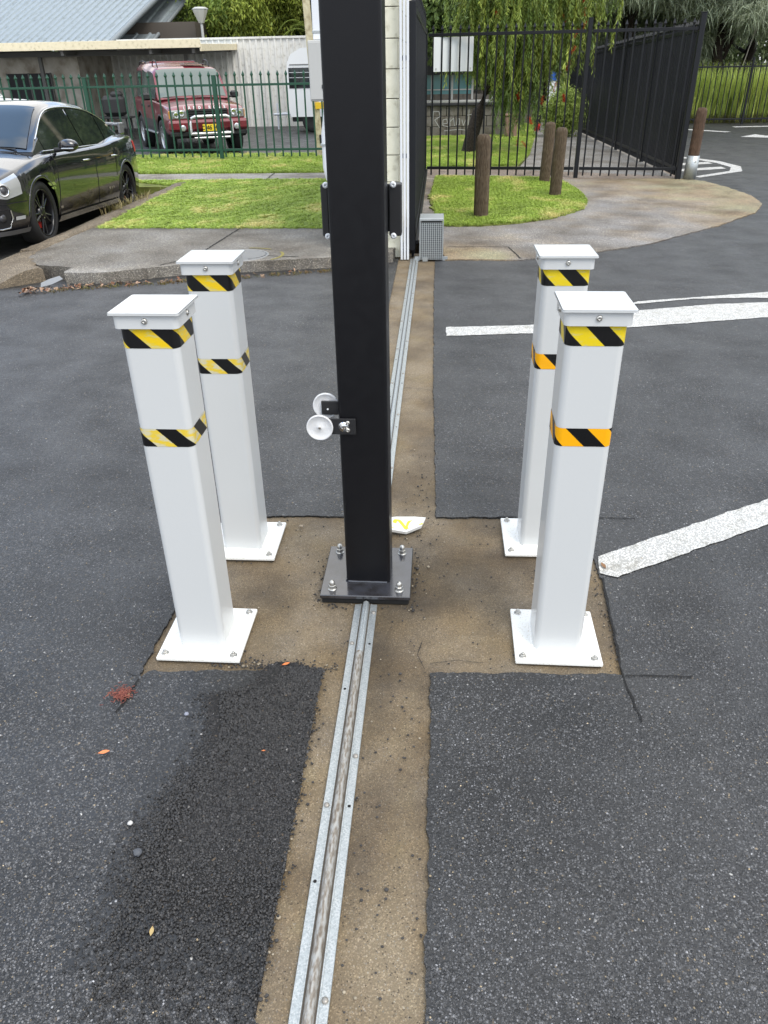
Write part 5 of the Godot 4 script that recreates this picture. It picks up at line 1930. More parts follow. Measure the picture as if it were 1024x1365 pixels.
	for i in 12:
		var x0 := lerpf(-0.66, 0.66, i / 12.0)
		var x1 := lerpf(-0.66, 0.66, (i + 1) / 12.0)
		bx(st2, Vector3((x0 + x1) / 2, 1.185 - 0.02 * pow(absf(x0 + x1) / 1.3, 4.0), -2.28), Vector3(0.1101, 0.026, 0.17), 0.004, Basis(Vector3.RIGHT, 0.08))
	for s in [-1, 1]:
		bx(st2, Vector3(s * 0.665, 1.115, -2.27), Vector3(0.035, 0.16, 0.19), 0.015)
	part("spoiler", done(st2), M.spoiler_grey, o)
	st2 = start()
	for s in [0.35, -0.3]:
		pipe(st2, [Vector3(s + 0.25, 0.985, 1.17), Vector3(s - 0.1, 1.0, 1.12), Vector3(s - 0.4, 1.02, 1.07)], 0.009, 0.006, 6)
	part("wiper", done(st2), M.black_plastic, o)
	for z in [-1.455, 1.455]:
		for side in [-1.0, 1.0]:
			make_wheel(o, Vector3(side * 0.805, 0.336, z), side, 0.336, 0.235, 0.25, "black")

func suv_form(lip: Material) -> Dictionary:
	return {"base": 0.46, "hub": 0.37, "arch": 0.46, "axles": [-1.27, 1.27], "belt": 1.115, "cabin": 0.85, "tumble": 0.16, "crown": 0.02, "edge": 0.02, "lip": lip,
		"flank": [[0.0, 0.94], [0.1, 0.985], [0.35, 0.995], [0.6, 1.0], [0.66, 1.0], [0.7, 0.985], [0.95, 0.975], [1.0, 0.955]],
		"body": [[-2.25, 0.80, 1.08, 1.12], [-2.2, 0.86, 1.11, 1.14], [-1.8, 0.89, 1.115, 1.14], [0.0, 0.895, 1.115, 1.14], [0.85, 0.895, 1.085, 1.125], [1.1, 0.895, 1.06, 1.12], [1.7, 0.885, 1.02, 1.085], [1.98, 0.865, 0.98, 1.045], [2.08, 0.83, 0.95, 0.99], [2.12, 0.80, 0.93, 0.94]],
		"roof": [[-2.2, 1.70], [-2.12, 1.80], [-1.9, 1.84], [-0.8, 1.85], [-0.4, 1.80], [0.1, 1.775], [0.4, 1.745], [0.52, 1.69], [0.70, 1.48], [0.88, 1.27], [1.0, 1.13]]}

func build_wagon(called: String, label: String, at_: Vector3, turn: float, paint: Material, full: bool) -> void:
	var K := suv_form(M.cladding)
	var o := thing(called, label, "car", at_, turn)
	part("body", car_shell(K), paint, o)
	part("cabin", cabin_shell(K), paint, o)
	wheel_wells(o, K)
	part("windscreen", screen_pane(K, 0.49, 0.96, 0.92), M.clear_glass, o)
	var st: SurfaceTool
	for side in [1.0, -1.0]:
		part("window", side_pane(K, -0.02, 0.78, side, 0.86, 0.006, 0.03), M.clear_glass, o)
		part("window", side_pane(K, -0.92, -0.14, side, 0.82, 0.006, 0.03), M.clear_glass, o)
		part("window", side_pane(K, -2.0, -1.06, side, 0.80, 0.006, 0.03), M.clear_glass, o)
		part("pillar", side_pane(K, -0.14, -0.02, side, 0.86, 0.007, 0.03), M.black_plastic, o)
		part("side_cladding", side_patch(K, -0.82, 0.82, 0.465, 0.72, side, 0.006, 0.0, 16), M.cladding if full else paint, o)
		st = start()
		for g in [[0.82, 0.832, 0.48, 1.1], [-0.085, -0.075, 0.48, 1.1], [-0.95, -0.94, 0.72, 1.1]]:
			st.append_from(side_patch(K, g[0], g[1], g[2], g[3], side, 0.008, 0.0, 1), 0, Transform3D())
		part("door_gap", done(st), M.hole, o)
		for s in [0.05, -0.80]:
			st = start()
			bx(st, Vector3(side * (flank(K, s, 0.98) + 0.008), 0.98, s), Vector3(0.02, 0.045, 0.17), 0.006)
			part("door_handle", done(st), M.black_plastic, o)
		st = start()
		bx(st, Vector3(side * 1.02, 1.19, 0.74), Vector3(0.19, 0.15, 0.10), 0.035)
		var mir := part("mirror", done(st), M.black_plastic, o)
		st = start()
		cyl(st, Vector3(side * 0.86, 1.14, 0.78), Vector3(side * 0.95, 1.16, 0.75), 0.025, 8)
		part("mirror_arm", done(st), M.black_plastic, mir)
		if full:
			st = start()
			bx(st, Vector3(side * 0.845, 0.44, 0.0), Vector3(0.13, 0.045, 1.5), 0.015)
			part("side_step", done(st), M.alloy, o)
			for r in [[-1.95, -0.95], [-0.30, 0.28]]:
				st = start()
				var x: float = side * 0.60
				pipe(st, [Vector3(x, 1.80, r[0]), Vector3(x, 1.895, r[0] + 0.12), Vector3(x, 1.905, (r[0] + r[1]) / 2), Vector3(x, 1.875, r[1] - 0.1), Vector3(x, 1.77, r[1])], 0.014, 0.014, 8)
				part("roof_rail", done(st), M.black_plastic, o)
			# lamps
			st = start()
			bx(st, Vector3(side * 0.64, 0.855, 2.075), Vector3(0.36, 0.185, 0.12), 0.025)
			var hl := part("headlight", done(st), M.lens_clear, o)
			for e in [[0.58, 0.875, 0.062], [0.70, 0.845, 0.066]]:
				st = start()
				lathe(st, [Vector2(e[2], 0), Vector2(e[2], 0.008), Vector2(e[2] * 0.85, 0.010), Vector2(e[2] * 0.6, 0.002), Vector2(0, 0.006)], 20, Transform3D(Basis(Vector3.RIGHT, PI / 2), Vector3(side * e[0], e[1], 2.134)))
				part("lamp", done(st), M.chrome, hl)
			st = start()
			bx(st, Vector3(side * 0.82, 0.855, 2.05), Vector3(0.05, 0.16, 0.10), 0.015)
			part("indicator", done(st), M.amber, hl)
			st = start()
			lathe(st, [Vector2(0.062, 0), Vector2(0.062, 0.014), Vector2(0.04, 0.02), Vector2(0, 0.024)], 20, Transform3D(Basis(Vector3.RIGHT, PI / 2), Vector3(side * 0.60, 0.60, 2.215)))
			part("fog_lamp", done(st), M.lens, o)
	part("rear_window", screen_pane(K, -2.19, -2.1, 0.8), M.clear_glass, o)
	if full:
		# roof step and aerial hatch
		st = start()
		bx(st, Vector3(0, 1.872, -1.35), Vector3(1.1, 0.03, 1.0), 0.012)
		part("roof_panel", done(st), paint, o)
		st = start()
		bx(st, Vector3(0.25, 1.82, 0.18), Vector3(0.5, 0.02, 0.45), 0.008)
		part("sunroof", done(st), M.tint, o)
		# grille
		st = start()
		bx(st, Vector3(0, 0.855, 2.10), Vector3(0.90, 0.20, 0.05), 0.01)
		var gr := part("grille", done(st), M.hole, o)
		for j in 4:
			st = start()
			bx(st, Vector3(0, 0.79 + j * 0.045, 2.13), Vector3(0.86, 0.016, 0.02), 0.004)
			part("slat", done(st), M.black_plastic, gr)
		# bumper: painted above, dark below
		st = start()
		bx(st, Vector3(0, 0.64, 2.10), Vector3(1.78, 0.22, 0.22), 0.05)
		part("bumper", done(st), paint, o)
		st = start()
		bx(st, Vector3(0, 0.475, 2.06), Vector3(1.70, 0.16, 0.24), 0.05)
		part("lower_bumper", done(st), M.black_plastic, o)
		# nudge bar
		st = start()
		var rb := []
		for e in [[-0.46, 0.40], [-0.46, 0.70], [-0.42, 0.79], [-0.34, 0.82], [0.34, 0.82], [0.42, 0.79], [0.46, 0.70], [0.46, 0.40]]:
			rb.append(Vector3(e[0], e[1], 2.33))
		rb[0] = Vector3(-0.46, 0.47, 2.33)
		rb[7] = Vector3(0.46, 0.47, 2.33)
		pipe(st, rb, 0.032, 0.032, 12)
		pipe(st, [Vector3(-0.47, 0.485, 2.33), Vector3(0.47, 0.485, 2.33)], 0.03, 0.03, 12)
		pipe(st, [Vector3(-0.40, 0.40, 2.31), Vector3(0.40, 0.40, 2.31)], 0.026, 0.026, 12)
		for s in [-0.36, 0.36]:
			cyl(st, Vector3(s, 0.5, 2.1), Vector3(s, 0.5, 2.33), 0.025, 8)
		part("nudge_bar", done(st), M.bar_silver, o)
		st = start()
		bx(st, Vector3(-0.02, 0.60, 2.37), Vector3(0.37, 0.135, 0.008), 0.003)
		var np := part("number_plate", done(st), M.number_plate, o)
		part("plate_lettering", text_mesh("C·46 HK", 0.115, 0.003), M.hole, np, at(-0.02, 0.60, 2.376))
		var sp := "LAND ROVER"
		var x := -0.50
		for ch in sp:
			if ch != " ":
				part("letter", text_mesh(ch, 0.085, 0.004), M.sign_white, o, Transform3D(Basis(Vector3.RIGHT, -0.25), Vector3(x, 0.985, 2.095)))
			x += 0.112
		st = start()
		for s in [0.3, -0.35]:
			pipe(st, [Vector3(s + 0.2, 1.14, 1.06), Vector3(s - 0.35, 1.17, 1.0)], 0.012, 0.008, 6)
		part("wiper", done(st), M.black_plastic, o)
		st = start()
		for s in [-0.36, 0.36]:
			bx(st, Vector3(s, 1.16, 0.2), Vector3(0.46, 0.6, 0.16), 0.06)
			bx(st, Vector3(s, 1.50, 0.2), Vector3(0.26, 0.18, 0.12), 0.05)
		part("front_seat", done(st), M.grey_box, o)
	for z in [-1.27, 1.27]:
		for side in [-1.0, 1.0]:
			make_wheel(o, Vector3(side * 0.77, 0.37, z), side, 0.37, 0.245, 0.225, "alloy")

func build_caravan() -> void:
	var o := thing("white_caravan", "small white caravan with a dark window, partly hidden by the meter box", "caravan", V(-3.35, 0, 26.2))
	var st := start(true)
	var prof := []
	for e in [[-1.08, 0.42], [-1.13, 0.60], [-1.15, 1.0], [-1.14, 1.5], [-1.10, 1.80], [-0.98, 2.02], [-0.7, 2.16], [-0.2, 2.20], [0.4, 2.20], [0.9, 2.1], [1.1, 1.8], [1.12, 0.42]]:
		prof.append(e)
	var P := []
	for e in prof:
		P.append([Vector3(e[0] * 0.985, e[1], 0.90), Vector3(e[0], e[1], 0.84), Vector3(e[0], e[1], -0.84)])
	two_sided_grid(st, P)
	st.set_smooth_group(3)
	for i in prof.size() - 1:
		t3(st, Vector3(0, 1.1, 0.90), P[i + 1][0], P[i][0])
	t3(st, Vector3(0, 1.1, 0.90), P[0][0], P[-1][0])
	part("shell", done(st), M.car_white, o)
	for w in [-0.70, 0.35]:
		st = start()
		bx(st, Vector3(w, 1.42, 0.905), Vector3(0.72, 0.52, 0.02), 0.006)
		var wi := part("window", done(st), M.tint, o)
		st = start()
		for j in 3:
			bx(st, Vector3(w, 1.30 + j * 0.13, 0.917), Vector3(0.70, 0.012, 0.01), 0.003)
		part("window_slat", done(st), M.white_pvc, wi)
	st = start()
	bx(st, Vector3(-0.02, 1.76, 0.908), Vector3(2.0, 0.025, 0.02), 0.005)
	part("trim_strip", done(st), M.galv_dull, o)
	st = start()
	for s in [-0.4, 0.4]:
		pipe(st, [Vector3(-1.05, 0.48, s), Vector3(-1.75, 0.45, 0.0)], 0.03, 0.03, 8)
	pipe(st, [Vector3(-1.62, 0.05, 0.05), Vector3(-1.62, 0.75, 0.05)], 0.028, 0.028, 8)
	part("draw_bar", done(st), M.white_pvc, o)
	for s in [-0.45]:
		st = start()
		lathe(st, [Vector2(0.15, -0.08), Vector2(0.28, -0.09), Vector2(0.30, -0.05), Vector2(0.30, 0.05), Vector2(0.28, 0.09), Vector2(0.15, 0.08), Vector2(0.0, 0.06)], 28, Transform3D(Basis(Vector3.RIGHT, PI / 2), Vector3(s, 0.30, 0.78)))
		part("wheel", done(st), M.tyre, o)
	st = start()
	bx(st, Vector3(0, 0.36, 0), Vector3(2.1, 0.14, 1.6), 0.02)
	part("chassis", done(st), M.dark, o)

# ---------------------------------------------------------------- plants
func leaf_mesh(n: int, spread: Vector3, len_: float, wid: float, droop: float, seed_: int) -> ArrayMesh:
	# a clump of separate folded leaves
	var r := RandomNumberGenerator.new()
	r.seed = seed_
	var P := PackedVector3Array()
	var N := PackedVector3Array()
	var C := PackedColorArray()
	for i in n:
		var c := Vector3(r.randfn(), r.randfn(), r.randfn()) * 0.45 * spread
		var d := Vector3(r.randf_range(-1, 1), r.randf_range(-1, 1) - droop, r.randf_range(-1, 1)).normalized()
		var u := d.cross(Vector3(r.randf_range(-1, 1), r.randf_range(-1, 1), r.randf_range(-1, 1))).normalized()
		var l := len_ * r.randf_range(0.6, 1.2)
		var w := wid * r.randf_range(0.7, 1.2)
		var nn := u.cross(d).normalized()
		if nn.y < 0:
			nn = -nn
		var k := r.randf_range(0.65, 1.3)
		var col := Color(k, k, k)
		for p in [c, c + d * l * 0.5 + u * w * 0.5, c + d * l, c, c + d * l, c + d * l * 0.5 - u * w * 0.5]:
			P.append(p)
			N.append((nn + c.normalized() * 0.4).normalized())
			C.append(col)
	return tri_mesh(P, N, C)

func tri_mesh(P: PackedVector3Array, N: PackedVector3Array, C: PackedColorArray) -> ArrayMesh:
	var A := []
	A.resize(Mesh.ARRAY_MAX)
	A[Mesh.ARRAY_VERTEX] = P
	A[Mesh.ARRAY_COLOR] = C
	var m := ArrayMesh.new()
	m.add_surface_from_arrays(Mesh.PRIMITIVE_TRIANGLES, A)
	return m

func blades(n: int, rad: float, h: float, w: float, bend: float, seed_: int, tip := Color(1, 1, 1)) -> ArrayMesh:
	var r := RandomNumberGenerator.new()
	r.seed = seed_
	var P := PackedVector3Array()
	var N := PackedVector3Array()
	var C := PackedColorArray()
	for i in n:
		var a := r.randf() * TAU
		var q := sqrt(r.randf()) * rad
		var b := Vector3(cos(a) * q, 0, sin(a) * q)
		var dir := Vector3(r.randfn(), 0, r.randfn()).normalized()
		var u := Vector3(-dir.z, 0, dir.x) * w * r.randf_range(0.7, 1.2) * 0.5
		var hh := h * r.randf_range(0.55, 1.1)
		var bb := bend * hh * r.randf_range(0.2, 1.2)
		var m1 := b + dir * bb * 0.25 + Vector3(0, hh * 0.55, 0)
		var tp := b + dir * bb + Vector3(0, hh * (1.0 - 0.25 * bend), 0)
		var k := r.randf_range(0.75, 1.25)
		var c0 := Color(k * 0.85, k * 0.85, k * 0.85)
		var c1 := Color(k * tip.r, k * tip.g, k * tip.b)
		var nn := (Vector3.UP * 0.8 + dir * 0.5 + Vector3(r.randfn(), 0, r.randfn()) * 0.25).normalized()
		for p in [[b - u, c0], [b + u, c0], [m1 + u * 0.8, c0], [b - u, c0], [m1 + u * 0.8, c0], [m1 - u * 0.8, c0], [m1 - u * 0.8, c0], [m1 + u * 0.8, c0], [tp, c1]]:
			P.append(p[0])
			N.append(nn)
			C.append(p[1])
	return tri_mesh(P, N, C)

func scatter(called: String, mesh: Mesh, m: Material, X: Array, C: Array, parent: Node) -> MultiMeshInstance3D:
	var mm := MultiMesh.new()
	mm.transform_format = MultiMesh.TRANSFORM_3D
	mm.use_colors = true
	mm.mesh = mesh
	mm.instance_count = X.size()
	for i in X.size():
		mm.set_instance_transform(i, X[i])
		mm.set_instance_color(i, C[i])
	var o := MultiMeshInstance3D.new()
	o.name = called
	o.multimesh = mm
	o.material_override = m
	parent.add_child(o, true)
	return o

func lawn(called: String, label: String, outline: Array, y: float, per_m2: float, seed_: int, h := 0.04) -> void:
	var poly := PackedVector2Array(v2(outline))
	var lo := Vector2(INF, INF)
	var hi := -lo
	for p in poly:
		lo = lo.min(p)
		hi = hi.max(p)
	var r := RandomNumberGenerator.new()
	r.seed = seed_
	no.seed = seed_
	no.frequency = 1.0
	var X := []
	var C := []
	var n := int((hi.x - lo.x) * (hi.y - lo.y) * per_m2)
	for i in n:
		var p := Vector2(r.randf_range(lo.x, hi.x), r.randf_range(lo.y, hi.y))
		if not Geometry2D.is_point_in_polygon(p, poly):
			continue
		var k := no.get_noise_2d(p.x * 1.3, p.y * 0.9)
		var k2 := no.get_noise_2d(p.x * 5.0 + 30.0, p.y * 5.0)
		if k2 < -0.38 and r.randf() < 0.7:
			continue
		var s := r.randf_range(0.7, 1.3) * (1.0 + 0.35 * k2)
		X.append(Transform3D(Basis(Vector3.UP, r.randf() * TAU).scaled(Vector3(1.2, s, 1.2)), V(p.x, y, p.y)))
		var g := 1.0 + 0.35 * k + 0.2 * k2
		var dry := clampf(k * 1.6 - 0.25 + 0.5 * k2, 0.0, 0.8)
		C.append(Color(0.39, 0.53, 0.085).lerp(Color(0.66, 0.56, 0.24), dry) * g)
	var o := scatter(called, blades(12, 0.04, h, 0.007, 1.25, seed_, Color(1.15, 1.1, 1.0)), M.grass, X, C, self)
	o.set_meta("kind", "stuff")
	tag(o, label, "grass")

func limb(st: SurfaceTool, a: Vector3, b: Vector3, r0: float, r1: float, wob: float, r: RandomNumberGenerator) -> Array:
	var pts := []
	for i in 6:
		var t := i / 5.0
		pts.append(a.lerp(b, t) + (Vector3(r.randfn(), r.randfn() * 0.4, r.randfn()) * wob * sin(t * PI) if i in [1, 2, 3, 4] else Vector3.ZERO))
	pipe(st, pts, r0, r1, 7, false)
	return pts

# kind: 0 broad dark, 1 mid green, 2 yellow-green, 3 grey needles
func make_tree(called: String, label: String, base: Vector3, h: float, spread: float, low: float, kind: int, count: int, seed_: int, group := "trees beyond the fences") -> Node3D:
	var r := RandomNumberGenerator.new()
	r.seed = seed_
	var o := thing(called, label, "tree", base, 0.0, group)
	var st := start()
	var tips := []
	var trunk_top := Vector3(r.randf_range(-0.4, 0.4), h * 0.55, r.randf_range(-0.4, 0.4))
	var tr := limb(st, Vector3(0, -0.1, 0), trunk_top, 0.045 * h * 0.55, 0.02 * h * 0.5, 0.12, r)
	part("trunk", done(st), M.bark, o)
	st = start()
	for i in 11:
		var a := TAU * i / 11.0 + r.randf() * 0.5
		var y0 := r.randf_range(maxf(low * 0.8, 0.15 * h), 0.55 * h)
		var s0 := Vector3(trunk_top.x, 0, trunk_top.z) * (y0 / (h * 0.55)) + Vector3(0, y0, 0)
		var e := Vector3(cos(a) * spread * r.randf_range(0.4, 0.95), r.randf_range(maxf(y0 + 0.2, low), h * 0.95), sin(a) * spread * r.randf_range(0.4, 0.95))
		var pts := limb(st, s0, e, 0.012 * h * 0.55, 0.012, 0.15, r)
		tips.append(e)
		tips.append(pts[3])
	tips.append(trunk_top + Vector3(0, h * 0.3, 0))
	part("limbs", done(st), M.bark, o)
	var X := []
	var C := []
	var cols: Array = [[Color(0.075, 0.12, 0.04), Color(0.19, 0.26, 0.075)], [Color(0.15, 0.23, 0.045), Color(0.33, 0.42, 0.08)], [Color(0.17, 0.23, 0.036), Color(0.37, 0.42, 0.06)], [Color(0.34, 0.40, 0.27), Color(0.56, 0.61, 0.42)]][kind]
	var per: int = count / tips.size()
	for t in tips:
		var lobe := spread * r.randf_range(0.28, 0.5)
		var tone := r.randf_range(0.75, 1.25)
		for i in per:
			var d := Vector3(r.randfn(), r.randfn(), r.randfn()).normalized() * pow(r.randf(), 0.5) * lobe
			d.y *= 0.75
			var p: Vector3 = t + d
			if p.y < low + r.randf() * 0.4:
				continue
			var B := Basis.from_euler(Vector3(r.randf_range(-0.6, 0.6), r.randf() * TAU, r.randf_range(-0.6, 0.6))) if kind != 3 else Basis(Vector3.UP, r.randf() * TAU)
			X.append(Transform3D(B * r.randf_range(0.7, 1.3), p))
			C.append(cols[0].lerp(cols[1], r.randf()) * tone)
	var c := scatter("crown", T.leafset[kind], M.leaf, X, C, o)
	c.set_meta("kind", "stuff")
	return o

func needle_spray(n: int, len_: float, seed_: int) -> ArrayMesh:
	# drooping thread-like needles fanning from a twig
	var r := RandomNumberGenerator.new()
	r.seed = seed_
	var P := PackedVector3Array()
	var N := PackedVector3Array()
	var C := PackedColorArray()
	for i in n:
		var b := Vector3(r.randfn() * 0.16, r.randfn() * 0.10, r.randfn() * 0.16)
		var d := Vector3(r.randfn(), r.randf_range(-1.2, 0.3), r.randfn()).normalized()
		var e := b + d * len_ * r.randf_range(0.5, 1.1)
		var m := b.lerp(e, 0.5) + Vector3(0, 0.04, 0)
		e.y -= len_ * 0.25
		var u := d.cross(Vector3(r.randfn(), r.randfn(), r.randfn())).normalized() * 0.011
		var k := r.randf_range(0.6, 1.4)
		for p in [b - u, b + u, m, m - u, m + u, e]:
			P.append(p)
			N.append((Vector3.UP + d * 0.5).normalized())
			C.append(Color(k, k, k))
	return tri_mesh(P, N, C)

func strand_mesh(seed_: int) -> ArrayMesh:
	# a hanging shoot of the weeping tree: thin stem, narrow leaves pointing down and out
	var r := RandomNumberGenerator.new()
	r.seed = seed_
	var P := PackedVector3Array()
	var N := PackedVector3Array()
	var C := PackedColorArray()
	var n := 64
	for i in n:
		var t := (i + r.randf()) / n
		var b := Vector3(sin(t * 3.0 + seed_) * 0.04 * t, -t * 1.0, cos(t * 2.3 + seed_) * 0.04 * t)
		var a := r.randf() * TAU
		var d := Vector3(cos(a) * 0.42, -0.9 + 0.25 * r.randf(), sin(a) * 0.42).normalized()
		var u := d.cross(Vector3(r.randfn(), r.randfn(), r.randfn())).normalized() * 0.0075
		var l := r.randf_range(0.07, 0.12)
		var k := lerpf(0.6, 1.45, t) * r.randf_range(0.7, 1.3)
		for p in [b, b + d * l * 0.45 + u, b + d * l, b, b + d * l, b + d * l * 0.45 - u]:
			P.append(p)
			N.append((Vector3(cos(a), 0.6, sin(a))).normalized())
			C.append(Color(k, k, k * 0.9))
	for s in 4:
		var t0 := s / 4.0
		var t1 := (s + 1) / 4.0
		var p0 := Vector3(sin(t0 * 3.0 + seed_) * 0.04 * t0, -t0, cos(t0 * 2.3 + seed_) * 0.04 * t0)
		var p1 := Vector3(sin(t1 * 3.0 + seed_) * 0.04 * t1, -t1, cos(t1 * 2.3 + seed_) * 0.04 * t1)
		for q in [p0 - Vector3(0.004, 0, 0), p0 + Vector3(0.004, 0, 0), p1, p0 - Vector3(0, 0, 0.004), p0 + Vector3(0, 0, 0.004), p1]:
			P.append(q)
			N.append(Vector3.UP)
			C.append(Color(0.6, 0.45, 0.35))
	return tri_mesh(P, N, C)

func build_bottlebrush() -> void:
	var r := RandomNumberGenerator.new()
	r.seed = 90
	var o := thing("weeping_bottlebrush", "weeping bottlebrush tree with red flowers behind the black fence", "tree", V(0.62, 0, 18.5))
	var st := start()
	pipe(st, [Vector3(-0.02, -0.05, 0), Vector3(0.06, 0.35, 0), Vector3(0.18, 0.8, -0.02), Vector3(0.36, 1.3, 0.0), Vector3(0.55, 1.8, -0.05), Vector3(0.75, 2.4, 0.0)], 0.16, 0.08, 12)
	part("trunk", done(st), M.bark, o)
	st = start()
	var tops := []
	for i in 26:
		var a := TAU * i / 26.0 * 2.4 + r.randf()
		var b := Vector3(lerpf(0.35, 0.75, r.randf()), r.randf_range(1.5, 2.4), 0)
		var e := Vector3(1.15 + cos(a) * r.randf_range(0.3, 1.55), r.randf_range(2.3, 3.9), sin(a) * r.randf_range(0.2, 1.3))
		var pts := limb(st, b, e, 0.035, 0.012, 0.10, r)
		for k in [2, 3, 4, 5]:
			tops.append(pts[k])
	part("limbs", done(st), M.bark, o)
	var X := [[], [], []]
	var C := [[], [], []]
	for t in tops:
		var tone := r.randf_range(0.7, 1.3)
		for k in 22:
			var p: Vector3 = t + Vector3(r.randfn() * 0.27, r.randfn() * 0.24, r.randfn() * 0.28)
			var lmax := p.y - (0.55 if p.x > 0.5 and p.x < 1.5 else 1.15) - r.randf() * 0.7
			var l := clampf(r.randf_range(0.45, 1.25), 0.3, maxf(lmax, 0.3))
			var which := r.randi() % 3
			X[which].append(Transform3D(Basis.from_euler(Vector3(r.randfn() * 0.12, r.randf() * TAU, r.randfn() * 0.12)).scaled_local(Vector3(1.15, l, 1.15)), p))
			C[which].append(Color(0.12, 0.19, 0.04).lerp(Color(0.34, 0.41, 0.07), pow(r.randf(), 1.5)) * tone)
	# a few long shoots that reach down in front of the trunk
	for k in 60:
		var p := Vector3(r.randf_range(0.5, 1.45), r.randf_range(1.3, 1.9), r.randf_range(-0.3, 0.7))
		X[k % 3].append(Transform3D(Basis(Vector3.UP, r.randf() * TAU).scaled_local(Vector3(1.2, r.randf_range(0.6, 1.2), 1.2)), p))
		C[k % 3].append(Color(0.13, 0.20, 0.045) * r.randf_range(0.7, 1.3))
	for w in 3:
		var c := scatter("crown", strand_mesh(w + 3), M.leaf, X[w], C[w], o)
		c.set_meta("kind", "stuff")
	# fuller leafy clumps inside the upper crown
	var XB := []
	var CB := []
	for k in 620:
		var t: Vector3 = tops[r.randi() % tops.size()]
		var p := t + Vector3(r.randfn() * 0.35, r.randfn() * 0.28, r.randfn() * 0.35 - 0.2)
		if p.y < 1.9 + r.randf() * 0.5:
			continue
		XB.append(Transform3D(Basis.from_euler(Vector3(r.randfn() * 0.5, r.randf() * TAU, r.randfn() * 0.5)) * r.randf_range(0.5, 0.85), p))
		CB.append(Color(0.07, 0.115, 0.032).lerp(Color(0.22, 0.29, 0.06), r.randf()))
	var cb := scatter("crown", T.leafset[2], M.leaf, XB, CB, o)
	cb.set_meta("kind", "stuff")
	# red bottle-brush flowers
	var P := PackedVector3Array()
	var N := PackedVector3Array()
	var CC := PackedColorArray()
	for i in 150:
		var y := r.randf() * 0.13
		var a := r.randf() * TAU
		var d := Vector3(cos(a), r.randf_range(-0.2, 0.5), sin(a))
		var u := d.cross(Vector3.UP).normalized() * 0.003
		var b := Vector3(0, y, 0)
		for p in [b - u, b + u, b + d * 0.042]:
			P.append(p)
			N.append(d.normalized())
			var k := r.randf_range(0.7, 1.2)
			CC.append(Color(0.55 * k, 0.035 * k, 0.018 * k))
	var fm := tri_mesh(P, N, CC)
	for q in [[0.45, 2.55], [0.62, 2.75], [1.05, 2.68], [1.2, 2.35], [0.75, 2.45], [1.75, 2.5], [1.95, 1.72], [1.45, 1.12], [2.05, 2.25], [2.15, 2.6], [2.2, 2.38], [2.02, 1.95], [1.85, 1.15], [1.42, 0.62], [1.2, 0.75], [0.98, 1.18], [1.05, 0.35], [1.12, 0.28], [1.7, 1.35], [2.1, 2.8], [1.95, 2.9], [2.25, 2.9], [0.35, 2.2], [1.62, 0.5]]:
		part("flower", fm, M.leaf, o, Transform3D(Basis.from_euler(Vector3(r.randfn() * 0.4 + PI, r.randf() * TAU, r.randfn() * 0.4)) * 1.25, Vector3(q[0] - 0.05, q[1], 0.55 + r.randf() * 0.6)))

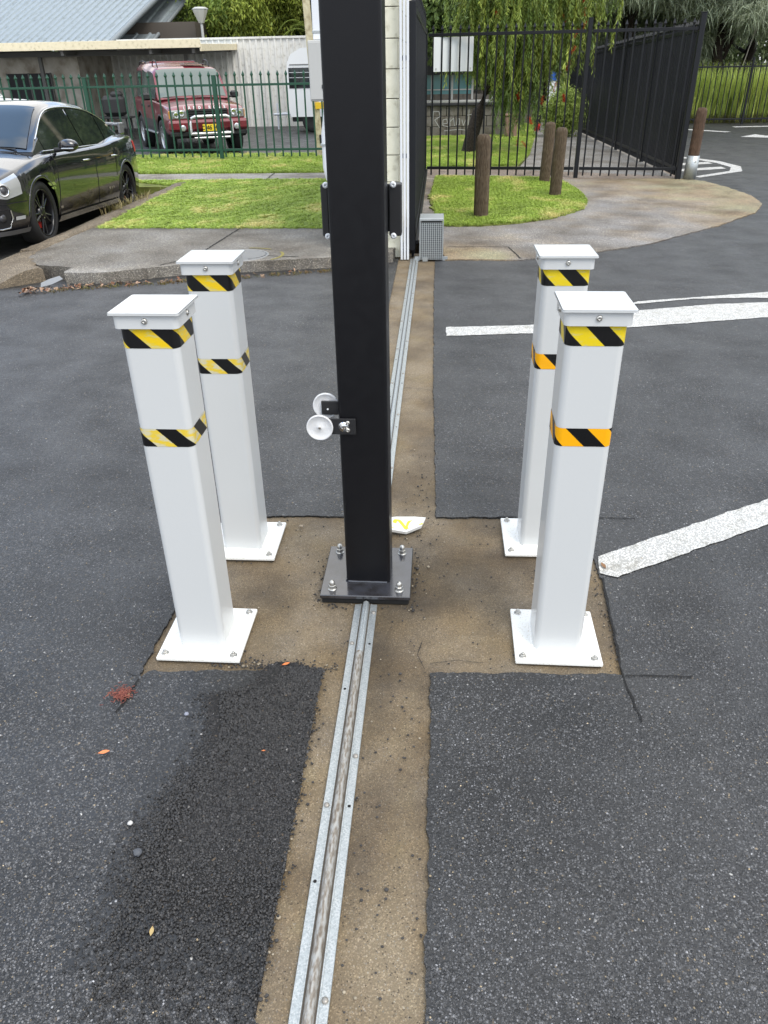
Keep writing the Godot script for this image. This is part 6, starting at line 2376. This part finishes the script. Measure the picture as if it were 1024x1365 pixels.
func build_plants() -> void:
	T.leafset = [leaf_mesh(26, Vector3(0.42, 0.34, 0.42), 0.16, 0.075, 0.3, 1), leaf_mesh(26, Vector3(0.42, 0.32, 0.42), 0.17, 0.06, 0.5, 2), leaf_mesh(26, Vector3(0.40, 0.36, 0.40), 0.16, 0.045, 0.8, 3), needle_spray(80, 0.46, 4)]
	lawn("lawn", "bright lawn beside the dark sedan, up to the footpath", [-3.98, 9.22, -0.45, 9.12, -0.45, 13.55, -4.0, 13.58, -5.3, 13.62, -4.1, 12.9], 0.088, 1500, 71)
	lawn("lawn", "strip of lawn under the green fence", [-8.5, 14.62, -5.2, 14.48, -0.6, 14.4, -0.6, 17.75, -8.5, 17.75], 0.088, 560, 72, 0.07)
	lawn("lawn", "tongue of lawn with timber posts at the end of the gate", [0.02, 9.72, 0.5, 9.70, 0.96, 9.88, 1.4, 10.2, 1.86, 10.85, 2.05, 11.6, 2.06, 12.5, 1.98, 13.5, 1.9, 13.95, -0.05, 14.4, -0.1, 12.0], 0.028, 1700, 73)
	lawn("lawn", "park lawn under the bottlebrush tree behind the fence", [-0.4, 15.6, 1.42, 15.95, 1.85, 18.0, 2.5, 23.0, -0.4, 22.7], 0.02, 520, 74, 0.07)
	lawn("lawn", "thin grass beyond the park path's left edge", [1.6, 23.2, 2.5, 23.2, 3.3, 32.0, 1.6, 32.0], 0.02, 130, 75, 0.1)
	build_bottlebrush()
	# weeds in the gutter by the sedan's rear wheel
	var r := RandomNumberGenerator.new()
	r.seed = 5
	var X := []
	var C := []
	for i in 60:
		X.append(Transform3D(Basis(Vector3.UP, r.randf() * TAU).scaled(Vector3.ONE * r.randf_range(0.7, 1.3)), V(-4.24 + r.randfn() * 0.07, 0.0, 11.3 + r.randfn() * 0.5)))
		C.append(Color(0.20, 0.19, 0.06).lerp(Color(0.35, 0.28, 0.13), r.randf()))
	var wd := scatter("weeds", blades(9, 0.05, 0.22, 0.008, 0.9, 8), M.grass, X, C, self)
	wd.set_meta("kind", "stuff")
	tag(wd, "straw-coloured weeds in the gutter by the sedan's rear wheel", "weeds")
	X = []
	C = []
	for i in 130:
		var t := r.randf()
		X.append(Transform3D(Basis(Vector3.UP, r.randf() * TAU).scaled(Vector3.ONE * r.randf_range(0.5, 1.2)), V(-3.45 + t * 2.5, 0.0, 6.70 + t * 0.78 + r.randf_range(-0.03, 0.05))))
		C.append(Color(0.17, 0.17, 0.035).lerp(Color(0.22, 0.13, 0.06), r.randf()))
	wd = scatter("moss", blades(10, 0.05, 0.025, 0.006, 0.9, 9), M.grass, X, C, self)
	wd.set_meta("kind", "stuff")
	tag(wd, "moss and small weeds along the foot of the crossover slab", "moss")
	# reeds across the road
	X = []
	C = []
	for i in 1500:
		var p := Vector2(r.randf_range(4.0, 14.0), 27.1 + absf(r.randfn()) * 0.9)
		var s := r.randf_range(0.75, 1.2)
		X.append(Transform3D(Basis(Vector3.UP, r.randf() * TAU).scaled(Vector3(1, s, 1)), V(p.x, 0, p.y)))
		C.append(Color(0.24, 0.36, 0.07).lerp(Color(0.58, 0.64, 0.15), r.randf()))
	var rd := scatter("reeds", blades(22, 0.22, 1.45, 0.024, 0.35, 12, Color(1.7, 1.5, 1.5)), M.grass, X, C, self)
	rd.set_meta("kind", "stuff")
	tag(rd, "tall pale-tipped reeds across the road", "reeds")
	X = []
	C = []
	for i in 300:
		X.append(Transform3D(Basis(Vector3.UP, r.randf() * TAU), V(r.randf_range(4.0, 14.0), 0, 26.9 + r.randf() * 0.3)))
		C.append(Color(0.10, 0.075, 0.03).lerp(Color(0.12, 0.14, 0.03), r.randf()))
	rd = scatter("dry_grass", blades(16, 0.2, 0.35, 0.015, 0.8, 13), M.grass, X, C, self)
	rd.set_meta("kind", "stuff")
	tag(rd, "brown dead grass at the foot of the reeds", "grass")
	# bush by the path
	var b := thing("round_bush", "light green bush at the bend of the park path", "bush", V(3.15, 0, 22.5))
	X = []
	C = []
	for i in 520:
		var d := Vector3(r.randfn(), r.randfn(), r.randfn()).normalized() * pow(r.randf(), 0.35)
		var p := Vector3(d.x * 0.5, 0.55 + d.y * 0.55, d.z * 0.5)
		X.append(Transform3D(Basis.from_euler(Vector3(r.randfn() * 0.5, r.randf() * TAU, r.randfn() * 0.5)) * 0.5, p))
		C.append(Color(0.15, 0.22, 0.04).lerp(Color(0.33, 0.41, 0.08), r.randf()))
	var cr := scatter("crown", T.leafset[2], M.leaf, X, C, b)
	cr.set_meta("kind", "stuff")
	var st := start()
	for i in 7:
		limb(st, Vector3(0, 0, 0), Vector3(r.randfn() * 0.25, 0.8, r.randfn() * 0.25), 0.015, 0.006, 0.04, r)
	part("stems", done(st), M.bark, b)
	# dark trunks beyond
	for q in [[2.75, 24.8, 0.10, "straight dark trunk at the path's left edge"], [3.2, 25.5, 0.13, "forked dark trunk beside the white notice panel"]]:
		var t := thing("slender_tree", q[3], "tree", V(q[0], 0, q[1]), 0.0, "dark trunks by the park path")
		st = start()
		limb(st, Vector3(0, -0.05, 0), Vector3(0.12, 3.6, 0), q[2], q[2] * 0.6, 0.06, r)
		part("trunk", done(st), M.bark_dark, t)
		st = start()
		limb(st, Vector3(0.02, 0.9, 0), Vector3(-0.45, 2.9, 0), q[2] * 0.6, 0.04, 0.05, r)
		part("branch", done(st), M.bark_dark, t)
	# trees: name, label, x, d, height, spread, lowest leaf, kind, clumps
	var trees := [
		["dark_tree", "dense dark tree left of the bottlebrush, behind the white sign", -0.6, 25.0, 6.5, 1.9, 1.7, 0, 1440],
		["dark_tree", "dark tree behind the bottlebrush's crown", 1.6, 30.5, 7.0, 2.6, 1.8, 0, 1440],
		["tall_tree", "mid green tree behind the middle fence post", 3.9, 33.5, 8.0, 2.8, 1.6, 1, 1440],
		["needle_tree", "grey-green needle tree above the receding fence", 6.2, 31.0, 8.0, 3.0, 0.9, 3, 2560],
		["needle_tree", "tall grey needle tree in the middle of the reeds", 9.6, 31.5, 9.0, 3.2, 0.8, 3, 2720],
		["needle_tree", "grey needle tree with bare pale limbs at the right edge", 13.2, 31.0, 9.0, 3.2, 0.8, 3, 2560],
		["dark_tree", "dark tree filling the gap above the corner post", 7.8, 35.5, 9.0, 3.4, 0.6, 0, 1440],
		["dark_tree", "dark tree at the far right behind the needle trees", 12.0, 36.0, 9.5, 3.8, 0.6, 0, 1600],
		["dark_tree", "dark tree beyond the park path's far end", 4.6, 38.5, 9.0, 3.4, 0.6, 0, 1440],
		["tall_tree", "mid green tree at far right edge beyond the reeds", 16.5, 34.0, 9.0, 3.6, 0.6, 1, 1440],
		["bright_tree", "yellow-green tree right of the pole lamp", -6.4, 32.5, 6.2, 1.7, 2.2, 2, 1760],
		["tall_tree", "mid green tree with its branch over the pole lamp", -8.3, 33.5, 6.6, 2.2, 2.7, 1, 1600],
		["dark_tree", "dark tree above the metal wall, left of the meter box", -4.3, 34.0, 7.0, 2.2, 1.8, 0, 1760],
		["dark_tree", "dark tree hidden behind the yellow-green tree", -6.6, 37.0, 8.0, 2.8, 1.2, 0, 1600],
		["dark_tree", "dark tree behind the lamp and the roof's edge", -10.2, 38.5, 8.0, 2.8, 1.0, 0, 1440],
		["tall_tree", "mid green tree farthest back, beyond the cream wall", -1.8, 38.0, 8.5, 3.0, 1.0, 1, 1440],
		["dark_tree", "dark tree behind the park building", 0.9, 36.5, 8.0, 2.8, 0.8, 0, 1440],
	]
	for i in trees.size():
		var q: Array = trees[i]
		make_tree(q[0], q[1], V(q[2], 0, q[3]), q[4], q[5], q[6], q[7], q[8], 200 + i)
	# the wood that closes the view behind everything
	X = []
	C = []
	for i in 5200:
		var p := Vector2(r.randf_range(-26.0, 36.0), r.randf_range(43.0, 48.0))
		var top := 7.5 + 2.5 * no.get_noise_2d(p.x * 0.15, 3.0)
		X.append(Transform3D(Basis.from_euler(Vector3(r.randfn() * 0.5, r.randf() * TAU, r.randfn() * 0.5)) * r.randf_range(1.6, 2.6), V(p.x, r.randf() * top, p.y)))
		C.append(Color(0.09, 0.13, 0.06).lerp(Color(0.30, 0.36, 0.17), r.randf()) * (1.0 + 0.5 * no.get_noise_2d(p.x * 0.5, X[-1].origin.y * 0.5)))
	var fw := scatter("far_woods", T.leafset[0], M.leaf, X, C, self)
	fw.set_meta("kind", "stuff")
	tag(fw, "dark belt of woodland closing the view behind the trees", "woods")
	# pale dead limbs in front of the needle trees
	st = start()
	var dl := thing("bare_branches", "pale bare limbs leaning out of the needle trees", "branches", V(9.2, 0, 29.2))
	for q in [[0.3, 0.4, 0.9, 3.4], [1.2, 0.2, 1.8, 3.3], [-2.6, 1.2, -1.4, 2.0]]:
		st = start()
		limb(st, Vector3(q[0], q[1], 0), Vector3(q[2], q[3], 0), 0.022, 0.008, 0.09, r)
		part("limb", done(st), M.pale_limb, dl)
	# tree fern fronds above the metal wall
	var f := thing("tree_fern", "yellow-green tree fern fronds above the metal wall by the meter box", "fern", V(-4.15, 0, 29.6))
	st = start()
	pipe(st, [Vector3(0, 0, 0), Vector3(0.03, 1.2, 0), Vector3(0, 2.5, 0)], 0.12, 0.10, 10)
	part("trunk", done(st), M.bark, f)
	for k in 12:
		var a := TAU * k / 12.0
		var FP := PackedVector3Array()
		var FN := PackedVector3Array()
		var FC := PackedColorArray()
		var dir := Vector3(cos(a), 0, sin(a))
		var sd := Vector3(-dir.z, 0, dir.x)
		var rise := r.randf_range(0.35, 0.75)
		for i in 34:
			var t := i / 33.0
			var c := Vector3(0, 2.5, 0) + dir * t * 1.3 + Vector3(0, rise * sin(t * PI * 0.75) - 0.35 * t * t, 0)
			var w := 0.30 * sin(PI * clampf(t * 0.9 + 0.1, 0, 1))
			for s in [-1.0, 1.0]:
				var e: Vector3 = c + sd * s * w + dir * 0.08 + Vector3(0, -0.05, 0)
				var g := r.randf_range(0.7, 1.3)
				for p in [c - dir * 0.016, c + dir * 0.016, e]:
					FP.append(p)
					FN.append(Vector3.UP)
					FC.append(Color(0.16, 0.21, 0.035) * g)
		part("frond", tri_mesh(FP, FN, FC), M.leaf, f)

# ---------------------------------------------------------------- small things on the ground
func build_litter() -> void:
	var r := RandomNumberGenerator.new()
	r.seed = 44
	# the crumpled carton behind the post
	var o := thing("paper_carton", "crumpled white carton with yellow arches print behind the gate post", "litter", V(-0.115, 0.0, 2.775), 0.25)
	# flattened pouch of card: front and back panels, a raised lip at one end, one hard crease
	var st := start()
	var out := [[-0.088, 0.030], [-0.030, 0.046], [0.045, 0.055], [0.090, 0.018], [0.060, -0.038], [-0.010, -0.050], [-0.082, -0.040]]
	var hgt := func(u: float, v: float) -> float:
		return 0.010 + 0.26 * absf(u - 0.012 - v * 0.5) + 0.10 * maxf(v, 0.0) + 0.05 * absf(v + 0.01)
	var rim_hi := []
	var rim_lo := []
	for e in out:
		rim_hi.append(Vector3(e[0], hgt.call(e[0], e[1]), -e[1]))
		rim_lo.append(Vector3(e[0] * 0.96, maxf(hgt.call(e[0], e[1]) - 0.014, 0.001), -e[1] * 0.96))
	# crease points across the panel
	var cr := [Vector3(0.039, hgt.call(0.039, 0.055), -0.055), Vector3(0.012, hgt.call(0.012, 0.0), 0.0), Vector3(-0.013, hgt.call(-0.013, -0.05), 0.05)]
	face(st, [rim_hi[0], rim_hi[6], rim_hi[5], cr[2], cr[1], cr[0], rim_hi[1]], Vector3(-0.04, -0.2, 0))
	face(st, [cr[0], cr[1], cr[2], rim_hi[5], rim_hi[4], rim_hi[3], rim_hi[2]], Vector3(0.04, -0.2, 0))
	for i in 7:
		var j := (i + 1) % 7
		face(st, [rim_lo[i], rim_lo[j], rim_hi[j], rim_hi[i]], Vector3(0, 0.008, 0))
	part("carton", done(st), M.paper, o)
	st = start()
	var lip := []
	for k in 9:
		var t := k / 8.0
		lip.append([Vector3(-0.088 + 0.02 * sin(PI * t), 0.022 + 0.010 * sin(PI * t), lerpf(0.040, -0.030, t)), Vector3(-0.070 + 0.004 * sin(PI * t), 0.036 + 0.014 * sin(PI * t), lerpf(0.042, -0.032, t))])
	two_sided_grid(st, lip)
	part("torn_lip", done(st), M.paper, o)
	for c in [[-0.060, -0.004], [-0.002, 0.060]]:
		st = start()
		var prev := []
		for k in 17:
			var t := k / 16.0
			var u := lerpf(c[0], c[1], t)
			var v := -0.030 + 0.058 * sin(PI * t)
			var hw := 0.0085
			var a := Vector3(u - hw, hgt.call(u - hw, v) + 0.0022, -v)
			var b := Vector3(u + hw, hgt.call(u + hw, v) + 0.0022, -v)
			if prev.size():
				q4(st, prev[0], prev[1], b, a)
			prev = [a, b]
		part("yellow_arch", done(st), M.yellow_print, o)
	# fallen leaves, twig, flower tuft
	for q in [["small orange leaf lying on the left asphalt", -0.93, 1.50, 0.016, L(0.62, 0.20, 0.07)], ["orange brown leaf at the right edge of the drive", 2.05, 4.15, 0.05, L(0.42, 0.18, 0.05)], ["tiny orange leaf on the dark repair patch's corner", -0.47, 1.885, 0.013, L(0.55, 0.16, 0.04)], ["brown leaf on the white line's end", 0.66, 2.515, 0.02, L(0.20, 0.10, 0.04)], ["yellow-tan pebble-sized leaf near the bottom left", -0.62, 0.99, 0.012, L(0.40, 0.29, 0.12)], ["small orange scrap in the middle of the repair patch", -0.47, 1.52, 0.006, L(0.5, 0.16, 0.05)]]:
		var l := thing("fallen_leaf", q[0], "leaf", V(q[1], 0.005, q[2]), r.randf() * TAU, "leaves fallen on the drive")
		if q[1] == -0.47:
			l.position.y = 0.016
		st = start(true)
		var s: float = q[3]
		var rows := []
		for i in 7:
			var t := i / 6.0
			var w: float = s * 0.42 * sin(PI * clampf(t, 0.03, 0.97))
			rows.append([Vector3(w, s * (0.18 + 0.15 * t), (t - 0.5) * 2.0 * s), Vector3(0, s * 0.06 + s * 0.2 * t * t, (t - 0.5) * 2.0 * s), Vector3(-w, s * 0.22, (t - 0.5) * 2.0 * s)])
		two_sided_grid(st, rows)
		part("blade", done(st), mat(q[4], 0.6), l)
		st = start()
		pipe(st, [Vector3(0, s * 0.07, -s), Vector3(0, s * 0.05, -s * 1.5)], s * 0.04, s * 0.03, 5)
		part("stalk", done(st), M.rust, l)
	var tw := thing("dry_twig", "thin dry twig lying on the left drive", "twig", V(-1.66, 0.006, 4.72), 0.5)
	st = start()
	pipe(st, [Vector3(-0.14, 0.004, 0.0), Vector3(-0.05, 0.008, 0.012), Vector3(0.05, 0.006, 0.004), Vector3(0.15, 0.012, -0.012)], 0.006, 0.003, 6)
	part("stem", done(st), M.timber_pale, tw)
	st = start()
	pipe(st, [Vector3(0.0, 0.007, 0.008), Vector3(0.07, 0.012, 0.04)], 0.003, 0.0015, 5)
	part("side_shoot", done(st), M.timber_pale, tw)
	# rust-red flower threads in a heap
	var X := []
	var C := []
	for i in 260:
		var a := r.randf() * TAU
		var q := absf(r.randfn()) * 0.019
		X.append(Transform3D(Basis.from_euler(Vector3(r.randfn() * 0.4, r.randf() * TAU, r.randfn() * 0.3)), V(-0.963 + cos(a) * q * 1.2, 0.004 + r.randf() * 0.006, 1.735 + sin(a) * q)))
		C.append(Color(0.12, 0.028, 0.022).lerp(Color(0.26, 0.085, 0.055), r.randf()))
	st = start()
	bx(st, Vector3.ZERO, Vector3(0.011, 0.0016, 0.0016))
	var th := scatter("flower_threads", done(st), M.thread, X, C, self)
	th.set_meta("kind", "stuff")
	tag(th, "small heap of rust-red flower threads by the left joint", "flower litter")
	# white scrap and leaf litter at the broken slab edge
	var pp := thing("paper_scrap", "pale scrap of paper in the broken notch of the slab", "litter", V(-3.50, 0.02, 6.86), 0.6)
	st = start(true)
	two_sided_grid(st, [[Vector3(0.10, 0.05, 0.05), Vector3(0.09, 0.06, -0.05)], [Vector3(0.0, 0.02, 0.06), Vector3(0.0, 0.045, -0.05)], [Vector3(-0.10, 0.0, 0.03), Vector3(-0.08, 0.02, -0.05)]])
	part("sheet", done(st), M.galv_dull, pp)
	X = []
	C = []
	for i in 230:
		var t := pow(r.randf(), 2.2)
		X.append(Transform3D(Basis.from_euler(Vector3(r.randfn() * 0.4, r.randf() * TAU, r.randfn() * 0.4)) * r.randf_range(0.3, 0.8), V(-3.70 + t * 2.4, 0.008, 6.76 + t * 0.68 + r.randfn() * 0.045 - 0.03)))
		C.append([Color(0.16, 0.07, 0.035), Color(0.26, 0.17, 0.10), Color(0.09, 0.06, 0.04), Color(0.34, 0.22, 0.15)][r.randi() % 4])
	st = start()
	two_sided_grid(st, [[Vector3(0.012, 0.0, 0.03), Vector3(-0.012, 0.0, 0.03)], [Vector3(0.015, 0.004, -0.03), Vector3(-0.012, 0.002, -0.03)]], true)
	var lt := scatter("leaf_litter", done(st), M.thread, X, C, self)
	lt.set_meta("kind", "stuff")
	tag(lt, "brown leaf litter along the foot of the slab", "leaf litter")
	# loose grit: crumbs of bitumen and small stones
	X = []
	C = []
	for i in 1300:
		var p: Vector2
		var q := i % 11
		if q < 3:
			p = Vector2(-0.36 + r.randfn() * 0.018, r.randf_range(0.7, 1.87))
		elif q < 5:
			p = Vector2(r.randf_range(-0.72, -0.3), 1.88 + absf(r.randfn()) * 0.03)
		elif q < 7:
			p = Vector2(r.randf_range(-0.9, 0.6), r.randf_range(1.9, 2.85))
		elif q < 8:
			p = Vector2(-0.05 + r.randfn() * 0.05, r.randf_range(2.3, 3.6))
		elif q < 9:
			p = Vector2(r.randf_range(-0.2, 0.0), r.randf_range(0.6, 1.9))
		elif q == 10:
			var e := r.randf_range(-0.19, 0.19)
			var w := 0.168 + absf(r.randfn()) * 0.018
			p = [Vector2(-0.243 + e, 2.407 - w), Vector2(-0.243 + w, 2.407 + e), Vector2(-0.243 - w, 2.407 + e)][r.randi() % 3]
		else:
			p = Vector2(0.62 + r.randfn() * 0.02, r.randf_range(1.9, 2.5))
		var s := r.randf_range(0.0012, 0.0042) * (1.6 if r.randf() < 0.06 else 1.0)
		X.append(Transform3D(Basis.from_euler(Vector3(r.randf() * TAU, r.randf() * TAU, 0)).scaled(Vector3(s, s * 0.75, s * 0.85)), V(p.x, -0.004 + s * 0.4, p.y)))
		C.append(Color(0.03, 0.028, 0.027) * r.randf_range(0.6, 1.5) if r.randf() < 0.85 else Color(0.26, 0.22, 0.16) * r.randf_range(0.7, 1.3))
	for i in 170:
		var p := Vector2(r.randf_range(-1.6, 1.8), r.randf_range(0.7, 3.0))
		if (p.x > -0.37 and p.x < 0.0) or (p.y > 1.85 and p.y < 2.87 and p.x > -0.93 and p.x < 0.63):
			continue
		var s := r.randf_range(0.0015, 0.0042)
		X.append(Transform3D(Basis.from_euler(Vector3(r.randf() * TAU, r.randf() * TAU, 0)).scaled(Vector3(s, s * 0.7, s * 0.85)), V(p.x, 0.002 + s * 0.4, p.y)))
		C.append([Color(0.30, 0.29, 0.28), Color(0.12, 0.12, 0.125), Color(0.24, 0.19, 0.12), Color(0.05, 0.055, 0.065)][r.randi() % 4])
	var sm := SphereMesh.new()
	sm.radial_segments = 7
	sm.rings = 4
	sm.radius = 1.0
	sm.height = 2.0
	var gt := scatter("grit", sm, M.thread, X, C, self)
	gt.set_meta("kind", "stuff")
	tag(gt, "loose bitumen crumbs and small stones round the concrete", "grit")
	# angular stone chips standing a little proud of the worn binder, and the lumps of the repair
	st = start()
	var chip_ring := []
	for k in 6:
		var a := TAU * k / 6 + r.randf_range(-0.25, 0.25)
		chip_ring.append(Vector3(cos(a) * r.randf_range(0.8, 1.1), r.randf_range(-0.15, 0.1), -sin(a) * r.randf_range(0.8, 1.1)))
	var chip_cap := []
	for k in 6:
		chip_cap.append(chip_ring[k] * 0.62 + Vector3(0.05, 0.45 + r.randf_range(-0.12, 0.12), 0.03))
	for k in 6:
		face(st, [chip_ring[k], chip_ring[(k + 1) % 6], chip_cap[(k + 1) % 6], chip_cap[k]], Vector3.ZERO)
		face(st, [chip_cap[k], chip_cap[(k + 1) % 6], Vector3(0.1, 0.55, 0.0)], Vector3.ZERO)
	var chip := done(st)
	X = []
	C = []
	while X.size() < 140000:
		var d := 0.62 + 6.0 * pow(r.randf(), 2.0)
		var half := 0.35 + d * 0.62
		var p := Vector2(r.randf_range(-half - 0.1, half), d)
		if p.x > -0.40 and p.x < 0.012 or p.x > -0.96 and p.x < 0.66 and d > 1.84 and d < 2.90:
			continue
		if p.x > 0.0 and d > 5.2 or p.x < -0.3 and p.x > -0.78 and d > 0.9 and d < 1.9 or p.x > 0.6 and absf(d - 2.47 - (p.x - 0.64) * 0.55) < 0.22:
			continue
		var s := r.randf_range(0.0016, 0.0038)
		var B := Basis.from_euler(Vector3(r.randfn() * 0.22, r.randf() * TAU, r.randfn() * 0.22)).scaled_local(Vector3(s, s * 0.8, s * r.randf_range(0.6, 1.0)))
		X.append(Transform3D(B, V(p.x, 0.0002 - s * 0.12, p.y)))
		var g := 0.058 * exp(r.randfn() * 0.55)
		C.append(Color(g, g, g * 1.03) if r.randf() < 0.97 else Color(g * 2.4, g * 1.9, g * 1.2))
	var ag := scatter("aggregate_chips", chip, M.chip, X, C, self)
	ag.set_meta("kind", "stuff")
	tag(ag, "angular stone chips showing in the worn asphalt nearest the viewer", "gravel")
	X = []
	C = []
	var ps := [[0.6, -0.74], [0.95, -0.77], [1.28, -0.76], [1.45, -0.70], [1.6, -0.675], [1.72, -0.71], [1.755, -0.71], [1.80, -0.56], [1.9, -0.53]]
	while X.size() < 18000:
		var d := r.randf_range(0.62, 1.88)
		var x0 := ip(ps, d, 1)
		var x := r.randf_range(x0 - 0.03, -0.347 + 0.004 * r.randfn())
		if r.randf() > smoothstep(0.6, 1.3, d) or r.randf() > smoothstep(x0 - 0.03, x0 + 0.10, x) + 0.1:
			continue
		var s := r.randf_range(0.0022, 0.0052)
		var B := Basis.from_euler(Vector3(r.randfn() * 0.5, r.randf() * TAU, r.randfn() * 0.5)).scaled_local(Vector3(s, s * r.randf_range(0.9, 1.6), s * r.randf_range(0.7, 1.0)))
		var hh := 0.003 + 0.007 * smoothstep(1.2, 1.8, d) if x > x0 + 0.06 else 0.0005
		X.append(Transform3D(B, V(x, hh - s * 0.2 + r.randf() * 0.002, d)))
		var g := 0.021 * exp(r.randfn() * 0.4)
		C.append(Color(g, g * 0.95, g * 0.93))
	var lp := scatter("bitumen_lumps", chip, M.chip, X, C, self)
	lp.set_meta("kind", "stuff")
	tag(lp, "coarse dark lumps of the bitumen repair beside the track", "gravel")
	for q in [["dark grey pebble on the asphalt left of the repair patch", -0.72, 1.185, 0.011, L(0.07, 0.075, 0.085)], ["blue-grey chip near the head of the repair patch", -0.735, 1.66, 0.007, L(0.22, 0.23, 0.28)], ["white chip beside the dark pebbles", -0.77, 1.27, 0.007, L(0.45, 0.44, 0.42)], ["beige pebble on the concrete left of the gate post", -0.56, 2.76, 0.009, L(0.30, 0.24, 0.17)]]:
		var pb := thing("pebble", q[0], "pebble", V(q[1], 0.004, q[2]), r.randf() * TAU)
		st = start(true)
		no.seed = int(q[1] * 900)
		no.frequency = 1.0
		var rg := []
		for i in 9:
			var ph := PI * (i / 8.0 - 0.5)
			var ring := []
			for k in 12:
				var th2 := TAU * k / 12
				var d := Vector3(cos(ph) * cos(th2), sin(ph) * 0.7, -cos(ph) * sin(th2))
				ring.append(d * q[3] * (1.0 + 0.35 * no.get_noise_3d(d.x * 1.5, d.y * 1.5, d.z * 1.5)) + Vector3(0, q[3] * 0.5, 0))
			rg.append(ring)
		for i in 8:
			for k in 12:
				q4(st, rg[i][k], rg[i][(k + 1) % 12], rg[i + 1][(k + 1) % 12], rg[i + 1][k])
		part("stone", done(st), mat(q[4], 0.7), pb)

func more_materials() -> void:
	M.mortar = mat(L(0.34, 0.31, 0.24), 0.9)
	M.motor = mat(L(0.34, 0.33, 0.27), 0.6)
	var m := tri(mat(L(0.85, 0.85, 0.84), 0.5, 0.45), 0.12, false)
	m.albedo_texture = T.bead
	m.uv1_scale = Vector3(10, 10, 3)
	M.track_worn = m
	M.yellow = mat(L(0.70, 0.45, 0.02), 0.5)
	M.yellow_print = mat(L(0.78, 0.68, 0.02), 0.5)
	M.paper = mat(L(0.74, 0.73, 0.69), 0.7)
	m = M.timber.duplicate()
	m.albedo_color = L(0.19, 0.125, 0.085)
	M.timber_brown = m
	M.galv_dull = mat(L(0.24, 0.24, 0.235), 0.55, 0.3)
	M.moss = mat(L(0.21, 0.18, 0.05), 0.9)
	M.zinc_trim = mat(L(0.20, 0.22, 0.23), 0.5, 0.2)
	M.brown_wall = mat(L(0.09, 0.075, 0.06), 0.85)
	M.lamp_glass = mat(L(0.55, 0.53, 0.46), 0.4)
	M.pink_stone = tri(mat(L(0.30, 0.20, 0.16), 0.85), 0.7)
	M.pink_stone.albedo_texture = T.mottle_b
	M.grey_lip = mat(L(0.09, 0.09, 0.095), 0.4)
	M.spoiler_grey = mat(L(0.22, 0.22, 0.235), 0.2, 0.3)
	M.lens_clear = mat(L(0.30, 0.31, 0.31), 0.1, 0.4)
	M.bar_silver = mat(L(0.62, 0.62, 0.62), 0.3, 0.6)
	M.bark_dark = mat(L(0.02, 0.017, 0.014), 0.9)
	M.pale_limb = mat(L(0.26, 0.23, 0.19), 0.9)
	m = mat(Color.WHITE, 0.75)
	m.vertex_color_use_as_albedo = true
	M.thread = m
	M.track_dirt = mat(L(0.075, 0.062, 0.048), 0.9)
	m = m.duplicate()
	m.roughness = 0.5
	M.chip = m
	M.chalk = mat(L(0.36, 0.36, 0.35), 0.9)

func _ready() -> void:
	rng.seed = 2024
	no.noise_type = FastNoiseLite.TYPE_SIMPLEX_SMOOTH
	set_stage()
	make_materials()
	more_materials()
	T.nut = bolt_mesh("nut")
	T.screw = bolt_mesh("screw")
	T.dome = bolt_mesh("dome")
	build_ground()
	build_walls()
	build_buildings()
	build_fences()
	build_sliding_gate()
	build_gate_motor()
	build_gate_post()
	build_track("gate_track", "worn galvanised gate track running from the post towards the viewer", 0.3, 2.235, true)
	build_track("gate_track", "clean galvanised gate track running behind the post to the gate", 2.575, 8.0, false)
	build_bollards()
	build_sedan()
	build_wagon("maroon_wagon", "maroon four-wheel-drive wagon with a silver nudge bar under the carport", V(-6.15, -0.02, 20.6), deg_to_rad(29), M.car_red, true)
	build_wagon("white_van", "white vehicle mostly cut off at the left edge behind the green fence", V(-12.75, 0.0, 22.0), deg_to_rad(92), M.car_white, false)
	build_caravan()
	build_plants()
	build_litter()
